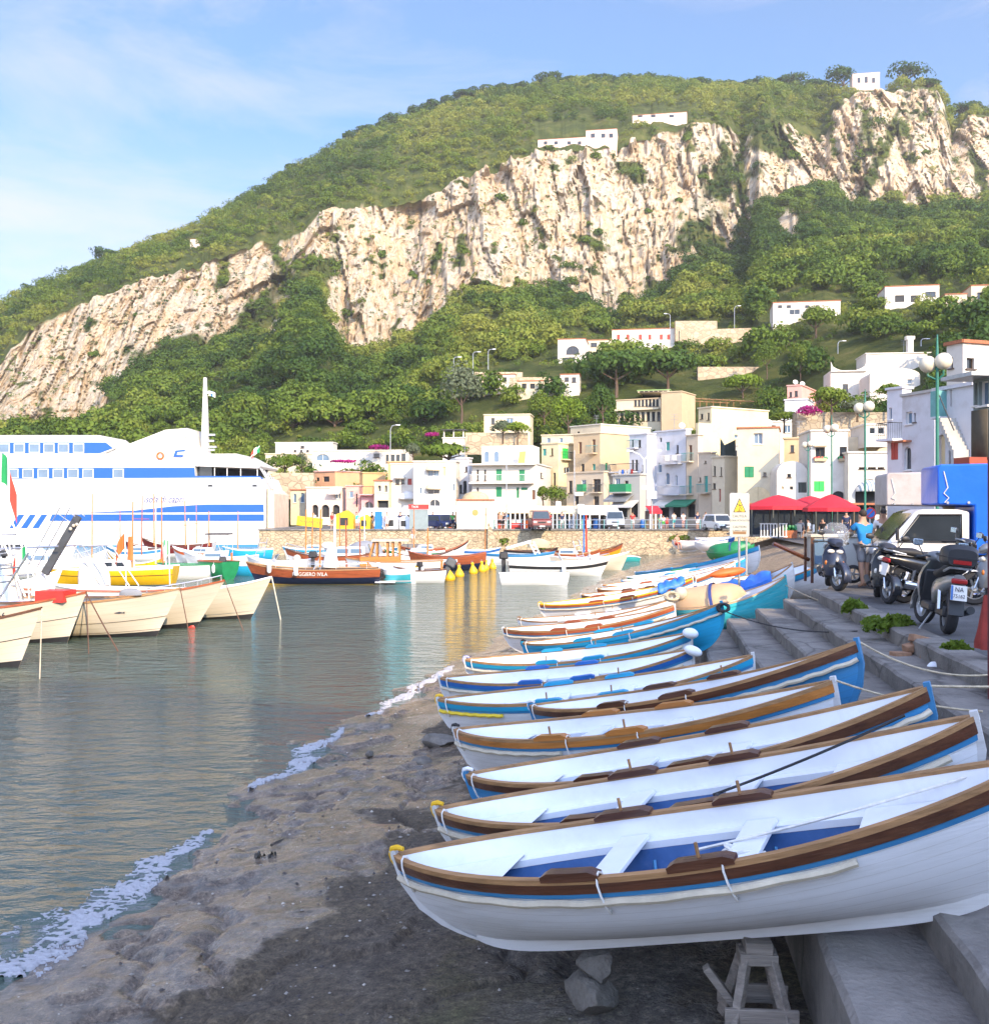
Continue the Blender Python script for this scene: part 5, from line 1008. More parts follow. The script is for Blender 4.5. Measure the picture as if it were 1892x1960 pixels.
# yellow mooring buoys
for i, (px, py, k, lab) in enumerate([(800, 1113, 1.15, 'largest yellow buoy, in front of the tilted outboard'), (861, 1111, 1.0, 'yellow buoy beside the orange brown stern post'), (879, 1104, .9, 'yellow buoy, third from the left of the floating line'), (906, 1098, .9, 'yellow buoy in front of the red and navy launch stern'), (923, 1094, .88, 'left one of two touching yellow buoys'), (928, 1091, .85, 'right one of two touching yellow buoys'), (942, 1089, .85, 'last yellow buoy at the right end of the floating line'), (449, 1091, .8, 'small yellow buoy by the green boat')]):
    mb = MB(); mb.lathe([(.02, -.12), (.25, -.08), (.33, .06), (.32, .2), (.22, .40), (.12, .56), (.10, .68), (.13, .74), (.10, .80), (.02, .83)], 14); o = mb.build('mooring_buoy', yellowp, smooth=60)
    o.location = gz(px, py, ZW); o.scale = (k,) * 3; o.rotation_euler = (R(rnd.uniform(-8, 8)), R(rnd.uniform(-9, 9)), 0); tag(o, lab, 'buoy', 'yellow mooring buoys')
    mb = MB(); mb.tube([(.06 * math.cos(w), 0, .86 + .06 * math.sin(w)) for w in [2 * math.pi * j / 10 for j in range(11)]], .015, 5); mb.build('ring', steel, o)
# ================================================================== the ferry
fw = mat('ferry_white', (.62, .60, .56), .35, var=.03, vs=.3, dirt=(.62, .58, .50, .4), ds=.25); fb = mat('ferry_blue', (.006, .09, .44), .35, var=.05, vs=.5)
DF = 119.0
fer = thing('ferry', 'large white and blue passenger ferry moored behind the small boats', 'ferry', (0, DF, 0))
fq = lambda px, py: ((px - CX) / F * DF, zat(py, DF))
def fprism(name, pts, m, y0=0.0, y1=10.0, par=fer, **k): mb = MB(); mb.prism([fq(*p) for p in pts], y0, y1); return mb.build(name, m, par, smooth=0, **k)
hullp = fprism('hull', [(-260, 1052), (-260, 918), (498, 914), (507, 935), (507, 1052)], fw)
fprism('stern_frame', [(509, 935), (522, 945), (522, 1040), (509, 1040)], mat('stern_cream', (.62, .50, .38), .6, var=.2, vs=2, dirt=(.3, .15, .08, .6), ds=1), .8, 9.2)
fprism('main_deck', [(-260, 917.5), (-260, 869), (188, 868), (366, 868), (372, 892), (372, 917.5)], fw, .25, 9.75)
fprism('window_band', [(-260, 917), (-260, 895), (371, 895), (372, 911), (496, 911), (504, 917)], fb, .2, .3)
fprism('upper_deck', [(-260, 868.5), (-260, 832), (186, 832), (216, 857), (190, 868.5)], fw, .7, 9.3)
fprism('upper_window_band', [(-260, 867), (-260, 846), (198, 846), (212, 857), (186, 867)], fb, .64, .75)
fprism('sloping_funnel', [(188, 868.5), (310, 821), (352, 817.5), (366, 868.5)], fw, 1.2, 8.8)
fprism('funnel_stripe', [(250, 881), (322, 838), (352, 834), (352, 836), (324, 840.5), (256, 881)], mat('stern_cream', (.6, .5, .4), .6), 1.14, 1.25)
fprism('aft_canopy', [(366, 868.6), (452, 868), (497, 892), (494, 896), (372, 892)], fw, .2, 9.8)
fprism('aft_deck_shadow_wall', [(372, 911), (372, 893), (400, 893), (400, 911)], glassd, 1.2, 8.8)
for px in (408, 432, 458, 490): fprism('canopy_post', [(px, 912), (px, 893), (px + 1.5, 893), (px + 1.5, 912)], fw, .4, .5)
fprism('aft_back_wall', [(400, 911), (400, 893), (494, 896), (494, 911)], mat('dark_interior', (.02, .022, .025), .7), 5.0, 5.2)
for x in (-8, 13, 42, 71, 100, 128, 157, 215):
    f = fprism('window', [(x, 915), (x, 897), (x + 21, 897), (x + 21, 915)], fw, .12, .22); fprism('pane', [(x + 1.6, 913.4), (x + 1.6, 898.6), (x + 19.4, 898.6), (x + 19.4, 913.4)], glassb, .09, .13, f)
for x in (-7, 22, 51, 79, 107, 136):
    f = fprism('window', [(x, 866), (x, 848), (x + 21, 848), (x + 21, 866)], fw, .56, .66); fprism('pane', [(x + 1.6, 864.4), (x + 1.6, 849.6), (x + 19.4, 849.6), (x + 19.4, 864.4)], glassb, .53, .57, f)
fprism('upper_hull_stripe', [(170, 981), (260, 977), (330, 969), (395, 965.5), (504, 965.5), (505, 980), (170, 981.5)], fb, -.05, .02)
fprism('lower_hull_stripe', [(95, 997), (100, 984.5), (505, 984.5), (505, 997)], fb, -.05, .02)
for x in (28, 50, 72): fprism('slanted_stripe', [(x - 10, 1011), (x + 8, 985), (x + 19, 985), (x + 2, 1011)], fb, -.05, .02)
fprism('waterline_band', [(-260, 1053), (-260, 1046), (508, 1042), (508, 1053)], bluep, -.06, .02)
for x in (402, 487): f = fprism('fairlead', [(x - 6, 932), (x - 5, 926), (x + 6, 926), (x + 7, 932)], galv, -.06, .02); fprism('opening', [(x - 3.5, 931), (x - 3, 928), (x + 4, 928), (x + 4.5, 931)], blackp, -.09, -.05, f)
text('isola di capri', 1.12, mat('ferry_letters', (.05, .06, .22), .6), fer, (fq(313, 956)[0], -.07, fq(313, 956)[1]), (R(90), 0, 0), shear=.35, sx=.80)
fprism('emblem', [(331, 874), (335, 862), (354, 860), (353, 864), (339, 865.5), (337, 870.5), (350, 870.5), (349, 874)], fb, .08, .2)
mb = MB(); c = fq(306, 872); mb.tube([(c[0] + .36 * math.cos(w), .12, c[1] + .36 * math.sin(w)) for w in [2 * math.pi * j / 16 for j in range(17)]], .1, 6); mb.build('lifebuoy', orangec, fer)
mb = MB(); z0, z1 = fq(0, 868)[1], fq(0, 712)[1]; xa, xb = fq(371, 0)[0], fq(368, 0)[0]
mb.box(((xa + xb) / 2, 5, (z0 + z1) / 2), (.85, .9, z1 - z0), taper=(.38, .4)); mast = mb.build('mast', fw, fer, smooth=0)
for py, w in ((742, 14), (826, 24), (838, 20), (850, 30), (856, 22)): mb = MB(); q = fq(374, py); mb.box((q[0] + .2, 5, q[1]), (w / F * DF, .3, .22)); mb.build('radar_bar', fw if w < 20 else galv, mast)
mb = MB(); q = fq(376, 738); flag_mesh(mb, (q[0], 5, q[1]), 1.0, .6, .3); mb.build('flag', [fw, bluep, fw], mast)
mb = MB(); a, b = fq(455, 878), fq(478, 848); mb.tube([(a[0], 5, a[1]), (b[0], 5, b[1])], .06, 6); sf = mb.build('flag_staff', fw, fer); mb = MB(); flag_mesh(mb, (b[0], 5, b[1]), 1.3, .8, .9, -1); mb.build('flag', flagmats, sf)
for i in range(7): mb = MB(); a, b = fq(490 + i * 2.2, 890 + i * 4), fq(512 + i * 1.2, 925 + i * 7); mb.tube([(a[0], 1 + i, a[1]), (b[0], 1 + i, b[1])], .07, 5); mb.build('stern_rail', galv, fer)
# gangway with a blue canopy from the quay to the ferry stern
gwy = thing('boarding_gangway', 'blue roofed boarding gangway leading to the ferry stern', 'gangway', (0, 104, 0)); q = lambda px, py: ((px - CX) / F * 104, zat(py, 104))
mb = MB(); mb.prism([q(508, 1028), q(600, 1014), q(650, 1012), q(650, 1016), q(600, 1018), q(508, 1033)], 0, 2); mb.build('canopy', fb, gwy)
for px in (520, 560, 600, 640): mb = MB(); mb.prism([q(px, 1060), q(px, 1024), q(px + 1.6, 1024), q(px + 1.6, 1060)], .2, .35); mb.build('post', galv, gwy)
mb = MB(); mb.prism([q(510, 1048), q(650, 1034), q(650, 1037), q(510, 1052)], 0, 2); mb.build('walkway', galv, gwy)
# ================================================================== the village
W = {k: wallmat(k, c) for k, c in dict(white=(.64, .59, .51), cream=(.62, .53, .37), yellow=(.66, .55, .34), beige=(.56, .47, .35), ochre=(.60, .38, .18), salmon=(.66, .36, .20), pink=(.66, .36, .30), shaded_white=(.58, .58, .60), grey=(.44, .42, .38), palepink=(.70, .55, .46), tan=(.52, .40, .25)).items()}  # the bluish white plaster carries the cool tone of shaded walls in its colour
shutg = mat('green_shutter', (.015, .22, .09), .6, var=.15, vs=2, bump=.8, bs=9, streak=(.1, .1, 6)); shutt = mat('teal_shutter', (.05, .34, .29), .6, var=.15, vs=2, bump=.8, bs=9, streak=(.1, .1, 6))
brightg = mat('bright_green_shutter', (.02, .42, .07), .6, var=.1, vs=2); darksh = mat('dark_shutter', (.05, .055, .045), .6, var=.2, vs=2)
doorb = mat('brown_door', (.16, .07, .035), .6, var=.25, vs=3); voidm = mat('dark_interior', (.02, .022, .025), .7); framew = mat('white_window_frame', (.70, .68, .64), .5, var=.05)
framed = mat('dark_window_frame', (.07, .045, .03), .5, var=.2); redtile = mat('red_roof_tiles', (.36, .13, .06), .85, var=.35, vs=9, bump=.8, bs=30); iron = mat('wrought_iron', (.04, .045, .045), .6, var=.2)
teal = mat('teal_railing', (.13, .33, .31), .6, var=.2)
KIND = {'w': (framew, glassb), 'k': (framed, glassd), 'g': (None, shutg), 't': (None, shutt), 'b': (None, doorb), 'r': (None, mat('red_shutter', (.38, .05, .03), .6)), 'v': (None, voidm), 'G': (None, brightg), 'D': (None, darksh), 'c': (None, mat('cream_blind', (.66, .52, .30), .7)), 'x': (framew, glassd)}
def solve_face(c, v, px): return ((px - CX) * c.y - F * c.x) / (F * v.x - (px - CX) * v.y)
class Building:
    def __init__(s, label, xc, d, xl, xr, th, yt, m, zb=0.0, ops=(), cope=True, name='house', cat='house', deep=6.0, rd=.2, sink=0.0, copem=None, group='houses of the harbour village', vault=0.0):
        c = pix(xc, CY, d); s.c = Vector((c.x, c.y, 0)); t = R(th); s.v = {'L': Vector((-math.cos(t), math.sin(t), 0)), 'R': Vector((math.sin(t), math.cos(t), 0))}
        s.n = {'L': Vector((-math.sin(t), -math.cos(t), 0)), 'R': Vector((math.cos(t), -math.sin(t), 0))}
        s.len = {'L': solve_face(s.c, s.v['L'], xl) if xl < xc - .5 else deep, 'R': solve_face(s.c, s.v['R'], xr) if xr > xc + .5 else deep}
        for k in s.len:
            if not 0 < s.len[k] < 40: s.len[k] = deep
        s.zb = zb - sink; s.H = zat(yt, d) - s.zb; s.m = m
        s.root = thing(name, label, cat, (c.x, c.y, s.zb), group=group); mb = MB(); s.parts = []
        holes = {'L': [], 'R': []}
        for op in ops:
            f, x0, x1, y0, y1, kd = op[:6]; arch = len(op) > 6 and op[6] == 'a'
            t0, t1 = sorted((solve_face(s.c, s.v[f], x0), solve_face(s.c, s.v[f], x1))); yy = s.c.y + s.v[f].y * (t0 + t1) / 2
            z1, z0 = zat(y0, yy) - s.zb, zat(y1, yy) - s.zb; z0 = max(z0, .02); t0 = max(t0, .06); t1 = min(t1, s.len[f] - .06); z1 = min(z1, s.H - .08)
            if t1 - t0 > .1 and z1 - z0 > .1: holes[f].append((t0, t1, z0, z1, arch, kd))
        for f in 'LR': s.face(mb, f, holes[f], rd)
        A, B_, D_ = s.v['L'] * s.len['L'], s.v['L'] * s.len['L'] + s.v['R'] * s.len['R'], s.v['R'] * s.len['R']; up = Vector((0, 0, s.H))
        mb.add([A, B_, B_ + up, A + up], [(0, 1, 2, 3)]); mb.add([B_, D_, D_ + up, B_ + up], [(0, 1, 2, 3)]); lo = Vector((0, 0, s.H - .02))
        if vault:
            n = 10; rows = []
            for i in range(n + 1):
                w = math.pi * i / n; k = (1 - math.cos(w)) / 2; rows.append([A * k + Vector((0, 0, s.H - .02 + vault * math.sin(w))), A * k + D_ + Vector((0, 0, s.H - .02 + vault * math.sin(w)))])
            mb.sheet(rows); mb.add([r[0] for r in rows], [tuple(range(n + 1))])
        else: mb.add([lo, A + lo, B_ + lo, D_ + lo], [(0, 1, 2, 3)])
        s.wall = mb.build('wall', m, s.root, smooth=0)
        if cope and not vault:
            mb = MB()
            for p, q in ((Vector(), A), (Vector(), D_), (A, B_), (D_, B_)):
                dv = (q - p); ln = dv.length; mid = (p + q) / 2 + Vector((0, 0, s.H + .03)); mb.box(mid, (ln + .16, .26, .16), rot=Matrix.Rotation(math.atan2(dv.y, dv.x), 3, 'Z'))
            mb.build('coping', copem or m, s.root, smooth=0)
        for f in 'LR':
            for hh in holes[f]: s.fill(f, hh, rd)
    def pt(s, f, t, z, out=0.0): return s.v[f] * t + s.n[f] * out + Vector((0, 0, z))
    def face(s, mb, f, holes, rd):
        L, Hh = s.len[f], s.H; xs = sorted({0, L, *[h[0] for h in holes], *[h[1] for h in holes]}); zs = sorted({0, Hh, *[h[2] for h in holes], *[h[3] for h in holes]})
        for i in range(len(xs) - 1):
            for j in range(len(zs) - 1):
                x, z = (xs[i] + xs[i + 1]) / 2, (zs[j] + zs[j + 1]) / 2
                if any(h[0] < x < h[1] and h[2] < z < h[3] for h in holes): continue
                mb.add([s.pt(f, xs[i], zs[j]), s.pt(f, xs[i + 1], zs[j]), s.pt(f, xs[i + 1], zs[j + 1]), s.pt(f, xs[i], zs[j + 1])], [(0, 1, 2, 3)])
        for t0, t1, z0, z1, arch, kd in holes:
            if arch:
                r = (t1 - t0) / 2; rz = min(r, (z1 - z0) * .7); pts = [(t0 + r - r * math.cos(math.pi * i / 10), z1 - rz + rz * math.sin(math.pi * i / 10)) for i in range(11)]
                for (a, b), (c, d) in zip(pts, pts[1:]):
                    mb.add([s.pt(f, a, b), s.pt(f, c, d), s.pt(f, c, z1), s.pt(f, a, z1)], [(0, 1, 2, 3)]); mb.add([s.pt(f, a, b), s.pt(f, c, d), s.pt(f, c, d, -rd), s.pt(f, a, b, -rd)], [(0, 1, 2, 3)])
                ring = [(t0, z0), (t1, z0), (t1, z1 - rz), (t0, z1 - rz)]; edges = [(ring[0], ring[1]), (ring[1], ring[2]), (ring[3], ring[0])]
            else: ring = [(t0, z0), (t1, z0), (t1, z1), (t0, z1)]; edges = list(zip(ring, ring[1:] + ring[:1]))
            for (a, b), (c, d) in edges: mb.add([s.pt(f, a, b), s.pt(f, c, d), s.pt(f, c, d, -rd), s.pt(f, a, b, -rd)], [(0, 1, 2, 3)])
    def fill(s, f, hh, rd):
        t0, t1, z0, z1, arch, kd = hh; fm, pm = KIND[kd]; leaf = fm is None
        rot = Matrix.Rotation(math.atan2(s.v[f].y, s.v[f].x), 3, 'Z'); o = -rd + .03
        def bx(mb, a, b, c, d, out, th): mb.box(s.pt(f, (a + b) / 2, (c + d) / 2, out), (b - a, th, d - c), rot=rot)
        par = s.root; e = .0
        if fm:
            mb = MB(); w = .07 if t1 - t0 > .5 else .05
            bx(mb, t0, t0 + w, z0, z1, o + .03, .06); bx(mb, t1 - w, t1, z0, z1, o + .03, .06); bx(mb, t0 + w, t1 - w, z0, z0 + w, o + .03, .06); bx(mb, t0 + w, t1 - w, z1 - w, z1, o + .03, .06)
            if t1 - t0 > .7: bx(mb, (t0 + t1) / 2 - .03, (t0 + t1) / 2 + .03, z0 + w, z1 - w, o + .03, .06)
            mb.box(s.pt(f, (t0 + t1) / 2, z0 - .03, .03), (t1 - t0 + .16, .12, .06), rot=rot); par = mb.build('window', fm, s.root, smooth=0)
            mb = MB(); bx(mb, t0, t1, z0, z1, o - .02, .03); mb.build('pane', pm, par, smooth=0)
        else:
            nm = {'v': 'opening', 'b': 'door', 'c': 'blind', 't': 'shutter'}.get(kd, 'shutter'); mb = MB()
            if kd in 'vb' or t1 - t0 < .6: bx(mb, t0, t1, z0, z1, -rd + .02, .03)
            else: m_ = (t0 + t1) / 2; bx(mb, t0 + .02, m_ - .015, z0 + .02, z1 - .02, -.05, .05); bx(mb, m_ + .015, t1 - .02, z0 + .02, z1 - .02, -.05, .05); bx(mb, t0, t1, z0, z1, -rd + .01, .02)
            mb.build(nm, pm, s.root, smooth=0)
    def slab(s, f, px0, px1, py, depth=.9, th=.14, rail=.95, m=None, railm=iron, solid=False, name='balcony'):
        t0, t1 = sorted((solve_face(s.c, s.v[f], px0), solve_face(s.c, s.v[f], px1))); z = zat(py, s.c.y + s.v[f].y * (t0 + t1) / 2) - s.zb; rot = Matrix.Rotation(math.atan2(s.v[f].y, s.v[f].x), 3, 'Z')
        mb = MB(); mb.box(s.pt(f, (t0 + t1) / 2, z, depth / 2 - .01), (t1 - t0, depth, th), rot=rot); o = mb.build(name, m or s.m, s.root, smooth=0)
        if rail:
            mb = MB(); a, b, c, d = s.pt(f, t0 + .03, z + rail, .0), s.pt(f, t0 + .03, z + rail, depth - .04), s.pt(f, t1 - .03, z + rail, depth - .04), s.pt(f, t1 - .03, z + rail, 0)
            if solid:
                for p, q in ((a, b), (b, c), (c, d)): mb.add([p, q, q - Vector((0, 0, rail)), p - Vector((0, 0, rail))], [(0, 1, 2, 3)])
            else:
                mb.tube([a, b, c, d], .03, 4)
                for p, q in ((a, b), (b, c), (c, d)):
                    k = max(1, int((q - p).length / .16))
                    for i in range(k + 1): u = p.lerp(q, i / k); mb.tube([u, u - Vector((0, 0, rail))], .013, 3)
            mb.build('railing', railm, o, smooth=0)
        return o
    def awning(s, f, px0, px1, py0, py1, depth, m, name='awning', drop=None):
        t0, t1 = sorted((solve_face(s.c, s.v[f], px0), solve_face(s.c, s.v[f], px1))); yy = s.c.y + s.v[f].y * (t0 + t1) / 2; za, zb = zat(py0, yy) - s.zb, zat(py1, yy) - s.zb
        mb = MB(); a, b, c, d = s.pt(f, t0, za, .02), s.pt(f, t1, za, .02), s.pt(f, t1, zb, depth), s.pt(f, t0, zb, depth); dn = Vector((0, 0, -.22))
        mb.add([a, b, c, d, c + dn, d + dn], [(0, 1, 2, 3), (3, 2, 4, 5), (0, 3, 5), (1, 4, 2)]); o = mb.build(name, m, s.root, smooth=0); so = o.modifiers.new('thickness', 'SOLIDIFY'); so.thickness = .03; return o
    def dome_awning(s, f, px0, px1, py0, py1, m, depth=.9, name='awning'):
        t0, t1 = sorted((solve_face(s.c, s.v[f], px0), solve_face(s.c, s.v[f], px1))); yy = s.c.y + s.v[f].y * (t0 + t1) / 2; za, zb = zat(py0, yy) - s.zb, zat(py1, yy) - s.zb; c = (t0 + t1) / 2; r = (t1 - t0) / 2
        mb = MB(); rows = []
        for j in range(7):
            e = math.pi / 2 * j / 6; rows.append([s.pt(f, c - r * math.cos(w), zb + (za - zb) * math.sin(w) * math.cos(e) , depth * math.sin(e) * (.25 + .75 * math.sin(w)) + .02) for w in [math.pi * i / 12 for i in range(13)]])
        mb.sheet(rows); o = mb.build(name, m, s.root, smooth=60); so = o.modifiers.new('thickness', 'SOLIDIFY'); so.thickness = .02; return o
    def dish(s, f, t, out=.0):
        mb = MB(); p = s.pt(f, t, s.H + .5, -.6); mb.tube([p - Vector((0, 0, .55)), p], .03, 5); mb.lathe([(.04, 0), (.22, .04), (.36, .14)], 12, M=Matrix.Translation(p) @ Matrix.Rotation(R(65), 4, 'X') @ Matrix.Rotation(0, 4, 'Z'), cap=False); mb.build('satellite_dish', framew, s.root)
    def aerial(s, t, hgt=1.8):
        mb = MB(); p = s.pt('L', t, s.H, -1.2); mb.tube([p, p + Vector((0, 0, hgt))], .03, 4)
        for k in (.7, .85, 1): mb.tube([p + Vector((-.4, 0, hgt * k)), p + Vector((.4, 0, hgt * k))], .015, 4)
        mb.build('aerial', galv, s.root)
stripe_aw = mat('cream_awning', (.72, .60, .38), .8, var=.08, vs=2); greenaw = mat('green_awning', (.03, .20, .11), .8, var=.1); orangeaw = mat('orange_blind', (.70, .36, .09), .8, var=.08); redaw = mat('red_canopy', (.50, .015, .03), .75, var=.12, vs=1.5)
# ---- left of the white house
b = Building('pale low house with a flat top behind trees above the ferry stern', 668, 165, 508, 676, 6, 868, W['cream'], zb=9.0 - 1, sink=2, ops=[('L', 575, 583, 875, 884, 'k'), ('L', 640, 652, 872, 882, 'k')])
b = Building('long white house with a row of small windows, highest above the ferry stern', 637, 172, 527, 645, 5, 847, W['white'], zb=9.5, sink=1, ops=[('L', x, x + 5, 861, 865, 'k') for x in range(562, 625, 12)] + [('L', 575, 582, 853, 858, 'k')])
b = Building('long low white house with a walled up arch', 782, 158, 598, 790, 4, 862, W['white'], zb=7.5, sink=2, ops=[('L', 605, 630, 869, 882, 'w', 'a'), ('L', 715, 726, 868, 876, 'k'), ('L', 738, 744, 870, 886, 'k'), ('L', 748, 755, 870, 886, 'k'), ('L', 758, 765, 870, 886, 'k'), ('L', 768, 776, 868, 886, 'k')])
b = Building('salmon and orange house with a small lean-to window', 641, 148, 602, 688, 40, 902, W['salmon'], ops=[('L', 605, 611, 914, 921, 'v'), ('L', 618, 630, 912, 922, 'v')], copem=W['pink'])
b = Building('ochre rendered house right of the salmon one', 694, 146, 688, 738, 55, 905, W['ochre'])
b = Building('cream house with two arched windows beside the ferry stern', 584, 134, 556, 592, 8, 938, W['cream'], ops=[('L', 561, 567, 945, 962, 'w', 'a'), ('L', 575, 582, 943, 962, 'w', 'a')], copem=redtile)
b = Building('pale pink house with three white arches at street level', 655, 131, 586, 664, 6, 933, W['palepink'], ops=[('L', 597, 609, 966, 990, 'v', 'a'), ('L', 615, 630, 966, 990, 'v', 'a'), ('L', 636, 650, 966, 990, 'v', 'a'), ('L', 640, 652, 944, 955, 'w')], rd=.5); b.awning('L', 632, 654, 935, 943, 1.2, canvasw)
b = Building('plain pink house beside the three white arches', 690, 130, 662, 694, 6, 930, W['pink'], ops=[('L', 668, 676, 940, 953, 'w'), ('L', 681, 684, 945, 970, 'v')])
b = Building('bright pink house with one big arched door', 718, 129, 691, 724, 6, 948, wallmat('rose', (.72, .36, .36)), ops=[('L', 697, 714, 960, 985, 'x', 'a')], rd=.4); b.slab('L', 690, 717, 947, 1.0, rail=1.0)
b = Building('cream tower house with two small arched windows over an open porch', 744, 127, 716, 752, 8, 920, W['cream'], ops=[('L', 723, 729, 929, 941, 'w', 'a'), ('L', 736, 741, 929, 942, 'w', 'a'), ('L', 722, 743, 958, 985, 'v')], copem=redtile, rd=.6)
b = Building('white house with half round canopies and a pink door', 795, 128, 748, 801, 5, 888, W['white'], ops=[('L', 780, 788, 916, 928, 'r'), ('L', 768, 774, 918, 926, 'k'), ('L', 757, 764, 918, 927, 'k')]); b.dome_awning('L', 754, 776, 906, 916, canvasw); b.dome_awning('L', 764, 796, 939, 956, framew)
b = Building('white house with two big half round cream awnings over its windows', 872, 124, 791, 879, 7, 883, W['white'], ops=[('L', 818, 840, 899, 912, 'w'), ('L', 847, 853, 893, 911, 'c'), ('L', 818, 841, 936, 946, 'x'), ('L', 802, 807, 933, 945, 'w'), ('L', 866, 870, 926, 940, 'w'), ('L', 822, 842, 956, 976, 'x', 'a')]); b.dome_awning('L', 815, 842, 887, 901, stripe_aw); b.dome_awning('L', 815, 843, 922, 937, stripe_aw)
b = Building('narrow grey white house squeezed left of the green shuttered one', 897, 127, 873, 903, 20, 877, W['shaded_white'], ops=[('L', 879, 884, 928, 944, 'k'), ('L', 886, 893, 920, 944, 'k', 'a'), ('L', 890, 894, 893, 903, 'k')]); b.aerial(1)
hs = Building('white four storey house with dark green shutters and two long balconies', 1027, 121, 903, 1054, 12, 888, W['white'], ops=[('L', 949, 960, 898, 920, 'g'), ('L', 993, 1004, 899, 921, 'g'), ('L', 949, 960, 932, 951, 'g'), ('L', 997, 1009, 933, 938, 'g'), ('L', 988, 993, 933, 953, 'g'), ('L', 912, 916, 899, 920, 'k'), ('L', 926, 930, 899, 920, 'k'), ('L', 912, 916, 933, 950, 'k'), ('L', 1018, 1024, 938, 956, 'b'), ('R', 1034, 1038, 905, 915, 'k')])
hs.slab('L', 899, 1025, 889, 1.0, .2, rail=0); hs.slab('L', 901, 1022, 924.5, 1.0, .2, rail=.95, railm=framew)
mb = MB(); q = hs; tl = hs.len['L']; top = zat(853, 123) - hs.zb
u0, u1 = solve_face(hs.c, hs.v['L'], 1017), solve_face(hs.c, hs.v['L'], 917)
base = [hs.pt('L', u0, hs.H, -1.2), hs.pt('L', u1, hs.H, -1.2), hs.pt('L', u1, hs.H, -5.5), hs.pt('L', u0, hs.H, -5.5)]; mb.add(base + [p + Vector((0, 0, top - hs.H)) for p in base], [(0, 1, 5, 4), (1, 2, 6, 5), (2, 3, 7, 6), (3, 0, 4, 7), (4, 5, 6, 7)]); at = mb.build('attic_storey', W['white'], hs.root, smooth=0)
for x0, x1 in ((923, 931), (942, 950)):
    a, c = solve_face(hs.c, hs.v['L'], x0), solve_face(hs.c, hs.v['L'], x1); mb = MB(); r = (a - c) / 2; zz = hs.H + .35
    mb.add([hs.pt('L', c, zz, -1.17), hs.pt('L', a, zz, -1.17)] + [hs.pt('L', (a + c) / 2 + r * math.cos(w), zz + 1.0 + r * math.sin(w), -1.17) for w in [math.pi * i / 8 for i in range(9)]], [tuple(range(11))]); mb.build('window', glassb, at, smooth=0)
hs.awning('L', 994, 1006, 864, 887, .9, orangeaw)
for px in (905, 940, 975, 1010): hs.aerial(solve_face(hs.c, hs.v['L'], px), 1.2) if px in (940, 1010) else None
# ---- middle block
b = Building('narrow yellow house with one green shutter and a darker flank', 1068, 131, 1036, 1099, 42, 848, W['yellow'], ops=[('R', 1076, 1087, 858, 879, 'G'), ('R', 1079, 1090, 894, 907, 'x'), ('L', 1038, 1045, 859, 872, 't'), ('L', 1054, 1058, 858, 872, 'k'), ('L', 1058, 1063, 905, 930, 'v')]); b.slab('R', 1073, 1090, 880, .6)
b = Building('broad cream block with a white parapet behind the shuttered yellow front', 1149, 150, 1091, 1244, 50, 812, W['cream'], zb=2, ops=[('L', 1104, 1109, 826, 834, 'k')], copem=W['white']); b.aerial(2, 1.5)
b = Building('tall beige and yellow house with narrow doors and a small balcony', 1148, 128, 1097, 1204, 48, 828, W['tan'], ops=[('L', 1107, 1113, 846, 868, 'b'), ('L', 1133, 1139, 841, 867, 'b'), ('L', 1133, 1139, 888, 900, 't'), ('L', 1112, 1118, 888, 902, 'k'), ('R', 1158, 1163, 886, 900, 'g')], copem=W['cream']); b.slab('L', 1128, 1143, 868, .8, railm=teal)
b = Building('lower beige house with flower balconies over the awnings', 1155, 123, 1084, 1182, 48, 903, W['beige'], ops=[('L', 1088, 1095, 920, 944, 'k'), ('L', 1112, 1121, 918, 942, 'w'), ('L', 1135, 1149, 917, 942, 'k'), ('L', 1136, 1146, 950, 968, 'k'), ('L', 1100, 1107, 950, 966, 'v')]); b.slab('L', 1109, 1122, 942, .6, railm=shutg, solid=True); b.slab('L', 1132, 1152, 943, .7)
b = Building('white house toned as in bluish shade with washing on its balcony', 1238, 120, 1204, 1258, 52, 830, W['shaded_white'], ops=[('L', 1208, 1212, 842, 858, 'k'), ('L', 1221, 1226, 842, 856, 'k'), ('L', 1208, 1212, 880, 900, 'k'), ('L', 1215, 1220, 880, 900, 'k'), ('L', 1228, 1231, 890, 903, 'k'), ('L', 1230, 1236, 918, 935, 'k')]); b.slab('L', 1206, 1222, 858, .7, railm=teal); b.slab('L', 1178, 1222, 904, 1.2)
mb = MB()
washp = b.pt('L', 3.0, zat(900, 123) - b.zb, 1.25)
for i, mm in enumerate((0, 1, 2, 0, 3)):
    p = washp + b.v['L'] * (-.5 * i); mb.add([p, p + b.v['L'] * .38, p + b.v['L'] * .36 + Vector((0, 0, -.9)), p + b.v['L'] * .03 + Vector((0, 0, -.85))], [(0, 1, 2, 3)], mm)
mb.build('washing', [framew, tarpb, canvasw, redp], b.root, smooth=0)
b = Building('low shop house with a green balcony and pale canopies', 1224, 114, 1172, 1236, 46, 908, W['grey'], ops=[('L', 1176, 1186, 915, 934, 'w'), ('L', 1195, 1202, 920, 934, 'k'), ('L', 1178, 1200, 962, 990, 'v'), ('L', 1206, 1220, 964, 990, 'v')]); b.slab('L', 1175, 1208, 943, 1.0, railm=shutg, solid=True); b.awning('L', 1168, 1212, 946, 957, 1.3, galv); b.awning('L', 1180, 1222, 958, 968, 1.2, framew)
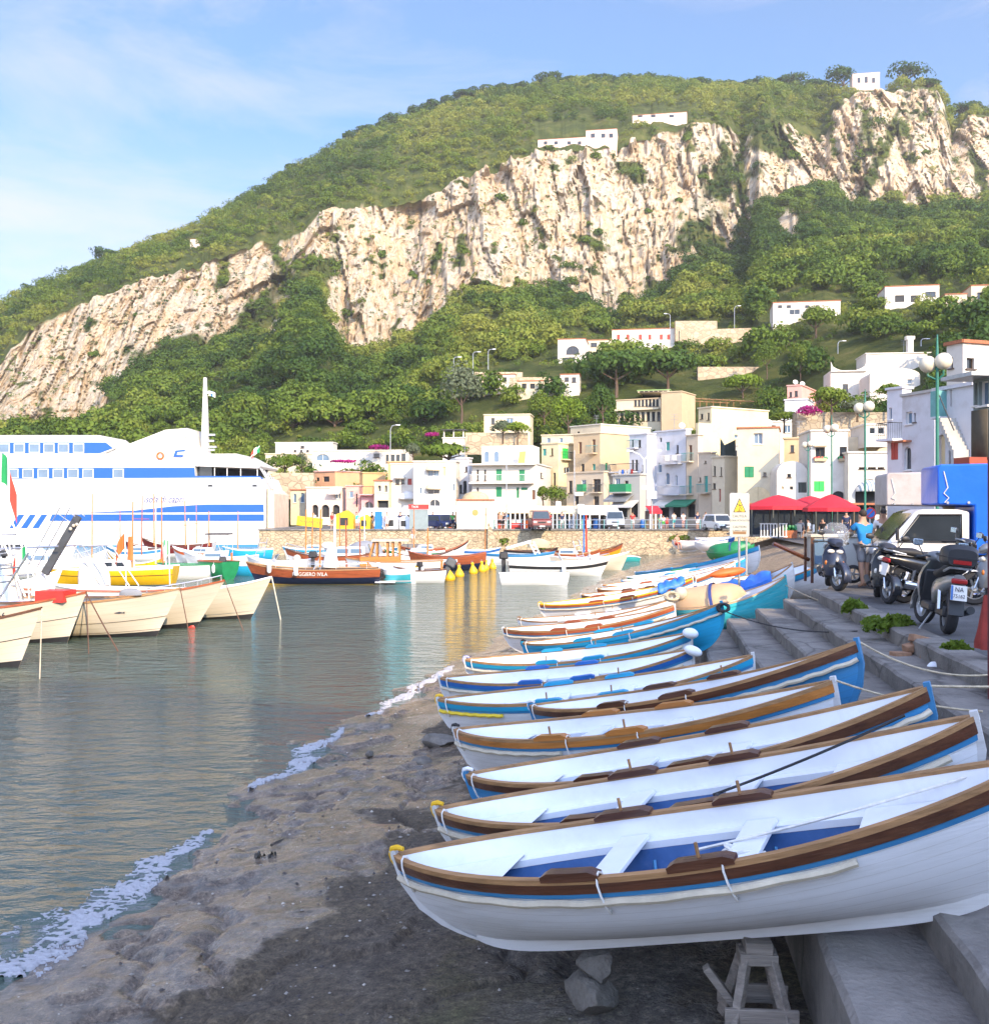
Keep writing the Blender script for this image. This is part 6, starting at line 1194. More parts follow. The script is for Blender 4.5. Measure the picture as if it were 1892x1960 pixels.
b = Building('white house toned as in bluish shade with white chairs on its balcony and an arched niche', 1312, 117, 1252, 1322, 55, 822, W['shaded_white'], ops=[('L', 1274, 1281, 846, 862, 't'), ('L', 1294, 1298, 852, 868, 'k'), ('L', 1262, 1266, 838, 846, 'v'), ('L', 1273, 1281, 905, 928, 'w', 'a'), ('L', 1292, 1296, 910, 930, 'w'), ('L', 1258, 1266, 885, 905, 'w', 'a'), ('L', 1264, 1280, 965, 990, 'v'), ('L', 1286, 1302, 965, 990, 'v')]); b.slab('L', 1272, 1306, 888, .9, railm=framew); b.slab('L', 1270, 1310, 947, 1.0, railm=framew); b.awning('L', 1262, 1290, 957, 968, 1.4, canvasw)
mb = MB()
for px in (1283, 1297): t = solve_face(b.c, b.v['L'], px); p = b.pt('L', t, zat(886, 120) - b.zb, .5); mb.box(p + Vector((0, 0, .2)), (.5, .45, .08)); mb.box(p + Vector((.0, .2, .5)), (.5, .06, .6))
mb.build('chair', framew, b.root); b.aerial(3, 2); b.dish('L', 1.2)
b = Building('beige house with tall brown balcony doors beside the shade toned white one', 1335, 115, 1313, 1345, 55, 832, W['beige'], ops=[('L', 1318, 1324, 852, 882, 'b'), ('L', 1317, 1323, 911, 944, 't'), ('L', 1316, 1330, 965, 990, 'v')]); b.slab('L', 1311, 1327, 884, .7, railm=teal); b.slab('L', 1309, 1327, 947, .8, railm=teal); b.awning('L', 1290, 1332, 956, 967, 1.5, greenaw)
b = Building('big blank cream wall of a tall house over the harbour', 1361, 122, 1336, 1470, 58, 779, W['yellow'], ops=[('L', 1340, 1345, 792, 802, 'k'), ('L', 1353, 1357, 790, 804, 'k'), ('R', 1405, 1413, 832, 839, 'w')], copem=W['cream'])
b = Building('lower stepped part of the tall blank cream house', 1336, 118.5, 1331, 1395, 58, 809, W['yellow'], cope=False)
b = Building('weathered beige house with a teal door and balcony', 1361, 111, 1336, 1369, 58, 866, W['beige'], ops=[('L', 1347, 1354, 911, 942, 't'), ('L', 1338, 1341, 914, 922, 'k'), ('L', 1348, 1351, 882, 887, 'k')]); b.slab('L', 1341, 1360, 944, .8, railm=teal)
b = Building('grey beige house with narrow dark windows and a red door', 1386, 107, 1362, 1411, 58, 874, W['cream'], ops=[('L', 1365, 1369, 892, 911, 'k'), ('L', 1378, 1381, 894, 911, 'k'), ('L', 1375, 1379, 936, 960, 'r'), ('L', 1364, 1369, 925, 936, 'k')])
nb = MB(); p0 = b.pt('L', b.len['L'] * .45, b.H + .1, -.2); net = [p0, b.pt('L', 0.1, b.H + .1, -.1), b.pt('R', b.len['R'] * .9, b.H + .1, -.1)]
for p, q, ha, hb in ((net[0], net[1], 1.9, 1.1), (net[1], net[2], 1.1, 1.7)): nb.add([p, q, q + Vector((0, 0, hb)), p + Vector((0, 0, ha))], [(0, 1, 2, 3)])
nb.build('roof_net', mat('dark_green_net', (.03, .045, .04), .9), b.root, smooth=0)
b = Building('cream house with a single big green shutter over a wide arch', 1490, 103, 1411, 1505, 16, 818, W['cream'], ops=[('L', 1442, 1459, 829, 850, 'w'), ('L', 1424, 1442, 893, 914, 'g'), ('L', 1460, 1466, 904, 912, 'k'), ('L', 1425, 1476, 932, 966, 'c', 'a')], copem=redtile, rd=.35); b.dish('L', 1.0)
b = Building('low white vaulted house with a dark shutter behind the red canopies', 1545, 99, 1486, 1552, 6, 905, W['white'], ops=[('L', 1527, 1543, 923, 943, 'D'), ('L', 1511, 1517, 931, 937, 'v'), ('L', 1495, 1499, 931, 937, 'c'), ('L', 1506, 1513, 907, 914, 'k')], vault=1.15)
b = Building('white house with flower boxes and a bright green shutter under a vault', 1622, 97, 1551, 1630, 6, 824, W['white'], ops=[('L', 1560, 1578, 857, 879, 'k'), ('L', 1606, 1620, 855, 876, 'k'), ('L', 1557, 1577, 921, 941, 'G'), ('L', 1590, 1618, 940, 980, 'v', 'a')]); 
for a_, c_ in ((1557, 1580), (1604, 1621)): o = b.slab('L', a_, c_, 880, .35, .25, rail=0, m=W['tan'], name='flower_box'); mb = MB(); t0, t1 = solve_face(b.c, b.v['L'], c_), solve_face(b.c, b.v['L'], a_); [mb.ball(b.pt('L', t0 + (t1 - t0) * rnd.random(), zat(876.5, 97) - b.zb, .2), .12 + .05 * rnd.random(), 6, 4, 0 if rnd.random() < .6 else 1) for i in range(14)]; mb.build('flowers', [redp, greenp], o)
b.slab('L', 1556, 1580, 854, .5, .12, rail=0, m=W['tan'], name='canopy')
b = Building('white house with slit windows and a wide arch under a striped awning', 1699, 95, 1623, 1706, 5, 866, W['white'], ops=[('L', 1643, 1658, 894, 898, 'k'), ('L', 1660, 1676, 894, 898, 'k'), ('L', 1679, 1692, 894, 898, 'k'), ('L', 1636, 1696, 917, 985, 'v', 'a')], rd=.5)
sm = bpy.data.materials.new('striped_awning'); sm.use_nodes = True; bN = sm.node_tree.nodes; wv = bN.new('ShaderNodeTexWave'); wv.inputs['Scale'].default_value = 1.1; rr = bN.new('ShaderNodeValToRGB'); rr.color_ramp.interpolation = 'CONSTANT'; rr.color_ramp.elements[0].color = (.7, .68, .62, 1); rr.color_ramp.elements[1].position = .5; rr.color_ramp.elements[1].color = (.18, .24, .30, 1); tcn = bN.new('ShaderNodeTexCoord')
sm.node_tree.links.new(tcn.outputs['Object'], wv.inputs[0]); sm.node_tree.links.new(wv.outputs['Fac'], rr.inputs[0]); sm.node_tree.links.new(rr.outputs[0], bN['Principled BSDF'].inputs['Base Color'])
b.dome_awning('L', 1636, 1696, 918, 941, sm, 1.3)
b = Building('set back white storey with two windows under the terrace wall', 1700, 104, 1622, 1712, 5, 836, W['cream'], ops=[('L', 1661, 1676, 817, 833, 'x')], cope=False)
b = Building('small rooftop room with a double window', 1699, 101, 1657, 1706, 5, 812, W['white'], zb=8.0, ops=[('L', 1663, 1675, 818, 831, 'x'), ('L', 1679, 1692, 818, 831, 'x')])
b = Building('shadowy tan house between the green shuttered house and the flower box house', 1556, 108, 1500, 1560, 20, 838, W['tan'], ops=[('L', 1512, 1519, 852, 866, 'k'), ('L', 1530, 1538, 850, 868, 'b'), ('L', 1530, 1537, 884, 898, 'k')]); b.aerial(1.5)
b = Building('low white rooftop terrace right of the tall blank cream house', 1530, 126, 1464, 1540, 12, 806, W['white'], zb=6, ops=[('L', 1476, 1484, 814, 826, 'k'), ('L', 1500, 1512, 814, 828, 'w')]); b.dish('L', 2)
b = Building('cream house peeping out behind the narrow yellow one', 1092, 148, 1036, 1098, 20, 832, W['cream'], zb=5, ops=[('L', 1046, 1053, 838, 848, 'w'), ('L', 1070, 1077, 838, 848, 'w')])
b = Building('white house behind the grey beige one with two dark windows', 1420, 116, 1384, 1428, 30, 852, W['white'], ops=[('L', 1390, 1396, 862, 874, 'k'), ('L', 1404, 1410, 862, 874, 'k')])
b = Building('ochre house above the white arcaded waterfront', 792, 142, 742, 800, 10, 884, W['ochre'], ops=[('L', 752, 758, 892, 900, 'k'), ('L', 770, 776, 892, 902, 'w')])
# terrace wall, villa, pink house
mb = MB(); a, c = pix(1525, CY, 113), pix(1716, CY, 113); mb.box(((a.x + c.x) / 2, 114, 6.2), (c.x - a.x, 2, 12.6)); tw_ = mb.build('terrace_wall', stone_material('terrace_stone', (.42, .34, .24), (.30, .25, .18), (.24, .19, .14), 1.3), smooth=0); tag(tw_, 'brown stone terrace wall below the big white villa', 'wall')
V = Building('big white villa with a curved parapet above the terrace', 1657, 150, 1589, 1700, 8, 708, W['white'], zb=9, ops=[('L', 1612, 1622, 735, 750, 'k')], cope=False); mb = MB(); n = 20; pts = [(0, -.1)]
for i in range(n + 1): u = i / n; pts.append((V.len['L'] * u, 1.0 - 1.05 * math.sin(math.pi * u) ** .6 + (.35 if i in (0, n) else 0)))
pts.append((V.len['L'], -.1)); mb.prism(pts, -.0, .35, 'y'); o = mb.build('curved_parapet', W['white'], V.root, smooth=0); o.location = (0, 0, V.H - .1); o.rotation_euler = (0, 0, math.atan2(V.v['L'].y, V.v['L'].x))
b = Building('upper block of the white villa with a chimney', 1788, 152, 1657, 1795, 6, 675, W['white'], zb=9, ops=[]); b.aerial(4, 2); mb = MB(); q = b.pt('L', 3.3, b.H, -.7); mb.box(q + Vector((0, 0, 1.0)), (.8, .8, 2.0)); mb.box(q + Vector((0, 0, 2.3)), (1.2, .9, .5)); mb.build('chimney', W['white'], b.root)
b = Building('front wing of the white villa with a green arched door', 1760, 142, 1664, 1766, 6, 717, W['white'], zb=9, ops=[('L', 1698, 1722, 735, 760, 't', 'a'), ('L', 1735, 1745, 726, 734, 'w')], vault=1.0)
b = Building('pink house with grey windows beside a white villa', 1533, 146, 1506, 1590, 30, 737, W['pink'], zb=9, ops=[('L', 1510, 1515, 750, 760, 'k'), ('L', 1520, 1526, 748, 759, 'k')], sink=3); b.dish('L', 1); b.dish('R', 3)
b = Building('small white annex under the pink house', 1545, 138, 1501, 1556, 25, 764, W['shaded_white'], zb=9, sink=4)
# right hand row along the street, shaded flanks
b = Building('white house with a round balcony half way along the street', 1726, 74, 1697, 1744, 62, 742, W['shaded_white'], ops=[('L', 1700, 1706, 780, 803, 'w'), ('L', 1704, 1718, 846, 880, 'r')]); b.slab('L', 1696, 1728, 843, 1.1, .16, 1.2)
b = Building('long white house flank with an arched window and a stepped top', 1788, 58, 1726, 1800, 74, 748, W['shaded_white'], ops=[('L', 1733, 1745, 788, 812, 'w'), ('L', 1748, 1752, 790, 808, 'k'), ('L', 1730, 1743, 855, 900, 'x', 'a')], copem=W['grey']); b.slab('L', 1722, 1744, 845, .6, .1, rail=0, m=redtile, name='canopy')
b = Building('tall white house with an arched golden doorway and an outside stair', 1862, 45, 1789, 1880, 76, 735, W['shaded_white'], ops=[('L', 1795, 1808, 831, 895, 'c', 'a'), ('L', 1815, 1819, 862, 895, 'k'), ('L', 1826, 1834, 828, 850, 'k'), ('L', 1817, 1821, 740, 778, 'c')])
ta, tb_ = solve_face(b.c, b.v['L'], 1855), solve_face(b.c, b.v['L'], 1826); za, zb_ = zat(868, 45) - b.zb, zat(800, 46) - b.zb; n = 9; pl = []
for i in range(n): t0, t1 = ta + (tb_ - ta) * i / n, ta + (tb_ - ta) * (i + 1) / n; z1 = za + (zb_ - za) * (i + 1) / n; pl += [(t0, z1), (t1, z1)]
pl += [(tb_, zb_ - .3), (ta, za - .25)]; k = len(pl); mb = MB(); mb.add([b.pt('L', t, z, o) for o in (.01, .8) for t, z in pl], [tuple(range(k)), tuple(range(k, 2 * k))] + [(i, (i + 1) % k, k + (i + 1) % k, k + i) for i in range(k)]); stp = mb.build('outside_stair', W['grey'], b.root, smooth=0)
mb = MB(); mb.tube([b.pt('L', ta, za + 1.0, .78), b.pt('L', tb_, zb_ + 1.0, .78)], .03, 5); mb.build('handrail', iron, stp)
b.slab('L', 1796, 1812, 800, .5, .1, 1.2, railm=teal, solid=True)
t = Building('square top storey with a corner window on the tall white house', 1842, 49, 1811, 1895, 70, 654, W['white'], zb=zat(737, 49), ops=[('L', 1817, 1823, 684, 705, 'k'), ('R', 1849, 1864, 685, 706, 'k')], copem=redtile)
b = Building('grey green boarded building with a sloping eave at the right edge', 1893, 33, 1862, 1960, 80, 722, mat('grey_green_boards', (.20, .25, .24), .7, var=.15, vs=1.5), ops=[('L', 1864, 1870, 733, 776, 'w'), ('L', 1873, 1892, 728, 776, 'w')], cope=False)
mb = MB(); z0, z1 = zat(880, 33), zat(782, 33); p = b.pt('L', 0, 0, .05); q = b.pt('L', b.len['L'] * .98, 0, .05); mb.add([p + Vector((0, 0, z0)), q + Vector((0, 0, z0)), q + Vector((0, 0, z1)), p + Vector((0, 0, z1))], [(0, 1, 2, 3)]); o = mb.build('brown_screen', mat('brown_screen', (.09, .075, .05), .9, var=.2, vs=3), b.root); o.modifiers.new('thickness', 'SOLIDIFY').thickness = .04
mb = MB(); mb.box(b.pt('L', b.len['L'] / 2, b.H + .06, .3), (b.len['L'] + .8, 1.2, .12), rot=Matrix.Rotation(math.atan2(b.v['L'].y, b.v['L'].x), 3, 'Z')); mb.build('eave', galv, b.root)
mb = MB(); mb.box(b.pt('L', b.len['L'] * .5, zat(890, 33), .3), (b.len['L'], .8, .5), rot=Matrix.Rotation(math.atan2(b.v['L'].y, b.v['L'].x), 3, 'Z')); mb.build('red_fascia', mat('brick_red', (.32, .06, .03), .7), b.root)
# ---- hotel and upper houses
d0 = 170
hb = Building('ochre hotel with rows of tall windows under a green roof terrace', 1264, d0, 1179, 1360, 28, 762, W['cream'], zb=14, ops=[('L', x, x + 5, 764, 778, 'k') for x in range(1213, 1262, 7)] + [('L', x, x + 6, 788, 806, 'k') for x in range(1187, 1260, 10)] + [('R', x, x + 6, 788, 806, 'k') for x in range(1275, 1350, 11)] + [('R', 1306, 1322, 764, 774, 'b'), ('R', 1330, 1346, 766, 776, 'b')], copem=W['tan']); hb.slab('L', 1179, 1263, 784, .8, .3, 0); hb.slab('R', 1306, 1358, 778, .8, .3, .8, railm=W['tan'], solid=True)
b = Building('green roofed glazed top storey of the ochre hotel', 1281, 176, 1220, 1300, 15, 746, W['cream'], zb=22, ops=[('L', x, x + 7, 748, 758, 'k') for x in range(1224, 1278, 9)], copem=mat('green_roof_edge', (.22, .34, .12), .8))
b = Building('square ochre block in the middle of the hotel front', 1304, 166, 1265, 1330, 30, 749, W['tan'], zb=14, ops=[])
mb = MB(); a, c = pix(1300, 764, 178), pix(1455, 772, 178)
for i in range(13): u = i / 12; p = a.lerp(c, u); mb.tube([p, p + Vector((0, 0, -2.2))], .07, 4); mb.tube([p + Vector((0, -2.5, .1)), p + Vector((0, 2.5, .1))], .06, 4)
mb.tube([a + Vector((0, -2, 0)), c + Vector((0, -2, 0))], .08, 4); mb.tube([a + Vector((0, 2, 0)), c + Vector((0, 2, 0))], .08, 4); tag(mb.build('pergola', tanw), 'long wooden pergola frame on the hill right of the hotel', 'pergola')
b = Building('cream house half hidden by flowering bushes above the white kiosk', 1014, 158, 926, 1020, 8, 793, W['cream'], zb=11, ops=[('L', 968, 982, 800, 812, 'w'), ('L', 940, 946, 800, 812, 'k')], sink=2)
b = Building('small white house with a roofed black terrace', 888, 156, 847, 894, 8, 838, W['white'], zb=8, sink=2); mb = MB(); r0 = b.pt('L', b.len['L'] / 2, b.H + 1.25, -1.2); mb.box(r0, (b.len['L'] + .4, 3.2, .12), rot=Matrix.Rotation(math.atan2(b.v['L'].y, b.v['L'].x), 3, 'Z')); rf = mb.build('terrace_roof', darksh, b.root)
for u in (.05, .5, .95): mb = MB(); mb.tube([b.pt('L', b.len['L'] * u, b.H, -.2), b.pt('L', b.len['L'] * u, b.H + 1.2, -.2)], .12, 5); mb.build('post', W['white'], rf)
U_ = [('white arcaded hill house with red windows', 1290, 228, 1171, 1296, 628, [('L', x, x + 6, 640, 650, 'r') for x in (1180, 1198, 1222, 1240, 1262, 1276)], 'white', 9), ('white hill house with a dark arched door', 1120, 222, 1067, 1126, 648, [('L', 1083, 1108, 662, 678, 'k', 'a'), ('L', 1076, 1100, 684, 692, 'k')], 'white', 9), ('pale annex between two white hill houses', 1170, 226, 1120, 1174, 650, [('L', 1130, 1142, 656, 664, 'k'), ('L', 1150, 1160, 656, 664, 'k')], 'cream', 8), ('long white hillside villa among trees', 1608, 260, 1479, 1622, 575, [('L', x, x + 8, 584, 589, 'k') for x in (1488, 1505, 1540, 1560)] + [('L', 1510, 1530, 592, 602, 'x')], 'white', 9), ('white villa with red tiled edge under the wooded slope', 1797, 250, 1693, 1804, 545, [('L', 1712, 1730, 565, 578, 'v'), ('L', 1742, 1760, 565, 578, 'v'), ('L', 1770, 1790, 558, 568, 'k')], 'white', 9), ('cream house at the right edge under the wooded slope', 1900, 252, 1858, 1906, 545, [('L', 1870, 1880, 560, 572, 'k')], 'cream', 9), ('small tiled house between two hillside villas', 1850, 251, 1808, 1855, 562, [('L', 1816, 1826, 570, 578, 'k')], 'beige', 7), ('white house row on the cliff edge', 1120, 415, 1029, 1124, 262, [('L', x, x + 7, 270, 276, 'k') for x in (1040, 1060, 1085, 1105)], 'palepink', 9), ('taller white house at the end of the cliff edge row', 1180, 412, 1121, 1186, 246, [('L', x, x + 8, 255, 263, 'k') for x in (1130, 1150, 1165)], 'palepink', 12), ('long low white villa in the woods above the cliff', 1314, 470, 1210, 1318, 214, [('L', x, x + 9, 219, 224, 'k') for x in (1220, 1245, 1280)], 'palepink', 8), ('pale square villa on the summit of the cliff', 1683, 497, 1631, 1696, 138, [('L', 1640, 1646, 148, 158, 'k'), ('L', 1654, 1660, 146, 158, 'k'), ('L', 1668, 1674, 148, 158, 'k')], 'palepink', 14), ('low white house with dark openings below the hairpin road', 985, 190, 908, 990, 716, [('L', x, x + 7, 722, 730, 'k') for x in (916, 930, 946, 962)], 'white', 6), ('cream garage row on the middle slope', 1062, 188, 990, 1068, 728, [('L', x, x + 9, 734, 744, 'v') for x in (998, 1014, 1030, 1046)], 'cream', 6), ('small white house beside the garage row', 1108, 190, 1072, 1112, 716, [('L', 1080, 1088, 722, 730, 'k'), ('L', 1094, 1102, 722, 732, 'k')], 'white', 7), ('tiny house alone on the left ridge', 380, 480, 364, 383, 457, [], 'palepink', 7), ('tiny pale house in the woods over the ferry mast', 645, 250, 632, 648, 915 - 10, [], 'palepink', 4)]
def terrain_depth(px, py):
    j = int(np.clip(round((px - us[0]) / DU), 0, nu - 1)); col = Pimg[:, j]; k = np.nonzero(col <= py)[0]
    return float(Pd2[k[0], j]) if len(k) else 500.0
for lab, xc, d, xl, xr, yt, ops, w, hh in U_:
    d = max(60, terrain_depth((xl + xc) / 2, yt + hh / d * F * .55) - 2.5); zt = zat(yt, d); Building(lab, xc, d, xl, xr, 10, yt, W[w], zb=zt - hh, ops=ops, copem=redtile if 'tile' in lab or 'summit' not in lab else W[w], group='houses on the hill', deep=8)
# terrace walls on the slopes
for i, (x0, x1, y0, y1, d, lab) in enumerate([(1292, 1372, 614, 640, 235, 'stone terrace wall right of the arcaded hill house'), (1300, 1480, 632, 648, 225, 'long sloping stone wall among the vineyards'), (1335, 1545, 702, 722, 200, 'long stone terrace wall above the vineyard'), (908, 1000, 712, 726, 196, 'pale terrace wall with a railing on the middle slope'), (975, 1110, 722, 748, 190, 'wide pale retaining wall of the hairpin road'), (520, 600, 905, 935, 146, 'stone retaining wall behind the ferry stern'), (890, 1010, 828, 850, 150, 'tan stone wall below the cream bush house')]):
    d = min(d, terrain_depth((x0 + x1) / 2, y1) + .5) if i < 5 else d; a, c = pix(x0, y0, d), pix(x1, y0 - (6 if i == 1 else 0), d); mb = MB(); hh = (y1 - y0) / F * d + 1.5; mb.prism([(a.x, a.z - hh), (c.x, c.z - hh), (c.x, c.z), (a.x, a.z)], d, d + 1.2); tag(mb.build('terrace_wall', MATS['t_stone'] if 't_stone' in MATS else MATS.setdefault('t_stone', stone_material('pale_terrace_stone', (.50, .40, .27), (.36, .28, .18), (.28, .21, .14), .9)), smooth=0), lab, 'wall', 'terrace walls')
# ================================================================== people
skinm = mat('skin', (.46, .26, .17), .6, var=.08); hairm = mat('dark_hair', (.03, .02, .015), .8, var=.3); hairl = mat('brown_hair', (.14, .08, .04), .8, var=.3)
CL = {k: mat('cloth_' + k, c, .85, var=.12, vs=6, bump=.3, bs=14) for k, c in dict(blue=(.012, .19, .46), white=(.72, .70, .68), jeans=(.10, .13, .20), red=(.50, .05, .04), green=(.10, .40, .08), navy=(.02, .03, .08), black=(.02, .02, .022), khaki=(.35, .28, .18), pinkc=(.65, .40, .38), teal=(.05, .40, .42), grey=(.25, .25, .26)).items()}
def skin_mesh(name, verts, edges, radii, m, parent, root=0):
    me = bpy.data.meshes.new(name); me.from_pydata([tuple(v) for v in verts], edges, []); me.materials.append(m); o = bpy.data.objects.new(name, me); C.objects.link(o); o.parent = parent
    sk = o.modifiers.new('skin', 'SKIN'); sk.use_smooth_shade = True
    for i, r in enumerate(radii): me.skin_vertices[0].data[i].radius = r if isinstance(r, tuple) else (r, r)
    me.skin_vertices[0].data[root].use_root = True; sd = o.modifiers.new('subdivision', 'SUBSURF'); sd.levels = 1; sd.render_levels = 1
    return o
def person(label, p, hgt, rz, shirt=None, pants='jeans', hair=hairm, sit=False, arms=((-.02, .0), (-.02, .0)), lean=0.0, fingers=False, glasses=False, stride=.0, short=True, cap=None, group=None, head_turn=0.0):
    r = thing('person', label, 'person', p, rz, group); k = hgt / 1.75; r.scale = (k,) * 3; V = []; E = []; Rr = []
    def add(q, rad, par=None): V.append(Vector(q)); Rr.append(rad); i = len(V) - 1; E.append((par, i)) if par is not None else 0; return i
    zp = .52 if sit else .94; ly = lean
    pel = add((0, 0, zp), (.155, .115)); sp = add((0, ly * .3, zp + .2), (.135, .10), pel); ch = add((0, ly * .75, zp + .42), (.165, .115), sp); nk = add((0, ly, zp + .56), .055, ch); hb = add((0, ly + .015, zp + .64), (.072, .085), nk); hm = add((0, ly + .02, zp + .72), (.078, .098), hb); ht = add((0, ly + .01, zp + .79), (.06, .075), hm)
    nose = add((math.sin(head_turn) * -.1, ly + .115, zp + .685), .016, hb)
    legs = []
    for sd in (-1, 1):
        st = stride * sd; h_ = add((sd * .09, 0, zp - .04), (.095, .10), pel)
        if sit: kn = add((sd * .12, .42, zp + .0), .062, h_); an = add((sd * .12, .44, .09), .043, kn); to = add((sd * .13, .58, .035), .035, an)
        else: kn = add((sd * .10, .03 + st * .5, .50), .060, h_); an = add((sd * .10, -.01 + st, .09), .042, kn); to = add((sd * .115, .13 + st, .035), .036, an)
        legs.append((h_, kn, an))
    armsi = []
    for sd, (ay, az) in zip((-1, 1), arms):
        s_ = add((sd * .19, ly * .8, zp + .47), .058, ch); e = add((sd * .255, ly * .8 + ay * .5 - .02, zp + .21 + az * .4), .044, s_); w = add((sd * (.25 - abs(ay) * .2), ly * .8 + ay + .05, zp - .03 + az), .031, e); hd = add((sd * (.245 - abs(ay) * .25), ly * .8 + ay + .10, zp - .10 + az), (.038, .022), w)
        if fingers:
            for q, (dx, dl) in enumerate(((-.03, .07), (-.01, .085), (.01, .08), (.03, .065))):
                b_ = V[hd]; f1 = add(b_ + Vector((dx, .03, -.03)), .0095, hd); f2 = add(b_ + Vector((dx * 1.1, .03 + dl * .35, -.03 - dl * .6)), .0085, f1)
            t1 = add(V[hd] + Vector((-sd * .045, .02, .0)), .0105, hd); add(V[hd] + Vector((-sd * .055, .05, -.03)), .009, t1)
        armsi.append((s_, e, w))
    body = skin_mesh('body', V, E, Rr, skinm, r)
    def sub(idx, extra, m, name, cut=None, low=0.0):
        mp = {}; vs, es, rs = [], [], []
        for i in idx: mp[i] = len(vs); vs.append(V[i]); q = Rr[i]; ex = extra + (low if i == pel else 0); vs[-1] = vs[-1] - Vector((0, 0, 2.2 * (low if i == pel else 0))); rs.append(tuple(a + ex for a in q) if isinstance(q, tuple) else q + extra)
        for a, b in E:
            if a in mp and b in mp: es.append((mp[a], mp[b]))
        for a, b, f in (cut or []): vs.append(V[a].lerp(V[b], f)); es.append((mp[a], len(vs) - 1)); q = Rr[b]; rs.append((q if not isinstance(q, tuple) else q[0]) + extra + .012)
        return skin_mesh(name, vs, es, rs, m, r)
    if shirt: sub([pel, sp, ch] + [a[0] for a in armsi], .016, CL[shirt], 'shirt', [(a[0], a[1], .75) for a in armsi], .022)
    if pants: sub([pel] + [l[0] for l in legs], .018, CL[pants], 'trousers', [(l[0], l[1], .9) for l in legs]) if short else sub([pel] + [i for l in legs for i in l[:2]], .020, CL[pants], 'trousers', [(l[1], l[2], .92) for l in legs])
    mb = MB(); c = V[hm] + Vector((0, -.012, .015)); mb.ball(c, (.088, .108, .095), 12, 8); mb.v = [v if (v[2] > c.z - .02 or v[1] < c.y - .02) else (c.x + (v[0] - c.x) * .8, min(v[1], c.y + .04), v[2]) for v in mb.v]; mb.build('hair', cap or hair, r, smooth=60)
    if glasses: mb = MB(); mb.box(V[hm] + Vector((0, .098, -.012)), (.13, .02, .035)); mb.build('sunglasses', blackp, r, bevel=.008)
    if fingers:
        for sd in (-1, 1): mb = MB(); mb.ball(V[hb] + Vector((sd * .075, .0, .04)), (.014, .024, .034), 8, 6); mb.build('ear', skinm, r, smooth=60)
    return r
def at(px, py, z=0.0): return gz(px, py, z)
man = person('man in a bright blue shirt and grey shorts seen from behind, working at the cart', at(1654, 1125), 1.74, R(18), 'blue', 'grey', arms=((.30, .30), (.22, .22)), lean=.06, fingers=True, stride=.06)
person('man with sunglasses and a white shirt standing between the truck and the man in blue', at(1690, 1100), 1.78, R(165), 'white', 'khaki', glasses=True, fingers=True, short=False)
person('person in a dark vest walking past the restaurant', at(1619, 1031), 1.72, R(160), 'navy', 'navy', short=False, stride=.12)
for px, py, hp, rz, sh_, pa, lab in [(1550, 1031, 34, 60, 'white', 'khaki', 'person in a white shirt sitting at the restaurant table nearest the sand'), (1530, 1030, 30, -40, 'grey', 'navy', 'person in a grey top sitting by the balustrade'), (1575, 1030, 32, 140, 'black', 'black', 'dark clothed person sitting under the right red canopy')]:
    person(lab, at(px, py), 1.7, R(rz), sh_, pa, sit=True, lean=.12)
    mb = MB(); mb.box((0, 0, .43), (.42, .42, .04)); mb.box((0, -.2, .68), (.42, .04, .45)); [mb.box((a * .18, b * .18, .21), (.03, .03, .42)) for a in (-1, 1) for b in (-1, 1)]; o = mb.build('cafe_chair', framew); o.location = at(px, py); o.rotation_euler = (0, 0, R(rz)); tag(o, lab.replace('person', 'chair under the person').split(' sitting')[0], 'chair')
PR = 'people strolling on the far promenade'
for px, py, hh, rz, sh_, pa, st, lab in [(956, 1014, 1.72, 150, None, 'black', .12, 'bare chested person in black shorts by the white kiosk'), (962, 1014, 1.68, 170, 'black', 'black', .05, 'person all in black by the white kiosk'), (1052, 1012, 1.66, 120, 'red', 'pinkc', .12, 'person in red beside the maroon van'), (1262, 1011, 1.25, 190, 'green', 'khaki', .06, 'child in a green shirt left of two others'), (1269, 1012, 1.35, 170, 'white', 'green', .08, 'child in white and green between two children'), (1276, 1012, 1.25, 160, 'red', 'red', .08, 'small child all in red'), (1289, 1011, 1.70, 20, 'white', 'teal', .10, 'person in a white top and teal shorts seen from behind'), (1307, 1011, 1.68, 10, 'white', 'pinkc', .12, 'person in a white top and pink shorts seen from behind'), (1334, 1013, 1.74, 200, 'navy', 'white', .05, 'person in navy and white left of the white van'), (1147, 1003, 1.7, 180, 'black', 'pinkc', .05, 'person in black under the tent canopy'), (1133, 1004, 1.7, 160, 'white', 'khaki', .05, 'person in white under the cream awning'), (1000, 1005, 1.7, 30, 'white', 'black', .06, 'person in white near the red box'), (910, 1012, 1.7, 160, 'red', 'black', .06, 'person in red by the dark blue car'), (1100, 1004, 1.68, 200, 'grey', 'black', .1, 'person in grey before the shop posts'), (1323, 1008, 1.66, 30, 'teal', 'teal', .1, 'person in a teal dress by the shop door')]:
    person(lab, at(px, py), hh, R(rz), sh_, pa, stride=st, group=PR, hair=rnd.choice((hairm, hairl)))
person('bare chested man in white shorts standing on the wooden jetty by the wall', (pix(791, 1042, 92).x, 92, zat(1042, 92)), 1.55, R(150), None, 'white')
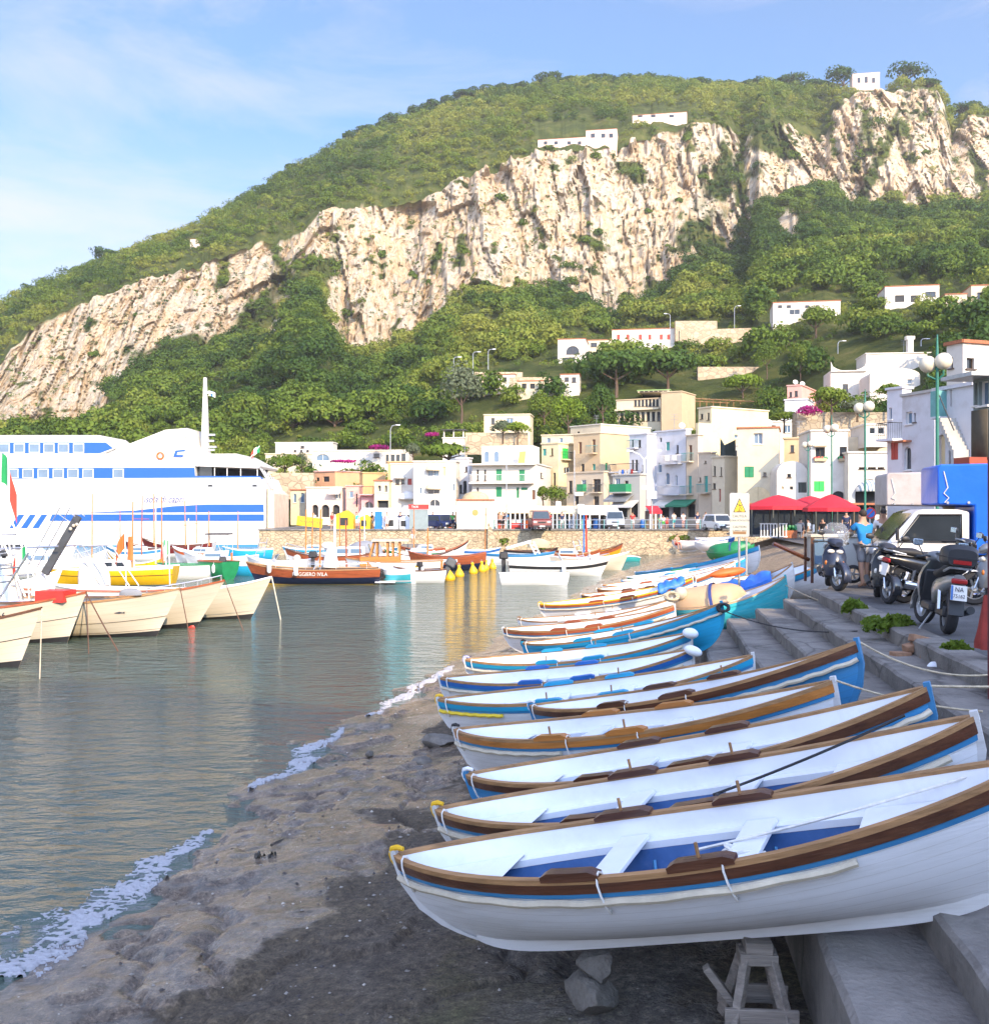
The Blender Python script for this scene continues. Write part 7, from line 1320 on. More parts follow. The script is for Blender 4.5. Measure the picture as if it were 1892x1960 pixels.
for px, sh_, pa, rz, lab in [(600, 'white', 'navy', 170, 'person in white and navy by the slanting yellow banner'), (636, 'red', 'khaki', 150, 'person in red and khaki left of the bigger yellow kiosk'), (682, 'teal', 'white', 190, 'person in teal between the two yellow kiosks'), (712, 'black', 'jeans', 120, 'person in black and jeans left of the blue vending panel'), (740, 'pinkc', 'white', 200, 'person in pink before the white ticket booths'), (766, 'navy', 'khaki', 160, 'person in navy and khaki before the white ticket booths'), (828, 'white', 'red', 140, 'person in white and red by the grey information panel'), (866, 'green', 'navy', 210, 'person in green left of the domed kiosk'), (968, 'blue', 'white', 170, 'person in blue by the thin flag pole'), (1075, 'navy', 'white', 190, 'person in navy and white under the cream awning'), (1210, 'red', 'white', 160, 'person in red and white near the blue litter bin'), (1350, 'khaki', 'navy', 180, 'person in khaki beside the delivery van')]: person(lab, at(px, 1013 + rnd.uniform(-1, 1)), 1.7, R(rz), sh_, pa, stride=.08, group=PR, hair=rnd.choice((hairm, hairl)))
mb = MB(); p = pix(791, 1045, 92); mb.box((p.x, 93, zat(1043, 92) - 1.0), (2.2, 3, 2.0)); tag(mb.build('landing_stage', conc), 'low stone landing stage under the bare chested man', 'jetty')
p = WM.root.matrix_basis @ Vector((1.9, 0, 1.0)); person('person in white with a white cap sitting on the motor boat', (p.x, p.y, p.z - .35), 1.65, R(100), 'white', 'white', sit=True, cap=CL['white'])
p = gz(1295, 1052, -1.2); person('bare backed person sitting on the upturned boats by the quay wall', p, 1.6, R(200), None, 'red', sit=True)
# ================================================================== street furniture
def globe_lamp(label, px, pyg, d, r=.24, pair=True):
    p = pix(px, pyg, d); z0 = 0.0; t = thing('street_lamp', label, 'street lamp', (p.x, p.y, z0), group='globe lamps along the street')
    gm = mat('frosted_globe', (.66, .60, .46), .35, var=.04); gp = mat('dark_green_iron', (.02, .16, .11), .45, var=.15)
    mb = MB(); zz = p.z - z0; mb.lathe([(.11, 0), (.11, .7), (.07, .85), (.055, 1.0), (.05, zz * .5), (.045, zz - .25), (.06, zz - .25), (.02, zz + .8)], 10); mb.build('pole', gp, t)
    for dx, dz in ((.14, 0), (-.22, -.06)) if pair else ((0, 0),):
        mb = MB(); mb.tube([(0, 0, zz - .55), (dx, -.1 if dx > 0 else .15, zz - .40), (dx, -.1 if dx > 0 else .15, zz - r - .02 + dz)], .03, 6); arm = mb.build('arm', gp, t)
        mb = MB(); mb.ball((dx, -.1 if dx > 0 else .15, zz + dz), r, 18, 12); mb.build('globe', gm, arm, smooth=80)
globe_lamp('tall green lamp post with two big globes by the blue tarpaulin truck', 1793, 692, 31, .25)
globe_lamp('green lamp post with two globes, second nearest', 1655, 778, 48, .25)
globe_lamp('green lamp post with two globes rising behind the red canopies', 1591, 819, 64, .25)
globe_lamp('farthest green lamp post with globes, above the restaurant roof', 1546, 850, 82, .25)
def hill_lamp(label, px, py0, py1, d, lean=1):
    p = pix(px, py1, d); t = thing('road_lamp', label, 'street lamp', p, group='lamps on the hill road'); hgt = zat(py0, d) - p.z; mb = MB()
    mb.tube([(0, 0, -1.5), (0, 0, hgt * .85), (lean * .25, 0, hgt * .97), (lean * .9, 0, hgt)], .07, 6); mb.build('pole', galv, t); mb = MB(); mb.box((lean * 1.1, 0, hgt - .02), (.6, .25, .12)); mb.build('lamp_head', whitei, t)
for px, y0, y1, d, ln, lab in [(747, 813, 876, 150, 1, 'curved road lamp above the cream house with arched windows'), (905, 673, 702, 188, 1, 'curved road lamp on the hairpin road, left of two'), (934, 668, 700, 195, 1, 'curved road lamp on the hairpin road, right of two'), (868, 683, 706, 186, 1, 'lowest curved road lamp beside a conical tree'), (1405, 585, 622, 232, 1, 'curved road lamp above the long sloping stone wall'), (1603, 652, 690, 190, 1, 'curved road lamp left of the villa roof'), (1762, 648, 672, 165, 1, 'curved road lamp behind the villa chimney'), (1282, 600, 625, 235, -1, 'road lamp above the arcaded hill house')]: hill_lamp(lab, px, y0, y1, min(d, terrain_depth(px, y1) + 1), ln)
def post(name, label, px, py0, py1, d, r=.05, m=galv, cat='post'):
    p = pix(px, py1, d); mb = MB(); mb.tube([(0, 0, -.3), (0, 0, zat(py0, d) - p.z)], r, 7); o = mb.build(name, m); o.location = p; return tag(o, label, cat)
t = thing('double_lamp', 'white double armed street lamp in front of the shop row', 'street lamp', at(1232, 1009)); p = t.location; mb = MB(); hz = zat(880, p.y); mb.tube([(0, 0, 0), (0, 0, hz)], .09, 7); mb.build('pole', whitei, t)
for sx in (-1, 1):
    mb = MB(); q = pix(1232 + sx * 27, 862, p.y); mb.tube([(0, 0, hz), (sx * .5, 0, hz + .6), (q.x - p.x, 0, q.z)], .05, 6); mb.build('arm', whitei, t); mb = MB(); mb.box((q.x - p.x, 0, q.z - .05), (.7, .3, .15)); mb.build('lamp_head', whitei, t)
for px, y0, d, lab in [(969, 855, 104, 'thin flag pole in front of the white four storey house'), (1099, 862, 106, 'tall pole carrying a white direction board'), (1247.5, 870, 104, 'tall pole with a square white board among the shops')]: post('tall_pole', lab, px, y0, 1012, d, .06, galv, 'pole')
def board(label, x0, x1, y0, y1, d, m=whitei, words=None, wm=inkm, size=.3, cat='sign', name='sign_board'):
    a, c = pix(x0, y0, d), pix(x1, y1, d); mb = MB(); mb.box((0, 0, 0), (c.x - a.x, .06, a.z - c.z)); o = mb.build(name, m, smooth=0); o.location = ((a.x + c.x) / 2, d, (a.z + c.z) / 2); tag(o, label, cat)
    for i, w in enumerate(words or []): text(w, size, wm, o, (0, -.035, (len(words) / 2 - .5 - i) * size * 1.15), (R(90), 0, 0), ext=.002)
    return o
board('white direction board on the pole over the awnings', 1100, 1116, 943, 948, 105.5); board('white direction board on the double armed lamp', 1228, 1246, 930, 936, 103.5); board('square white board on the pole among the shops', 1239, 1256, 940, 954, 103.5)
board('upper white board reading 21 on a thin post', 1105, 1117, 965, 973, 101, words=['21'], size=.42); board('lower white board reading 22 on a thin post', 1105, 1117, 974.5, 982.5, 101, words=['22'], size=.42); post('number_post', 'post under the two number boards', 1111, 965, 1013, 101.1, .05, galv)
board('small white board over the cream awning', 1063, 1073, 960, 981, 104)
o = board('grey information panel with a red header', 783, 819, 975, 1014, 100, mat('grey_panel', (.22, .27, .27), .5)); a = MB(); a.box((0, -.02, 1.22), (1.95, .2, .45)); a.build('red_header', redp, o); text('TAXI', .3, inkw, o, (-.35, -.13, 1.22), (R(90), 0, 0))
board('tall blue vending panel on the promenade', 717, 731, 979, 1014, 100, mat('bright_blue_panel', (.01, .16, .60), .4), cat='panel', name='vending_panel')
o = board('slanting yellow banner lettered ALLE GROTTO', 568, 617, 990, 1008, 100, yellowp, ['ALLE GROTTO', 'BLUE LINE'][:1], inkm, .30, 'banner', 'yellow_banner'); o.rotation_euler = (0, R(7), 0)
o = board('small red box stand on the quay edge', 978, 1002, 1001, 1019, 99.5, redp, cat='box', name='red_box'); mb = MB(); mb.box((0, .35, 0), (1.2, .7, .9)); mb.build('body', redp, o); mb = MB(); mb.box((0, -.04, -.2), (.5, .03, .4)); mb.build('opening', blackp, o)
for px, m_, lab in ((1229, royal, 'blue litter bin'), (1236.5, redp, 'red litter bin')):
    mb = MB(); mb.lathe([(.22, 0), (.26, .1), (.26, .75), (.2, .9), (.05, .95)], 12); o = mb.build('litter_bin', m_); o.location = at(px, 1010); tag(o, lab + ' by the foot of the double armed lamp', 'bin')
def kiosk(label, x0, x1, y0, d, m, roofm):
    a, c = pix(x0, y0, d), pix(x1, y0, d); t = thing('ticket_kiosk', label, 'kiosk', ((a.x + c.x) / 2, d, 0)); w = c.x - a.x; mb = MB(); mb.prism([(-w / 2, 0), (w / 2, 0), (w / 2, a.z * .72), (w * .1, a.z), (-w / 2, a.z * .8)], 0, 1.6); mb.build('wall', m, t, smooth=0); mb = MB(); mb.box((-.1, -.02, a.z * .42), (w * .5, .05, a.z * .4)); mb.build('hatch', voidm, t); return t
kiosk('yellow ticket kiosk with a slanted roof', 643, 676, 977, 101, yellowp, yellowp); kiosk('smaller yellow ticket kiosk by the blue panel', 688, 708, 985, 101, yellowp, yellowp)
for x0, x1, y0, lab in ((733, 762, 984, 'white ticket booth next to the blue panel'), (764, 783, 986, 'white ticket booth next to the grey information panel')): kiosk(lab, x0, x1, y0, 101, whitei, whitei)
# white kiosk with a dome at the head of the quay steps
t = thing('domed_kiosk', 'white domed kiosk with a round window on the quay edge', 'kiosk', (pix(909, CY, 99).x, 99, 0)); mb = MB(); hz = zat(958, 99); mb.box((0, 1.6, (hz - 1.6) / 2), (3.45, 3.2, hz + 1.6)); mb.build('wall', W['white'], t); mb = MB(); mb.box((0, 1.6, hz + .06), (3.7, 3.45, .14)); mb.build('cornice', redtile, t)
mb = MB(); mb.lathe([(1.35, 0), (1.25, .3), (.95, .58), (.5, .76), (.02, .82)], 20, M=Matrix.Translation((0, 1.6, hz + .1))); mb.build('dome', mat('dome_tan', (.42, .34, .20), .9, var=.2, vs=2), t, smooth=60); mb = MB(); mb.lathe([(.3, 0), (.3, .04)], 20, M=Matrix.Translation((0, .02, hz - 1.15)) @ Matrix.Rotation(R(90), 4, 'X')); mb.build('round_window', mat('ochre_disc', (.40, .27, .08), .7), t); text('96', .26, mat('faded_letters', (.35, .3, .2), .8), t, (1.0, -.02, hz - 1.35), (R(90), 0, 0))
mb = MB()
for i in range(8): mb.box((pix(935 + i * 4.3, CY, 97.4).x, 97.3, -1.9 + (8 - i) * .23 / 2 * 1.6 - .35), (pix(939.4 + i * 4.3, CY, 97.4).x - pix(935 + i * 4.3, CY, 97.4).x, .6, (8 - i) * .36))
tag(mb.build('quay_stairs', stone, smooth=0), 'stone stair dropping from the white domed kiosk to the water', 'stairs')
# awnings of the market row
def stall(label, x0, x1, y0, y1, d, m, posts=8, goods=True):
    a, c = pix(x0, y0, d), pix(x1, y0, d); t = thing('market_stall', label, 'market stall', (a.x, d, 0), group='stalls under awnings'); w = c.x - a.x; zt, zb = a.z, zat(y1, d)
    mb = MB(); mb.add([(0, -1.6, zb), (w, -1.6, zb), (w, 1.4, zt), (0, 1.4, zt), (0, -1.6, zb - .3), (w, -1.6, zb - .3)], [(0, 1, 2, 3), (0, 4, 5, 1)]); o = mb.build('awning', m, t, smooth=0); o.modifiers.new('thickness', 'SOLIDIFY').thickness = .04
    for i in range(posts): mb = MB(); x = .1 + (w - .2) * i / (posts - 1); mb.box((x, -1.5, zb / 2 - .15), (.12, .12, zb - .3)); mb.build('post', whitei, t, smooth=0)
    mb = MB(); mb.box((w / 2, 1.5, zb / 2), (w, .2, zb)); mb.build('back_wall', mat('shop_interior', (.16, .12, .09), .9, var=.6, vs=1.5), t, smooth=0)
    if goods:
        for i in range(int(w / .7)): mb = MB(); mb.box((.35 + .7 * i, rnd.uniform(-.6, .6), .35 + rnd.random() * .35), (.45, .4, .7 + rnd.random() * .9)); mb.build('goods', rnd.choice((redp, royal, whitei, blackp, orangec, CL['khaki'], teal, canvasw)), t, smooth=0)
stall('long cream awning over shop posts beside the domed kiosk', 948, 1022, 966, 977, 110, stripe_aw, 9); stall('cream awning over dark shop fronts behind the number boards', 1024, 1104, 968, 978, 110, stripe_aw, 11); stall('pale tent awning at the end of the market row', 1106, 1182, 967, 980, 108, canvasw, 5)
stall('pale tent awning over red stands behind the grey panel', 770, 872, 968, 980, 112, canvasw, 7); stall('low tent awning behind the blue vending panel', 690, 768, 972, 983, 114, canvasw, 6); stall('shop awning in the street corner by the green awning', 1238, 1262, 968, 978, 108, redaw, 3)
t = thing('quay_railing', 'white tubular railing along the far quay edge', 'railing', (0, 99.0, 0)); mb = MB(); xs_ = [pix(x, CY, 99).x for x in (945, 1445)]
for z in (.95, .5): mb.tube([(xs_[0], 0, z), (xs_[1], 0, z)], .035, 5)
mb.build('rail', galv, t)
for i in range(20): mb = MB(); x = xs_[0] + (xs_[1] - xs_[0]) * i / 19; mb.tube([(x, 0, 0), (x, 0, 1.0)], .04, 5); mb.build('post', teal, t)
# ================================================================== vehicles
rubber = mat('tyre_rubber', (.022, .022, .024), .8, var=.2, vs=20); chrome = mat('chrome', (.62, .62, .62), .15, metal=1.0, var=.03); lens = mat('headlight_lens', (.70, .66, .58), .15, var=.05); amber = mat('amber_lens', (.55, .16, .02), .3); redl = mat('red_lens', (.35, .01, .01), .3)
def wheel(mb_t, mb_r, c, r, w, axis='y'):
    M_ = Matrix.Translation(c) @ Matrix.Rotation(R(90), 4, 'X')
    mb_t.lathe([(r * .66, -w * .5), (r * .9, -w * .5), (r, -w * .25), (r, w * .25), (r * .9, w * .5), (r * .66, w * .5)], 22, M=M_, cap=False); mb_r.lathe([(r * .66, -w * .4), (r * .60, -w * .1), (r * .60, w * .1), (r * .66, w * .4)], 22, M=M_, cap=False)
    mb_r.lathe([(r * .18, -w * .45), (r * .18, w * .45)], 10, M=M_)
    for i in range(5):
        a = 2 * math.pi * i / 5; q = Vector(c); mb_r.tube([q + Vector((math.cos(a) * r * .1, 0, math.sin(a) * r * .1)), q + Vector((math.cos(a) * r * .63, 0, math.sin(a) * r * .63))], .022, 4)
def car(label, px, py, rz, m, L=3.9, Wd=1.68, Hh=1.5, hood=.9, boxy=.0, sign=None, name='parked_car', cat='car', group='vehicles parked on the far promenade', plate=True):
    t = thing(name, label, cat, at(px, py), rz, group)      # local x forward
    z1 = Hh * .55; x0, x1 = -L / 2, L / 2; ws = x1 - hood
    mb = MB(); mb.prism([(x0, .28), (x0, z1), (x0 + .05, z1 + .02), (ws, z1 + .02), (x1 - .12, z1 - .12 + boxy * .1), (x1, z1 - .3), (x1, .25)][::-1], -Wd / 2, Wd / 2); mb.build('body', m, t, bevel=.07, smooth=50)
    mb = MB(); k = Wd / 2; f = .78; rr = [(x0 + .08, z1), (ws + .02, z1), (ws - .45 + boxy * .25, Hh), (x0 + .35 - boxy * .25, Hh)]
    mb.add([(x, sd * (k if z <= z1 else k * f), z) for sd in (-1, 1) for x, z in rr], [(0, 1, 2, 3), (7, 6, 5, 4), (0, 4, 5, 1), (1, 5, 6, 2), (2, 6, 7, 3), (3, 7, 4, 0)]); cb = mb.build('cabin', m, t, bevel=.04)
    gl = MB(); e = .012
    def q4(pts): gl.add(pts, [(0, 1, 2, 3)])
    fx = lambda u: (ws + .02 + (-.47 + boxy * .25) * u + e, z1 + (Hh - z1) * u); a, c = fx(.08), fx(.88)
    q4([(a[0], -k * .9, a[1]), (a[0], k * .9, a[1]), (c[0], k * f * .95, c[1]), (c[0], -k * f * .95, c[1])]); gl.build('windscreen', glassd, cb, smooth=0)
    for sd in (-1, 1):
        gl = MB(); yy = lambda z: sd * ((k + (k * f - k) * (z - z1) / (Hh - z1)) + e); za, zc = z1 + .06, Hh - .12
        q4([(x0 + .5, yy(za), za), (ws - .12, yy(za), za), (ws - .42, yy(zc), zc), (x0 + .6, yy(zc), zc)]); gl.build('side_window', glassd, cb, smooth=0)
        mb = MB(); mb.box((x1 - .04, sd * k * .72, z1 - .22), (.12, .32, .17)); mb.build('headlight', lens, t, bevel=.03)
        mb = MB(); mb.box((ws - .15, sd * (k + .1), z1 + .1), (.1, .16, .14)); mb.build('door_mirror', blackp, t, bevel=.02)
    mb = MB(); mb.box((x1, 0, .38), (.14, Wd * .96, .2)); mb.build('bumper', blackp if m is not whitei else m, t, bevel=.03); mb = MB(); mb.box((x1 + .02, 0, z1 - .26), (.06, Wd * .4, .12)); mb.build('grille', blackp, t)
    if plate: mb = MB(); mb.box((x1 + .08, 0, .40), (.02, .5, .11)); mb.build('number_plate', framew, t)
    for x in (x0 + .7, x1 - .75):
        for sd in (-1, 1): a, c = MB(), MB(); wheel(a, c, (x, sd * (k - .08), .31), .31, .2); w_ = a.build('wheel', rubber, t); c.build('rim', galv, w_)
    return t
FC = R(-90)
maroon = MATS['maroon_paint']; silver = mat('silver_car_paint', (.40, .41, .41), .3, metal=.5, var=.03, coat=.3); carw = mat('white_car_paint', (.78, .77, .74), .3, var=.03, coat=.3); carb = mat('dark_blue_car_paint', (.012, .025, .11), .25, var=.05, coat=.4)
car('maroon van facing the harbour in front of the shops', 1032, 1015, FC + R(4), maroon, 4.2, 1.75, 1.85, .7, 1); car('silver van facing the harbour under the tent awning', 1175, 1013, FC - R(3), silver, 4.2, 1.8, 1.8, .75, 1); car('silver car half hidden behind the silver van', 1196, 1007, FC - R(4), silver, 4, 1.7, 1.45); car('dark blue car in the shade by the shop row', 1213, 1006, FC, carb, 4, 1.7, 1.4)
car('white taxi parked before the white delivery van', 1375, 1016, FC + R(14), carw, 3.7, 1.66, 1.5, .9); car('dark blue car beside the domed kiosk', 842, 1013, R(-50), carb, 4, 1.7, 1.45)
car('row end dark car behind the ferry gangway', 548, 1000, R(-60), carb, 3.8, 1.6, 1.4); car('dark car next to the ferry stern', 566, 1001, R(-60), blackp, 3.8, 1.6, 1.4)
mb = MB()
t = thing('delivery_van', 'white delivery van with a high square body behind the white taxi', 'van', at(1366, 1009), FC + R(14), 'vehicles parked on the far promenade'); mb = MB(); mb.prism([(-2.6, .4), (-2.6, 2.6), (.9, 2.65), (1.3, 2.1), (2.0, 1.25), (2.3, 1.0), (2.3, .4)][::-1], -.98, .98); mb.build('body', carw, t, bevel=.08, smooth=50); mb = MB(); mb.add([(1.32, -.85, 2.05), (1.32, .85, 2.05), (2.0, .9, 1.3), (2.0, -.9, 1.3)], [(0, 1, 2, 3)]); o = mb.build('windscreen', glassd, t); o.location = (.02, 0, .01)
mb = MB(); mb.lathe([(.3, 0), (.3, .02)], 18, M=Matrix.Translation((1.16, -.3, 2.32)) @ Matrix.Rotation(R(65), 4, 'Y')); mb.build('round_emblem', CL['khaki'], t)
for x in (-1.7, 1.6):
    for sd in (-1, 1): a, c = MB(), MB(); wheel(a, c, (x, sd * .88, .36), .36, .22); w_ = a.build('wheel', rubber, t); c.build('rim', galv, w_)
# small delivery trucks with tarpaulin bodies
tarpbl = mat('glossy_blue_tarpaulin', (.015, .13, .66), .28, var=.06, vs=1.2, bump=.7, bs=2.6); tarpg = mat('dusty_grey_tarpaulin', (.42, .38, .36), .6, var=.12, vs=2, bump=.6, bs=3, dirt=(.28, .22, .17, .6), ds=1.5); tarpk = mat('beige_tarpaulin', (.46, .36, .28), .6, var=.1, vs=2, bump=.6, bs=3, dirt=(.3, .22, .16, .5), ds=1.5)
def truck(label, p, rz, m, tm, tm2=None, boxh=2.62, box=(-2.9, .05)):
    t = thing('small_truck', label, 'truck', p, rz); k = .74
    prof = [(-.80, .35), (-.80, 1.70), (-.55, 1.76), (.12, 1.76), (.30, 1.70), (.86, 1.05), (1.02, .92), (1.06, .35)]
    mb = MB(); mb.prism(prof[::-1], -k, k); cab = mb.build('cab', m, t, bevel=.05, smooth=50)
    mb = MB(); mb.add([(.345, -k * .88, 1.66), (.345, k * .88, 1.66), (.86, k * .92, 1.075), (.86, -k * .92, 1.075)], [(0, 1, 2, 3)]); o = mb.build('windscreen', mat('reflecting_glass', (.10, .095, .06), .05), cab); o.location = (.022, 0, .018)
    for sd in (-1, 1):
        mb = MB(); mb.add([(x, sd * (k + .012), z) for x, z in ((-.60, 1.08), (.62, 1.08), (.22, 1.62), (-.60, 1.62))], [(0, 1, 2, 3)]); mb.build('door_window', glassd, cab)
        mb = MB(); ring = [Vector((x, sd * (k + .02), z)) for x, z in ((-.62, 1.06), (.66, 1.06), (.24, 1.64), (-.62, 1.64), (-.62, 1.06))]; mb.tube(ring, .022, 5); mb.build('window_seal', blackp, cab)
        mb = MB(); mb.tube([Vector((x, sd * (k + .008), z)) for x, z in ((-.66, 1.05), (-.66, .45), (.45, .45), (.66, .75), (.66, 1.05))], .007, 4); mb.build('door_seam', blackp, cab)
        mb = MB(); mb.box((-.52, sd * (k + .02), .96), (.14, .03, .035)); mb.build('door_handle', blackp, cab)
        mb = MB(); mb.tube([(.62, sd * k, 1.05), (.70, sd * (k + .16), 1.15)], .015, 5); mb.box((.71, sd * (k + .2), 1.22), (.05, .15, .26)); mb.build('door_mirror', blackp, cab, bevel=.015)
        mb = MB(); mb.box((1.05, sd * .52, .72), (.08, .26, .18)); mb.build('headlight', lens, cab, bevel=.03)
    mb = MB(); mb.box((1.06, 0, .45), (.1, 1.4, .16)); mb.build('bumper', blackp, t, bevel=.02); mb = MB(); mb.box((-1.8, 0, .55), (2.4, 1.0, .18)); mb.build('chassis', blackp, t)
    mb = MB(); b0, b1 = box
    mb.prism([(b0, .78), (-.86, .78), (-.86, 1.84), (b1, 1.86), (b1, boxh - .06), (b1 - .06, boxh), (b0 + .05, boxh + .03), (b0, boxh - .05)], -.86, .86); bx_ = mb.build('tarpaulin_body', [tm], t, bevel=.035, smooth=50)
    if tm2:
        mb = MB(); mb.box(((b1 + b0) / 2 + .55, .87, (boxh + 1.9) / 2), (.45, .03, boxh - 2.0)); mb.build('window_flap', tm2, bx_)
    mb = MB()
    mb.tube([(b1 - .12, .875, boxh - .15), (b1 - .2, .88, boxh - .5), (b1 - .12, .88, boxh - .62), (b1 - .22, .88, 2.0), (b1 - .14, .875, 1.9)], .012, 4); mb.build('lacing_cord', ropew, bx_)
    mb = MB()
    for i in range(6): mb.tube([(b1 - .2 - .42 * i, .87, 1.9 if b1 - .2 - .42 * i > -.86 else .82), (b1 - .2 - .42 * i, .885, 1.9 if b1 - .2 - .42 * i > -.86 else .82)], .03, 6)
    mb.build('eyelet', galv, bx_)
    for x in (-2.2, .55):
        for sd in (-1, 1): a, c = MB(), MB(); wheel(a, c, (x, sd * .62, .28), .28, .17); w_ = a.build('wheel', rubber, t); c.build('rim', galv, w_)
    return t
TH = R(169)
tp = pix(1766, CY, 23.2); truck('small white truck with a glossy blue tarpaulin body over its cab', (tp.x, tp.y, 0), TH, carw, tarpbl, boxh=2.72, box=(-2.9, -.12))
tp = pix(1748, CY, 26.2); truck('small dark blue truck with a dusty grey and beige tarpaulin body', (tp.x, tp.y, 0), TH, carb, tarpg, tarpbl, boxh=2.66, box=(-2.9, .80))
# ---- scooters
def loft(mb, secs, n=14, mi=0, pw=2.6):
    rows = []
    for x, z, w, hh in secs:
        ring = []
        for i in range(n):
            a = 2 * math.pi * i / n; c, s_ = math.cos(a), math.sin(a); ring.append(Vector((x, w * math.copysign(abs(c) ** (2 / pw), c), z + hh * math.copysign(abs(s_) ** (2 / pw), s_))))
        rows.append(ring)
    mb.sheet(rows, mi, close=True); mb.add(rows[0], [tuple(range(n))]); mb.add(rows[-1], [tuple(range(n))[::-1]])
blackpl = mat('black_plastic', (.022, .023, .026), .5, var=.2, vs=6); seatm = mat('black_seat', (.016, .016, .017), .65, var=.2)
def scooter(label, p, rz, body, screen=False, topbox=False, plate=None, front_plate=False, r=.27, moto=False, steer=0.0, lean=8, big=1.0, fend=None):
    t = thing('scooter' if not moto else 'motorbike', label, 'scooter' if not moto else 'motorbike', p, rz, 'scooters parked on the street'); t.rotation_euler = (R(lean), 0, rz); t.scale = (big,) * 3
    wb = .68; xf, xr = wb, -wb
    st = bpy.data.objects.new('steering', None); C.objects.link(st); st.parent = t; st.location = (xf - .22, 0, 0); st.rotation_euler = (0, 0, steer)
    for x, par in ((xf, 'front'), (xr, 'rear')):
        a, c = MB(), MB(); off = Vector((.22, 0, 0)) if par == 'front' else Vector((xr, 0, 0)); wheel(a, c, off + Vector((0, 0, r)), r, .12 if par == 'front' else .14); w_ = a.build('wheel', rubber, t); c.build('rim', galv if not moto else chrome, w_)
        if par == 'front': w_.matrix_local = Matrix.Translation(st.location) @ Matrix.Rotation(steer, 4, 'Z')
    SM = Matrix.Translation(st.location) @ Matrix.Rotation(steer, 4, 'Z'); bpy.data.objects.remove(st)
    def fr(mb, name, m, par=None, **k): o = mb.build(name, m, t, **k); o.matrix_local = SM; return o
    for sd in (-1, 1):
        mb = MB(); mb.tube([(.22, sd * .085, r), (.10, sd * .085, .62), (.02, sd * .07, .80)], [.022, .026, .026], 7); fr(mb, 'fork', chrome)
    mb = MB(); rows = []
    for i in range(11):
        a = R(-15 + 150 * i / 10); rows.append([Vector((.22 + (r + .035) * math.cos(a), y, r + (r + .035) * math.sin(a) - abs(y) * .25)) for y in (-.085, -.04, 0, .04, .085)])
    mb.sheet(rows); o = fr(mb, 'front_mudguard', fend or body); o.modifiers.new('thickness', 'SOLIDIFY').thickness = .01
    # handlebar and cowl
    mb = MB(); mb.tube([(-.16, -.34, .98), (-.08, -.2, 1.0), (-.03, 0, .98), (-.08, .2, 1.0), (-.16, .34, .98)], .017, 6); hb = fr(mb, 'handlebar', blackpl); 
    for sd in (-1, 1):
        mb = MB(); mb.tube([(-.15, sd * .33, .98), (-.19, sd * .42, .975)], .024, 7); fr(mb, 'grip', rubber)
        mb = MB(); mb.tube([(-.06, sd * .24, 1.0), (-.02, sd * .31, 1.14)], .009, 5); mb.ball((-.02, sd * .335, 1.18), (.03, .085, .055), 12, 8); fr(mb, 'mirror', blackpl)
        mb = MB(); mb.box((-.045, sd * .335, 1.18), (.01, .14, .085)); fr(mb, 'mirror_glass', mat('mirror_glass', (.55, .65, .72), .1, metal=.8), bevel=.004)
    mb = MB(); loft(mb, [(-.16, .98, .10, .05), (-.06, 1.0, .16, .085), (.06, .98, .15, .09), (.13, .95, .08, .05)]); fr(mb, 'handlebar_cowl', body, smooth=50)
    mb = MB(); mb.box((-.13, 0, 1.045), (.10, .2, .03), rot=Matrix.Rotation(R(25), 3, 'Y')); fr(mb, 'instrument_panel', mat('dial_face', (.20, .22, .24), .3), bevel=.01)
    # front shield
    fx = xf - .18; mb = MB(); secs = [(.30, .15), (.42, .20), (.56, .235), (.70, .235), (.82, .20), (.93, .13)]; rows = []
    for z, w in secs:
        row = []
        for i in range(11): y = -1 + 2 * i / 10; bulge = .16 * math.sin((z - .25) / .75 * math.pi) + .02; row.append(Vector((fx + .02 - (z - .45) * .30 + bulge * (1 - y * y), y * w, z)))
        rows.append(row)
    mb.sheet(rows); sh2 = [[p_ + Vector((-.09 - .05 * abs(p_.y) / .2, 0, 0)) for p_ in row] for row in rows]; mb.sheet([r_[::-1] for r_ in sh2]); 
    for k in (0, -1): mb.sheet([[a[k], b_[k]] for a, b_ in zip(rows, sh2)])
    mb.sheet([rows[-1], sh2[-1]]); mb.sheet([rows[0], sh2[0]]); fs = mb.build('front_shield', body, t, smooth=50)
    for sd in (-1, 1):
        mb = MB(); mb.ball((fx + .045, sd * .085, .80), (.05, .075, .045), 12, 8); mb.build('headlight', lens, fs, smooth=60)
        mb = MB(); mb.ball((fx + .055, sd * .165, .56), (.03, .035, .05), 10, 6); mb.build('indicator', amber if not front_plate else lens, fs, smooth=60)
    mb = MB(); mb.box((fx + .16, 0, .50), (.02, .22, .05)); mb.build('grille', blackpl, fs)
    if front_plate: mb = MB(); mb.box((fx + .15, 0, .62), (.015, .24, .13), rot=Matrix.Rotation(R(-8), 3, 'Y')); mb.build('front_panel', lens, fs, bevel=.005)
    if screen:
        mb = MB(); rows = [[Vector((fx - .06 - (z - .93) * .42 + .10 * (1 - y * y), y * w, z)) for y in [-1 + .25 * i for i in range(9)]] for z, w in ((.93, .20), (1.08, .27), (1.22, .27), (1.34, .20), (1.40, .12))]; mb.sheet(rows); mb.build('windshield', mat('clear_screen', (.75, .78, .80), .08, alpha=.16, trans=0, var=.02), t, smooth=60)
    # floor, body, seat
    mb = MB(); mb.box((.12, 0, .30), (.62, .34, .12)); mb.build('footboard', blackpl, t, bevel=.03); mb = MB(); mb.box((.36, 0, .55), (.05, .36, .55), rot=Matrix.Rotation(R(-18), 3, 'Y')); mb.build('leg_shield', blackpl, t, bevel=.02)
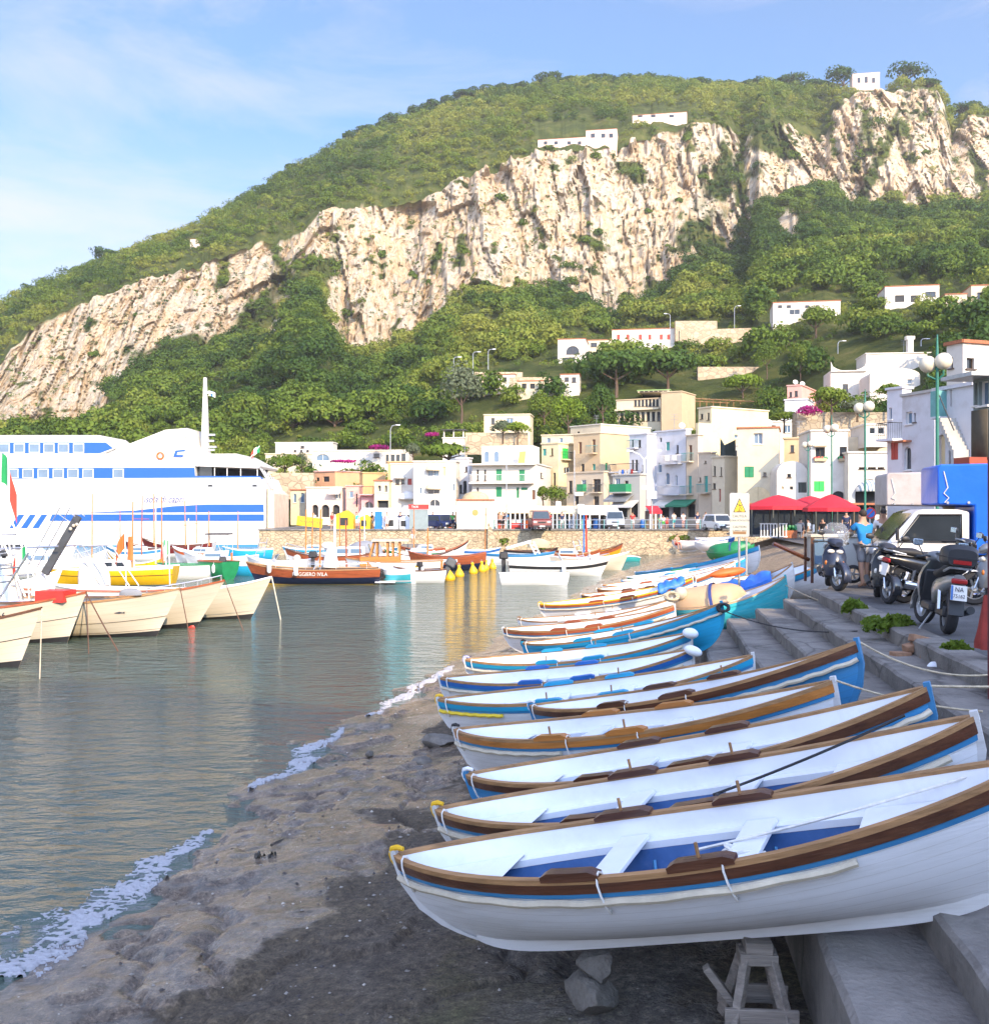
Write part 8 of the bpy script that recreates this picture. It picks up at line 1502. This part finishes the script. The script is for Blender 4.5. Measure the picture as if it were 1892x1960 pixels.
    mb = MB(); loft(mb, [(-.02, .46, .12, .18), (-.20, .55, .17, .19), (-.50, .62, .18, .15), (-.80, .70, .14, .11), (-1.02, .76, .07, .06)]); mb.build('rear_body', body, t, smooth=50)
    mb = MB(); loft(mb, [(.06, .76, .09, .05), (-.10, .78, .15, .065), (-.40, .80, .165, .06), (-.55, .85, .15, .07), (-.85, .88, .12, .05), (-.95, .87, .06, .03)]); mb.build('seat', seatm, t, smooth=50)
    mb = MB(); mb.tube([(-.78, -.15, .84), (-1.02, -.13, .90), (-1.06, 0, .90), (-1.02, .13, .90), (-.78, .15, .84)], .016, 6); mb.build('grab_rail', galv, t)
    mb = MB(); mb.box((-1.04, 0, .73), (.05, .20, .07)); mb.build('tail_light', redl, t, bevel=.02)
    mb = MB(); rows = []
    for i in range(9): a = R(60 + 110 * i / 8); rows.append([Vector((xr + (r + .05) * math.cos(a), y, r + (r + .05) * math.sin(a))) for y in (-.09, 0, .09)])
    mb.sheet(rows); o = mb.build('rear_mudguard', blackpl, t); o.modifiers.new('thickness', 'SOLIDIFY').thickness = .012
    mb = MB(); mb.box((xr - .33, 0, .46), (.02, .19, .36), rot=Matrix.Rotation(R(14), 3, 'Y')); mfl = mb.build('mud_flap', blackpl, t)
    mb = MB(); mb.box((xr - .40, 0, .58), (.012, .20, .20), rot=Matrix.Rotation(R(14), 3, 'Y')); pl = mb.build('number_plate', framew, t)
    if plate:
        for i, w in enumerate(plate): text(w, (.085, .066)[i], inkm, pl, (xr - .412 - i * .024, 0, .625 - i * .085), (R(90), 0, R(-90)), ext=.001, sx=.9)
        mb = MB(); mb.box((xr - .405, .085, .58), (.012, .025, .19), rot=Matrix.Rotation(R(14), 3, 'Y')); mb.build('blue_strip', royal, pl)
    mb = MB(); mb.tube([(-.10, -.16, .24), (-.35, -.19, .26)], .025, 7); mb.tube([(-.35, -.20, .27), (-.85, -.22, .36)], [.05, .055] if not moto else [.07, .075], 10); mb.build('exhaust', chrome if moto else blackpl, t)
    mb = MB(); mb.box((xr + .22, .0, .30), (.55, .2, .16)); mb.build('engine', blackpl, t, bevel=.03); mb = MB(); mb.tube([(-.1, .1, .25), (-.16, .26, .02 - .04)], .014, 5); mb.build('side_stand', galv, t)
    for sd in (-1, 1): mb = MB(); mb.tube([(xr + .02, sd * .13, .32), (xr + .12, sd * .13, .66)], .03, 8); mb.build('shock_absorber', chrome, t)
    if topbox:
        mb = MB(); loft(mb, [(-.62, 1.04, .16, .10), (-.68, 1.05, .21, .14), (-.95, 1.06, .22, .15), (-1.08, 1.04, .18, .11)], 18, pw=3.5); tb = mb.build('top_box', blackpl, t, smooth=50); mb = MB(); loft(mb, [(-.61, 1.03, .165, .012), (-.68, 1.035, .216, .014), (-.95, 1.04, .226, .014), (-1.09, 1.03, .185, .012)], 18, pw=3.5); mb.build('box_seam', rubber, tb); mb = MB(); mb.box((-1.09, 0, .98), (.03, .22, .05)); mb.build('reflector', redl, tb)
    return t
sil = mat('silver_scooter_paint', (.30, .31, .32), .3, metal=.6, var=.04, coat=.3); dkb = mat('dark_navy_scooter_paint', (.018, .024, .045), .3, var=.1, coat=.4); blk = mat('black_scooter_paint', (.012, .013, .016), .25, var=.1, coat=.5)
def sc(px, py): q = at(px, py); return (q.x, q.y, .0)
scooter('dark navy scooter with a tall clear windshield facing the viewer', sc(1589, 1126), R(-90 - 14), dkb, screen=True, r=.29, steer=R(28), lean=-4, big=1.05)
scooter('black scooter with a white plate on its nose, squeezed beside the man in blue', sc(1684, 1149), R(-106), blk, front_plate=True, r=.27, steer=R(22), lean=-5, big=1.04)
scooter('dark motorbike with a chrome exhaust and big wheels, turned half away', sc(1796, 1152), R(12), blk, moto=True, r=.33, lean=7, big=1.12)
scooter('silver scooter with a black top box and plate 75162, nearest of the row', sc(1792, 1203), R(78), sil, topbox=True, plate=('NA', '75162'), r=.27, lean=6, big=1.04, steer=R(15), screen=False)
scooter('silver scooter with a white front mudguard at the right edge', sc(1946, 1160), R(164), sil, r=.29, lean=5, big=1.05, fend=whitei)
scooter('dark scooter parked behind the cart by the restaurant', sc(1598, 1052), R(-80), blk, r=.27, lean=4)
# ---- cart, sign, restaurant
t = thing('market_cart', 'grey hand cart with a framed glass side beside the man in blue', 'cart', (pix(1600, CY, 25.3).x, 25.3, 0), R(-4)); mb = MB(); mb.box((0, 0, .72), (1.25, .7, .75)); mb.build('body', mat('grey_cart_panel', (.40, .40, .37), .6, var=.1), t, bevel=.02); mb = MB(); mb.box((0, 0, 1.13), (1.4, .8, .07)); mb.build('lid', creamp, t, bevel=.01)
for x in (-.66, .66):
    for y in (-.36, .36): mb = MB(); mb.box((x, y, .55), (.06, .06, 1.1)); mb.build('leg', brownw, t)
mb = MB(); mb.box((-.45, -.37, .75), (.30, .02, .6)); mb.build('glass_panel', glassb, t); mb = MB(); mb.tube([(-.7, -.2, .55), (-1.6, -.5, .95)], .05, 6); mb.build('shaft', brownw, t); mb = MB(); c = MB(); wheel(mb, c, (.3, -.38, .22), .22, .07); w_ = mb.build('wheel', rubber, t); c.build('rim', galv, w_)
sp = ray_ground(1414, 1196, 0.0); t = thing('warning_sign', 'grey warning sign with a yellow slip hazard triangle on a steel pole', 'sign', sp, R(-3)); zz = zat(944, sp.y) - sp.z; bw, bh = 36.5 / F * sp.y, 83 / F * sp.y
mb = MB(); mb.tube([(0, 0, -.3), (0, 0, zz - .05)], .032, 10); mb.build('pole', galv, t)
def rrect(w, h, r, n=6): return [(sx * (w / 2 - r) + r * math.cos(a), sz * (h / 2 - r) + r * math.sin(a)) for sx, sz, a0 in ((1, 1, 0), (-1, 1, 90), (-1, -1, 180), (1, -1, 270)) for a in [R(a0 + 90 * i / n) for i in range(n + 1)]]
pb = MB(); pb.prism(rrect(bw, bh, .04), -.050, -.034); bd = pb.build('board', mat('sign_grey', (.46, .46, .38), .5, var=.05), t, smooth=0); bd.location = (0, 0, zz - bh / 2)
mb = MB(); o_ = rrect(bw, bh, .04); mb.tube([(x, -.042, z) for x, z in o_ + o_[:1]], .010, 5); mb.build('rim', galv, bd)
S_ = bw / .5
mb = MB(); mb.prism([(-.165 * S_, .07 * S_), (.165 * S_, .07 * S_), (0, .44 * S_)], -.056, -.050); tr_ = mb.build('triangle_border', inkm, bd, smooth=0); mb = MB(); mb.prism([(-.135 * S_, .088 * S_), (.135 * S_, .088 * S_), (0, .395 * S_)], -.060, -.055); mb.build('triangle', mat('sign_yellow', (.80, .56, .02), .5, var=.03), tr_, smooth=0)
mb = MB(); P3 = lambda x, z: Vector((x * S_, -.062, z * S_)); mb.ball(P3(.0, .285), (.016 * S_, .003, .018 * S_), 10, 6)
for a, c in (((0, .265), (.008, .195)), ((0, .25), (.045, .235)), ((.045, .235), (.05, .27)), ((0, .25), (-.04, .26)), ((-.04, .26), (-.055, .29)), ((.008, .195), (-.02, .155)), ((-.02, .155), (.0, .12)), ((.008, .195), (.045, .165)), ((.045, .165), (.06, .125)), ((-.06, .105), (.05, .105))): mb.tube([P3(*a), P3(*c)], .008 * S_, 5)
mb.build('slipping_figure', inkm, tr_)
for w, z, sz in (('CAUTELA', -.03, .085), ('ZONA SCIVOLOSA', -.125, .062), ('CAUTION', -.27, .078), ('SLIPPERY AREA', -.355, .056)): text(w, sz * S_ * 1.15, inkm, bd, (0, -.052, z * S_ * 1.18), (R(90), 0, 0), ext=.001, sx=.86)
mb = MB(); mb.box((0, -.053, -.47 * S_), (.34 * S_, .006, .07 * S_)); mb.build('tan_sticker', tanw, bd)
post('thin_pole', 'thin steel pole standing behind the warning sign', 1428, 1030, 1120, 40, .04)
# restaurant
t = thing('restaurant_terrace', 'glazed restaurant terrace under red canopies', 'restaurant', (pix(1525, CY, 72).x, 72, 0)); w = 9.0
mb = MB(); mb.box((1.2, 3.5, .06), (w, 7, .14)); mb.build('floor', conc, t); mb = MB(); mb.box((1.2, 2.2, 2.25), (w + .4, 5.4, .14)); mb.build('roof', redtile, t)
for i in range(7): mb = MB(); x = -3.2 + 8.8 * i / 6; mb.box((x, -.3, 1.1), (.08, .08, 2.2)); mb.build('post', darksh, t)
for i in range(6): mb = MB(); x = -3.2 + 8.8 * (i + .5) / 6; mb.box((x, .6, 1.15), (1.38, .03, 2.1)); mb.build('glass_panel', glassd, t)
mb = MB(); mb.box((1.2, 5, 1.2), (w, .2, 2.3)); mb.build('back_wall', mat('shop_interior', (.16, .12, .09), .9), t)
def canopy(label, x0, x1, y0, y1, d):
    a, c = pix(x0, y1, d), pix(x1, y1, d); t = thing('red_parasol', label, 'parasol', ((a.x + c.x) / 2, d, 0), group='big red parasols of the restaurant'); w = (c.x - a.x) / 2; zt, zb = zat(y0, d), a.z; mb = MB(); mb.tube([(0, 0, 0), (0, 0, zt)], .05, 7); mb.build('pole', darksh, t)
    mb = MB(); n = 8; ring = [Vector((w * math.cos(R(22.5 + 45 * i)) * 1.08, w * math.sin(R(22.5 + 45 * i)) * .9, zb)) for i in range(n)]; top = Vector((0, 0, zt)); rows = []
    for j in range(7): u = j / 6; rows.append([Vector((q.x * u, q.y * u, zt - (zt - zb) * u ** 1.25)) + (Vector((0, 0, -.10 * math.sin(u * math.pi))) if False else Vector()) for q in ring + ring[:1]])
    rows.append([q + Vector((0, 0, -.22)) for q in rows[-1]]); mb.sheet(rows); o = mb.build('canopy', redaw, t, smooth=25)
canopy('red parasol next to the warning sign, left of three', 1430, 1548, 947, 969, 66); canopy('red parasol in the middle, half behind its neighbours', 1500, 1600, 949, 968, 69); canopy('red parasol at the right end over the seated guests', 1540, 1640, 946, 972, 62)
t = thing('balustrade', 'white wooden balustrade in front of the restaurant', 'fence', at(1480, 1031)); mb = MB()
for z in (.12, .95): mb.box((0, 0, z), (1.75, .07, .07))
mb.build('rail', whitei, t)
for i in range(9): mb = MB(); mb.box((-.8 + 1.6 * i / 8, 0, .53), (.07, .05, .78)); mb.build('baluster', whitei, t)
mb = MB(); mb.box((0, 0, .25), (.9, .45, .5)); o = mb.build('planter', redtile, bevel=.02); o.location = at(1510, 1030); mb = MB(); [mb.ball((rnd.uniform(-.4, .4), rnd.uniform(-.15, .15), .55 + rnd.random() * .2), .13, 6, 4) for _ in range(14)]; mb.build('foliage', greenp, o); tag(o, 'terracotta planter beside the white balustrade', 'planter')
# street sign by the villa row, folded red parasol and cloth at the right edge
t = thing('road_sign', 'round red and blue no parking sign on a grey pole', 'sign', at(1664, 1047)); mb = MB(); zz = zat(982, t.location.y); mb.tube([(0, 0, 0), (0, 0, zz + .3)], .03, 6); mb.build('pole', galv, t)
for r_, y, m_ in ((.28, -.05, redp), (.21, -.065, royal)): mb = MB(); mb.lathe([(r_, 0), (r_, .012)], 20, M=Matrix.Translation((0, y, zz)) @ Matrix.Rotation(R(90), 4, 'X')); mb.build('disc', m_, t)
mb = MB(); mb.box((0, -.082, zz), (.05, .012, .40), rot=Matrix.Rotation(R(45), 3, 'Y')); mb.build('bar', redp, t)
t = thing('folded_parasol', 'folded dark red parasol on a pale pole at the right edge', 'parasol', gz(1898, 1262, 0)); d_ = t.location.y; mb = MB(); mb.tube([(0, 0, 0), (0, 0, 2.3)], .018, 7); mb.build('pole', whitei, t); mb = MB(); rows = []
for j in range(9):
    z = .12 + (zat(1140, d_) - .12) * j / 8; k = (.17 - .10 * (j / 8) ** .7) * (1 if j else .85); rows.append([Vector((k * (1 + .22 * math.cos(5 * a + j * .3)) * math.cos(a) - .02, k * (1 + .22 * math.cos(5 * a + j * .3)) * math.sin(a), z)) for a in [2 * math.pi * i / 30 for i in range(30)]])
mb.sheet(rows, close=True); mb.build('cloth', mat('dark_red_cloth', (.26, .03, .02), .8, var=.25, vs=5, bump=.3, bs=9), t, smooth=60); mb = MB(); c = MB(); wheel(mb, c, (.05, -.1, .06), .06, .03); w_ = mb.build('castor', rubber, t); c.build('rim', galv, w_)
mb = MB(); p = pix(1891.5, CY, 9.5); mb.tube([(p.x + .012, 9.5, 0), (p.x + .012, 9.5, 2.2)], .022, 8); tag(mb.build('post', mat('dark_red_post', (.10, .02, .02), .5)), 'dark red upright post cut by the right edge', 'post')
# ================================================================== small boats hauled out below the quay, debris
for i, (lp, rp, hm, dl, lab) in enumerate([((1286, 1034), (1342, 1033), whitep, 88, 'small white boat hauled out below the quay wall, left of two'), ((1328, 1036), (1392, 1034), whitep, 86, 'small white boat hauled out below the quay wall, right of two'), ((1330, 1030), (1405, 1026), royal, 92, 'blue covered boat against the quay wall')]):
    bb(lab, lp, rp, hm, whitei, cap=redw if i == 0 else whitei, stripe=None, far_d=dl, rdist=dl - 1, B=1.3, D=.75, sb=.15, tipm=None, fender=None, detail=False, oars=False)
bg = bb('boat under a dark green tarpaulin near the quay wall', (1352, 1056), (1442, 1042), greenp, greenp, stripe=None, cap=greenp, far_d=76, rdist=74, B=1.6, D=.6, tipm=None, fender=None, detail=False, oars=False)
bpy.context.view_layer.update(); hull_cover('dark green tarpaulin over a boat near the quay wall', bg, -.96, .9, greenp, .5)
for i, (px, py, sx, sz, up) in enumerate([(805, 1456, .22, .10, 0), (842, 1420, .34, .15, 0), (660, 1476, .16, .05, 0), (706, 1442, .13, .05, 0), (740, 1362, .12, .05, 0), (1610, 1180, .22, .16, 0)]):
    p = ray_ground(px, py, 0) if px < 1500 else gz(px, py, -.30); rock('stone', ['dark jagged stone under the orange banded boat', 'broad dark rock under the pale blue banded boat', 'low dark stone awash on the slipway', 'small dark stone at the edge of the waves', 'small stone near the blue banded boats', 'pale rounded boulder on the steps beside weeds'][i], p, (sx, sx * .75, sz), stoneg if i < 5 else W['grey'], 20 + i)
brick = mat('old_brick', (.30, .17, .10), .9, var=.3, vs=6, bump=.5, bs=30)
for i, (px, py, dz, rz) in enumerate([(1722, 1262, 0, 20), (1752, 1258, 0, -15), (1776, 1266, 0, 50), (1748, 1245, .10, 10), (1766, 1246, .10, -30), (1792, 1262, 0, 80), (1758, 1231, .20, 5)]):
    p = gz(px, py, -.27 + dz); mb = MB(); mb.box((0, 0, .05), (.26, .15, .10)); o = mb.build('brick', [brick, stoneg][i in (5,)], bevel=.012); o.location = p; o.rotation_euler = (R(rnd.uniform(-12, 12)), R(rnd.uniform(-15, 15)), R(rz)); tag(o, 'old brick in the small heap below the kerb', 'brick', 'heap of old bricks')
mb = MB(); mb.ball((0, 0, .05), (.09, .07, .06), 10, 7); mb.v = [(x * (1 + .2 * math.sin(z * 60)), y * (1 + .2 * math.sin(x * 50)), z) for x, y, z in mb.v]; o = mb.build('plastic_bag', whitei, smooth=20); o.location = gz(1787, 1283, -.27); tag(o, 'crumpled white plastic bag beside the bricks', 'bag')
def drift(label, px, py, n, r, m, L=.25):
    p = ray_ground(px, py, .02); mb = MB()
    for i in range(n): a = rnd.random() * 6.3; q = Vector((rnd.gauss(0, r), rnd.gauss(0, r * .5), .01)); l = L * (.4 + rnd.random()); mb.tube([q, q + Vector((l * .5 * math.cos(a), l * .5 * math.sin(a), .03 + .05 * rnd.random())), q + Vector((l * math.cos(a + .4), l * math.sin(a + .4), .0))], [.012, .016, .006], 5)
    o = mb.build('seaweed', m); o.location = p; tag(o, label, 'seaweed')
weedm = mat('wet_seaweed', (.022, .016, .009), .35, var=.4, vs=10)
rock('seaweed', 'dark clump of driftwood and seaweed on the wet slipway', ray_ground(536, 1616, .01), (.15, .07, .06), weedm, 41, 'seaweed'); rock('seaweed', 'small dark seaweed tuft in the wash', ray_ground(318, 1684, .01), (.04, .04, .05), weedm, 42, 'seaweed'); drift('low brown seaweed patch left of the driftwood', 505, 1645, 14, .07, weedm, .06)
# ================================================================== single trees and plants
barkm = mat('bark', (.10, .065, .042), .95, var=.35, vs=6, bump=.8, bs=20)
ACAC = leaf_material('acacia_leaves', (.06, .12, .01), (.17, .25, .02), (.28, .34, .04)); BOUG = leaf_material('bougainvillea', (.20, .01, .10), (.42, .02, .20), (.10, .10, .02)); OLIV = leaf_material('grey_green_leaves', (.05, .075, .04), (.12, .15, .08), (.22, .24, .15))
def tree(label, px, py, rx, rz, d, base, m=LEAF, lobes=12, per=60, leaf=None, tint=.45, trunk=.12, name='tree', flat=False, group=None, cat='tree'):
    if d is None: d = terrain_depth(px, base) + .5
    k = d / F; c = pix(px, py, d); b = pix(px, base, d); R_ = np.array([[rx * k, rx * k * .9, rz * k]]); t = thing(name, label, cat, b, group=group); rel = np.array([[0, 0, c.z - b.z]])
    lc, lr, lt = leaf_cloud(rel, R_, lobes, 0, np.array([tint]))
    if flat: lc[:, 2] = rel[0, 2] + (lc[:, 2] - rel[0, 2]) * .7
    q, tt = quads_on(lc, lr, lt, per, leaf or max(.10, rx * k * .075)); quad_object('crown', q, tt, m, t)
    if trunk:
        mb = MB(); h_ = c.z - b.z - rz * k * .35; w = max(trunk, rx * k * .07); mb.tube([(0, 0, -1.0), (.04 * h_, 0, h_ * .5), (0, .0, h_ + rz * k * .3)], [w, w * .75, w * .4], 7)
        for a in range(4): ang = a * 1.6 + px; mb.tube([(0, 0, h_ * .8), (rx * k * .5 * math.cos(ang), rx * k * .5 * math.sin(ang), h_ + rz * k * .2)], [w * .5, w * .2], 5)
        mb.build('trunk', barkm, t)
    return t
VT = 'trees around the village'
for a in [('broad umbrella pine on the middle slope, left of the pair', 1178, 706, 58, 36, 182, 764, PINE), ('broad umbrella pine on the middle slope, right of the pair', 1276, 702, 56, 36, 186, 762, PINE), ('yellow green acacia above the narrow yellow house', 1086, 792, 32, 42, 160, 845, ACAC), ('dark round tree left of the ochre hotel', 1152, 772, 28, 38, 162, 822, PINE), ('tall dark conical tree beside the hairpin road', 882, 748, 40, 52, 180, 815, OLIV), ('dark green tree between acacia and white kiosk', 1040, 780, 30, 36, 168, 830, LEAF), ('green tree in front of the long hillside villa', 1560, 612, 38, 32, None, 650, LEAF), ('thin tree standing in the vineyard, left of two', 1466, 682, 22, 34, None, 735, LEAF), ('thin tree standing in the vineyard, right of two', 1530, 690, 20, 36, None, 745, LEAF), ('round green tree beside the pink house', 1590, 764, 38, 26, 112, 795, LEAF), ('green bush in front of the green arched door', 1706, 750, 32, 17, 112, 775, LEAF), ('green bush on the terrace edge', 1640, 778, 34, 12, 112, 790, OLIV), ('leafy tree right of the white four storey house', 1062, 952, 22, 24, 116, 1000, LEAF), ('small dark tree against the white four storey house', 1038, 946, 10, 16, 116, 985, LEAF), ('green bush row in front of the pale low house', 545, 888, 34, 20, 150, 905, LEAF), ('palm like tree beside the walled up arch', 577, 886, 14, 22, 151, 912, OLIV), ('wide bright green bush under the roofed terrace', 858, 868, 52, 20, 142, 890, LEAF), ('flowering bush by the cream house', 962, 820, 24, 17, 150, 836, OLIV), ('bright green bush by the cream house', 990, 822, 24, 15, 149, 838, ACAC), ('grey olive tree beside the arcade windows', 790, 865, 16, 18, 150, 890, OLIV), ('tree growing over the curved parapet', 1500, 800, 26, 14, 116, 812, LEAF), ('green tree on the slope above the ferry funnel', 470, 790, 46, 40, 198, 850, LEAF), ('dense tree behind the pale low house', 560, 800, 50, 40, 188, 850, LEAF), ('dense tree above the long white house', 640, 795, 52, 42, 184, 850, LEAF), ('dense tree left of the conical tree', 740, 780, 52, 44, 178, 842, LEAF), ('dense tree below the conical tree', 820, 790, 44, 38, 172, 842, LEAF), ('tree beside the green roofed hotel storey', 1350, 700, 40, 26, 205, 735, LEAF), ('tree over the vineyard wall', 1420, 735, 34, 22, 180, 775, ACAC)]:
    a = list(a)
    if 'dense' in a[0] or 'slope above' in a[0]: a[5] = None; a[6] = a[2] + a[4] * .6
    tree(*a, lobes=16, per=90, tint=.4 + .2 * rnd.random(), group=VT)
tree('purple bougainvillea hanging over the terrace wall', 1546, 790, 26, 15, 111, 800, BOUG, tint=.3, trunk=0, name='bougainvillea', cat='shrub'); tree('magenta bougainvillea left of the roofed terrace', 826, 833, 14, 8, 152, 845, BOUG, trunk=0, name='bougainvillea', cat='shrub'); tree('dark red creeper over the pergola', 720, 858, 22, 9, 156, 868, BOUG, tint=.2, trunk=0, name='creeper', cat='shrub'); tree('magenta creeper on the low wall under the arch', 655, 884, 26, 5, 148, 890, BOUG, trunk=0, name='creeper', cat='shrub')
SKP = [(1050, 154, 27, 13), (1092, 160, 20, 8), (1150, 157, 26, 9), (1230, 156, 25, 12), (1280, 160, 16, 8), (1330, 164, 20, 9), (1376, 168, 14, 7), (1450, 164, 24, 11), (1515, 160, 32, 16), (1560, 166, 16, 10), (1614, 152, 30, 24), (1730, 146, 40, 22), (1776, 162, 16, 9), (1844, 212, 30, 12), (202, 492, 32, 12), (832, 206, 18, 10), (888, 186, 22, 10), (762, 234, 18, 9), (330, 455, 16, 8), (306, 458, 14, 7), (960, 176, 22, 9), (705, 250, 16, 9), (560, 322, 13, 7), (1000, 168, 18, 8), (150, 520, 16, 9), (668, 264, 12, 8), (1420, 168, 13, 7), (800, 220, 14, 8)]
SKP += [(px + rnd.uniform(-8, 8), 0, rnd.uniform(13, 25), rnd.uniform(9, 15)) for px in range(690, 1600, 34)]
for i, (px, py, rx, rz) in enumerate(SKP):
    j = int(np.clip(round((px - us[0]) / DU), 0, nu - 1)); rowi = int(np.argmin(np.where(Tt[:, j] > 2.9, Pimg[:, j], 1e9))); d = float(Pd2[rowi, j]); base = float(Pimg[rowi, j]) + 4
    py = py or base - rz * .45
    lab = {14: 'lone flat topped pine on the left part of the ridge', 11: 'largest dark pine on the summit right of the square villa', 10: 'dark pine on the summit left of the square villa', 13: 'flat topped pine in the notch right of the summit cliff', 0: 'tall round pine at the middle of the ridge', 8: 'broad pine on the ridge left of the summit'}.get(i, 'dark pine standing on the ridge against the sky')
    tree(lab, px, py - 2, rx * 1.12, rz * 1.25, d, max(base, py + rz * .9), PINE, lobes=10, per=90, leaf=.6, tint=.1, trunk=.22, name='pine_tree', group='pines along the ridge')
# bushes on the cliffs
CS = [(960, 382, 13, 18), (1140, 300, 13, 14), (1205, 335, 34, 14), (1318, 268, 12, 16), (1405, 350, 22, 24), (1418, 440, 20, 28), (1120, 462, 16, 9), (1145, 448, 10, 14), (885, 485, 14, 20), (1000, 428, 9, 10), (1090, 510, 26, 9), (665, 605, 22, 18), (640, 520, 13, 32), (605, 500, 22, 22), (500, 590, 16, 20), (180, 680, 12, 10), (430, 540, 10, 14), (840, 490, 7, 26), (730, 490, 10, 14), (790, 530, 9, 12), (820, 545, 10, 12), (1240, 405, 8, 8), (1300, 385, 10, 8), (1345, 340, 12, 9), (1520, 300, 14, 14), (1680, 240, 22, 18), (1650, 300, 20, 26), (1765, 295, 16, 9), (930, 545, 14, 10), (1050, 285, 14, 9)]
for px, py, rx, rz in CS:
    d = terrain_depth(px, py + rz * .4) - .6; tree('dark green bush clinging to the pale cliff', px, py, rx, rz, d, py + rz, LEAF, lobes=7, per=46, leaf=.42, tint=.22 + .2 * rnd.random(), trunk=0, name='cliff_bush', group='bushes on the cliff', cat='bush')
# weeds on the steps
def weed(label, px, py, z, r, hgt, n, m=LEAF, leaf=.05):
    p = gz(px, py, z); c = np.array([[0, 0, hgt * .5]]); lc, lr, lt = leaf_cloud(c, np.array([[r, r * .7, hgt * .55]]), 7, 0, np.array([.5])); q, tt = quads_on(lc, lr, lt, n, leaf, flat=.9); o = quad_object('weed', q, tt, m); o.location = p; tag(o, label, 'weed')
weed('green weed growing from the kerb beside the boulder', 1634, 1186, -.2, .22, .36, 60); weed('largest green weed tuft under the kerb', 1706, 1222, -.2, .36, .34, 110); weed('low weed between the two tufts on the kerb', 1672, 1206, -.2, .2, .2, 50); weed('spiky green plant beside the plastic bag', 1824, 1272, -.2, .2, .26, 60, leaf=.07); weed('small weed at the right end of the kerb', 1884, 1318, -.28, .10, .12, 24); weed('green plant in the sand by the restaurant', 1582, 1034, 0, .4, .35, 30, leaf=.1)
for px, py, lab in ((1046, 1058, 'weed patch hanging on the stone quay wall, left'), (1300, 1034, 'weed patch on top of the quay wall by the hauled out boats'), (955, 1040, 'weed patch beside the quay stair')):
    p = pix(px, py, 97.4); q, tt = quads_on(np.array([[0, 0, 0], [.5, 0, .1], [-.5, 0, .1]]), np.array([[.5, .25, .4]] * 3), np.array([.6, .5, .7]), 60, .12); o = quad_object('weed', q, tt, LEAF); o.location = p; tag(o, lab, 'weed')
# ================================================================== foam along the water's edge
def foam(label, pts, wid, seed):
    L_ = np.array([toLS(*gz(*p, ZW)[:2]) for p in pts]); u = np.linspace(0, len(pts) - 1, 1100); Ls = np.interp(u, range(len(pts)), L_[:, 0]); Ss = np.interp(u, range(len(pts)), L_[:, 1])
    w = np.interp(u, range(len(wid)), wid); k = np.linspace(-1, 1, 70); LL = Ls[:, None] + w[:, None] * k[None] + .35 * (fbm(Ss * 1.6, Ss * 0 + seed, 3, seed)[:, None] - .5); SS = np.broadcast_to(Ss[:, None], LL.shape)
    base = np.maximum(Zg[np.clip(np.searchsorted(ss, SS), 0, len(ss) - 1), np.clip(np.searchsorted(ll, LL), 0, len(ll) - 1)] + .012, ZW)
    lace = 1 - np.abs(fbm(LL * 11, SS * 11, 3, seed + 2) - .5) * 7; big = fbm(LL * 2.6, SS * 2.6, 3, seed + 5)
    dens = lace * .55 + (big - .5) * 1.5 + np.where(k[None] > .2, (1 - (k[None] - .2) / .8) ** .5 * .75, .75 - (.2 - k[None]) * .55) - .55
    Z = base + np.where(dens > .12, .004 + .03 * np.clip(dens - .12, 0, 1), -.05); P = np.stack([RD.x * LL + SD.x * SS, RD.y * LL + SD.y * SS, Z], -1); o = grid_object('sea_foam', P, mat('foam', (.36, .36, .38), .6, var=.1, vs=30), kind='stuff'); tag(o, label, 'foam', kind='stuff')
foam('broad white foam strip where a wave washes up the slipway', [(-40, 1868), (60, 1805), (150, 1758), (240, 1700), (330, 1640), (400, 1590)], [.50, .45, .38, .30, .20, .08], 4)
foam('white foam of the small breaker against the wet slipway', [(480, 1520), (540, 1478), (600, 1432), (660, 1395)], [.08, .24, .22, .08], 7)
foam('thin foam line at the boats farther along the edge', [(700, 1378), (760, 1338), (820, 1305), (870, 1278)], [.08, .18, .2, .1], 9)
# unseen ridge added behind the viewer, shaped to shade the near slipway
def ridge(x, y): return 42 * math.exp(-((y + 52) / 17) ** 2) / (1 + math.exp(-(x - 2) / 3.0)) * (.97 + .03 * math.sin(x * .5))
gx, gy = np.meshgrid(np.arange(-30, 120, 2.0), np.arange(-100, -9, 2.0)); Zr = np.vectorize(ridge)(gx, gy) - 1.0 + (fbm(gx / 4, gy / 4, 3, 77) - .5) * 1.5
grid_object('hills', np.stack([gx, gy, Zr], -1), hl_.data.materials[0], {'rock': np.full(gx.shape, .75)})  # added shade caster out of view, apart from the hill across the harbour
# air: thin haze between the viewer and the far slopes
mb = MB(); mb.box((-100, 400, 155), (2400, 1100, 322)); hz = mb.build('haze', [], smooth=0)
hm_ = bpy.data.materials.new('thin_haze'); hm_.use_nodes = True; N = hm_.node_tree.nodes; N.clear(); ou = N.new('ShaderNodeOutputMaterial'); pv = N.new('ShaderNodeVolumePrincipled'); pv.inputs['Color'].default_value = (.90, .88, .86, 1); pv.inputs['Density'].default_value = .00020; pv.inputs['Anisotropy'].default_value = .2
hm_.node_tree.links.new(pv.outputs[0], ou.inputs['Volume']); hz.data.materials.append(hm_); tag(hz, 'thin sea haze over the harbour and the hill', 'haze', kind='stuff')
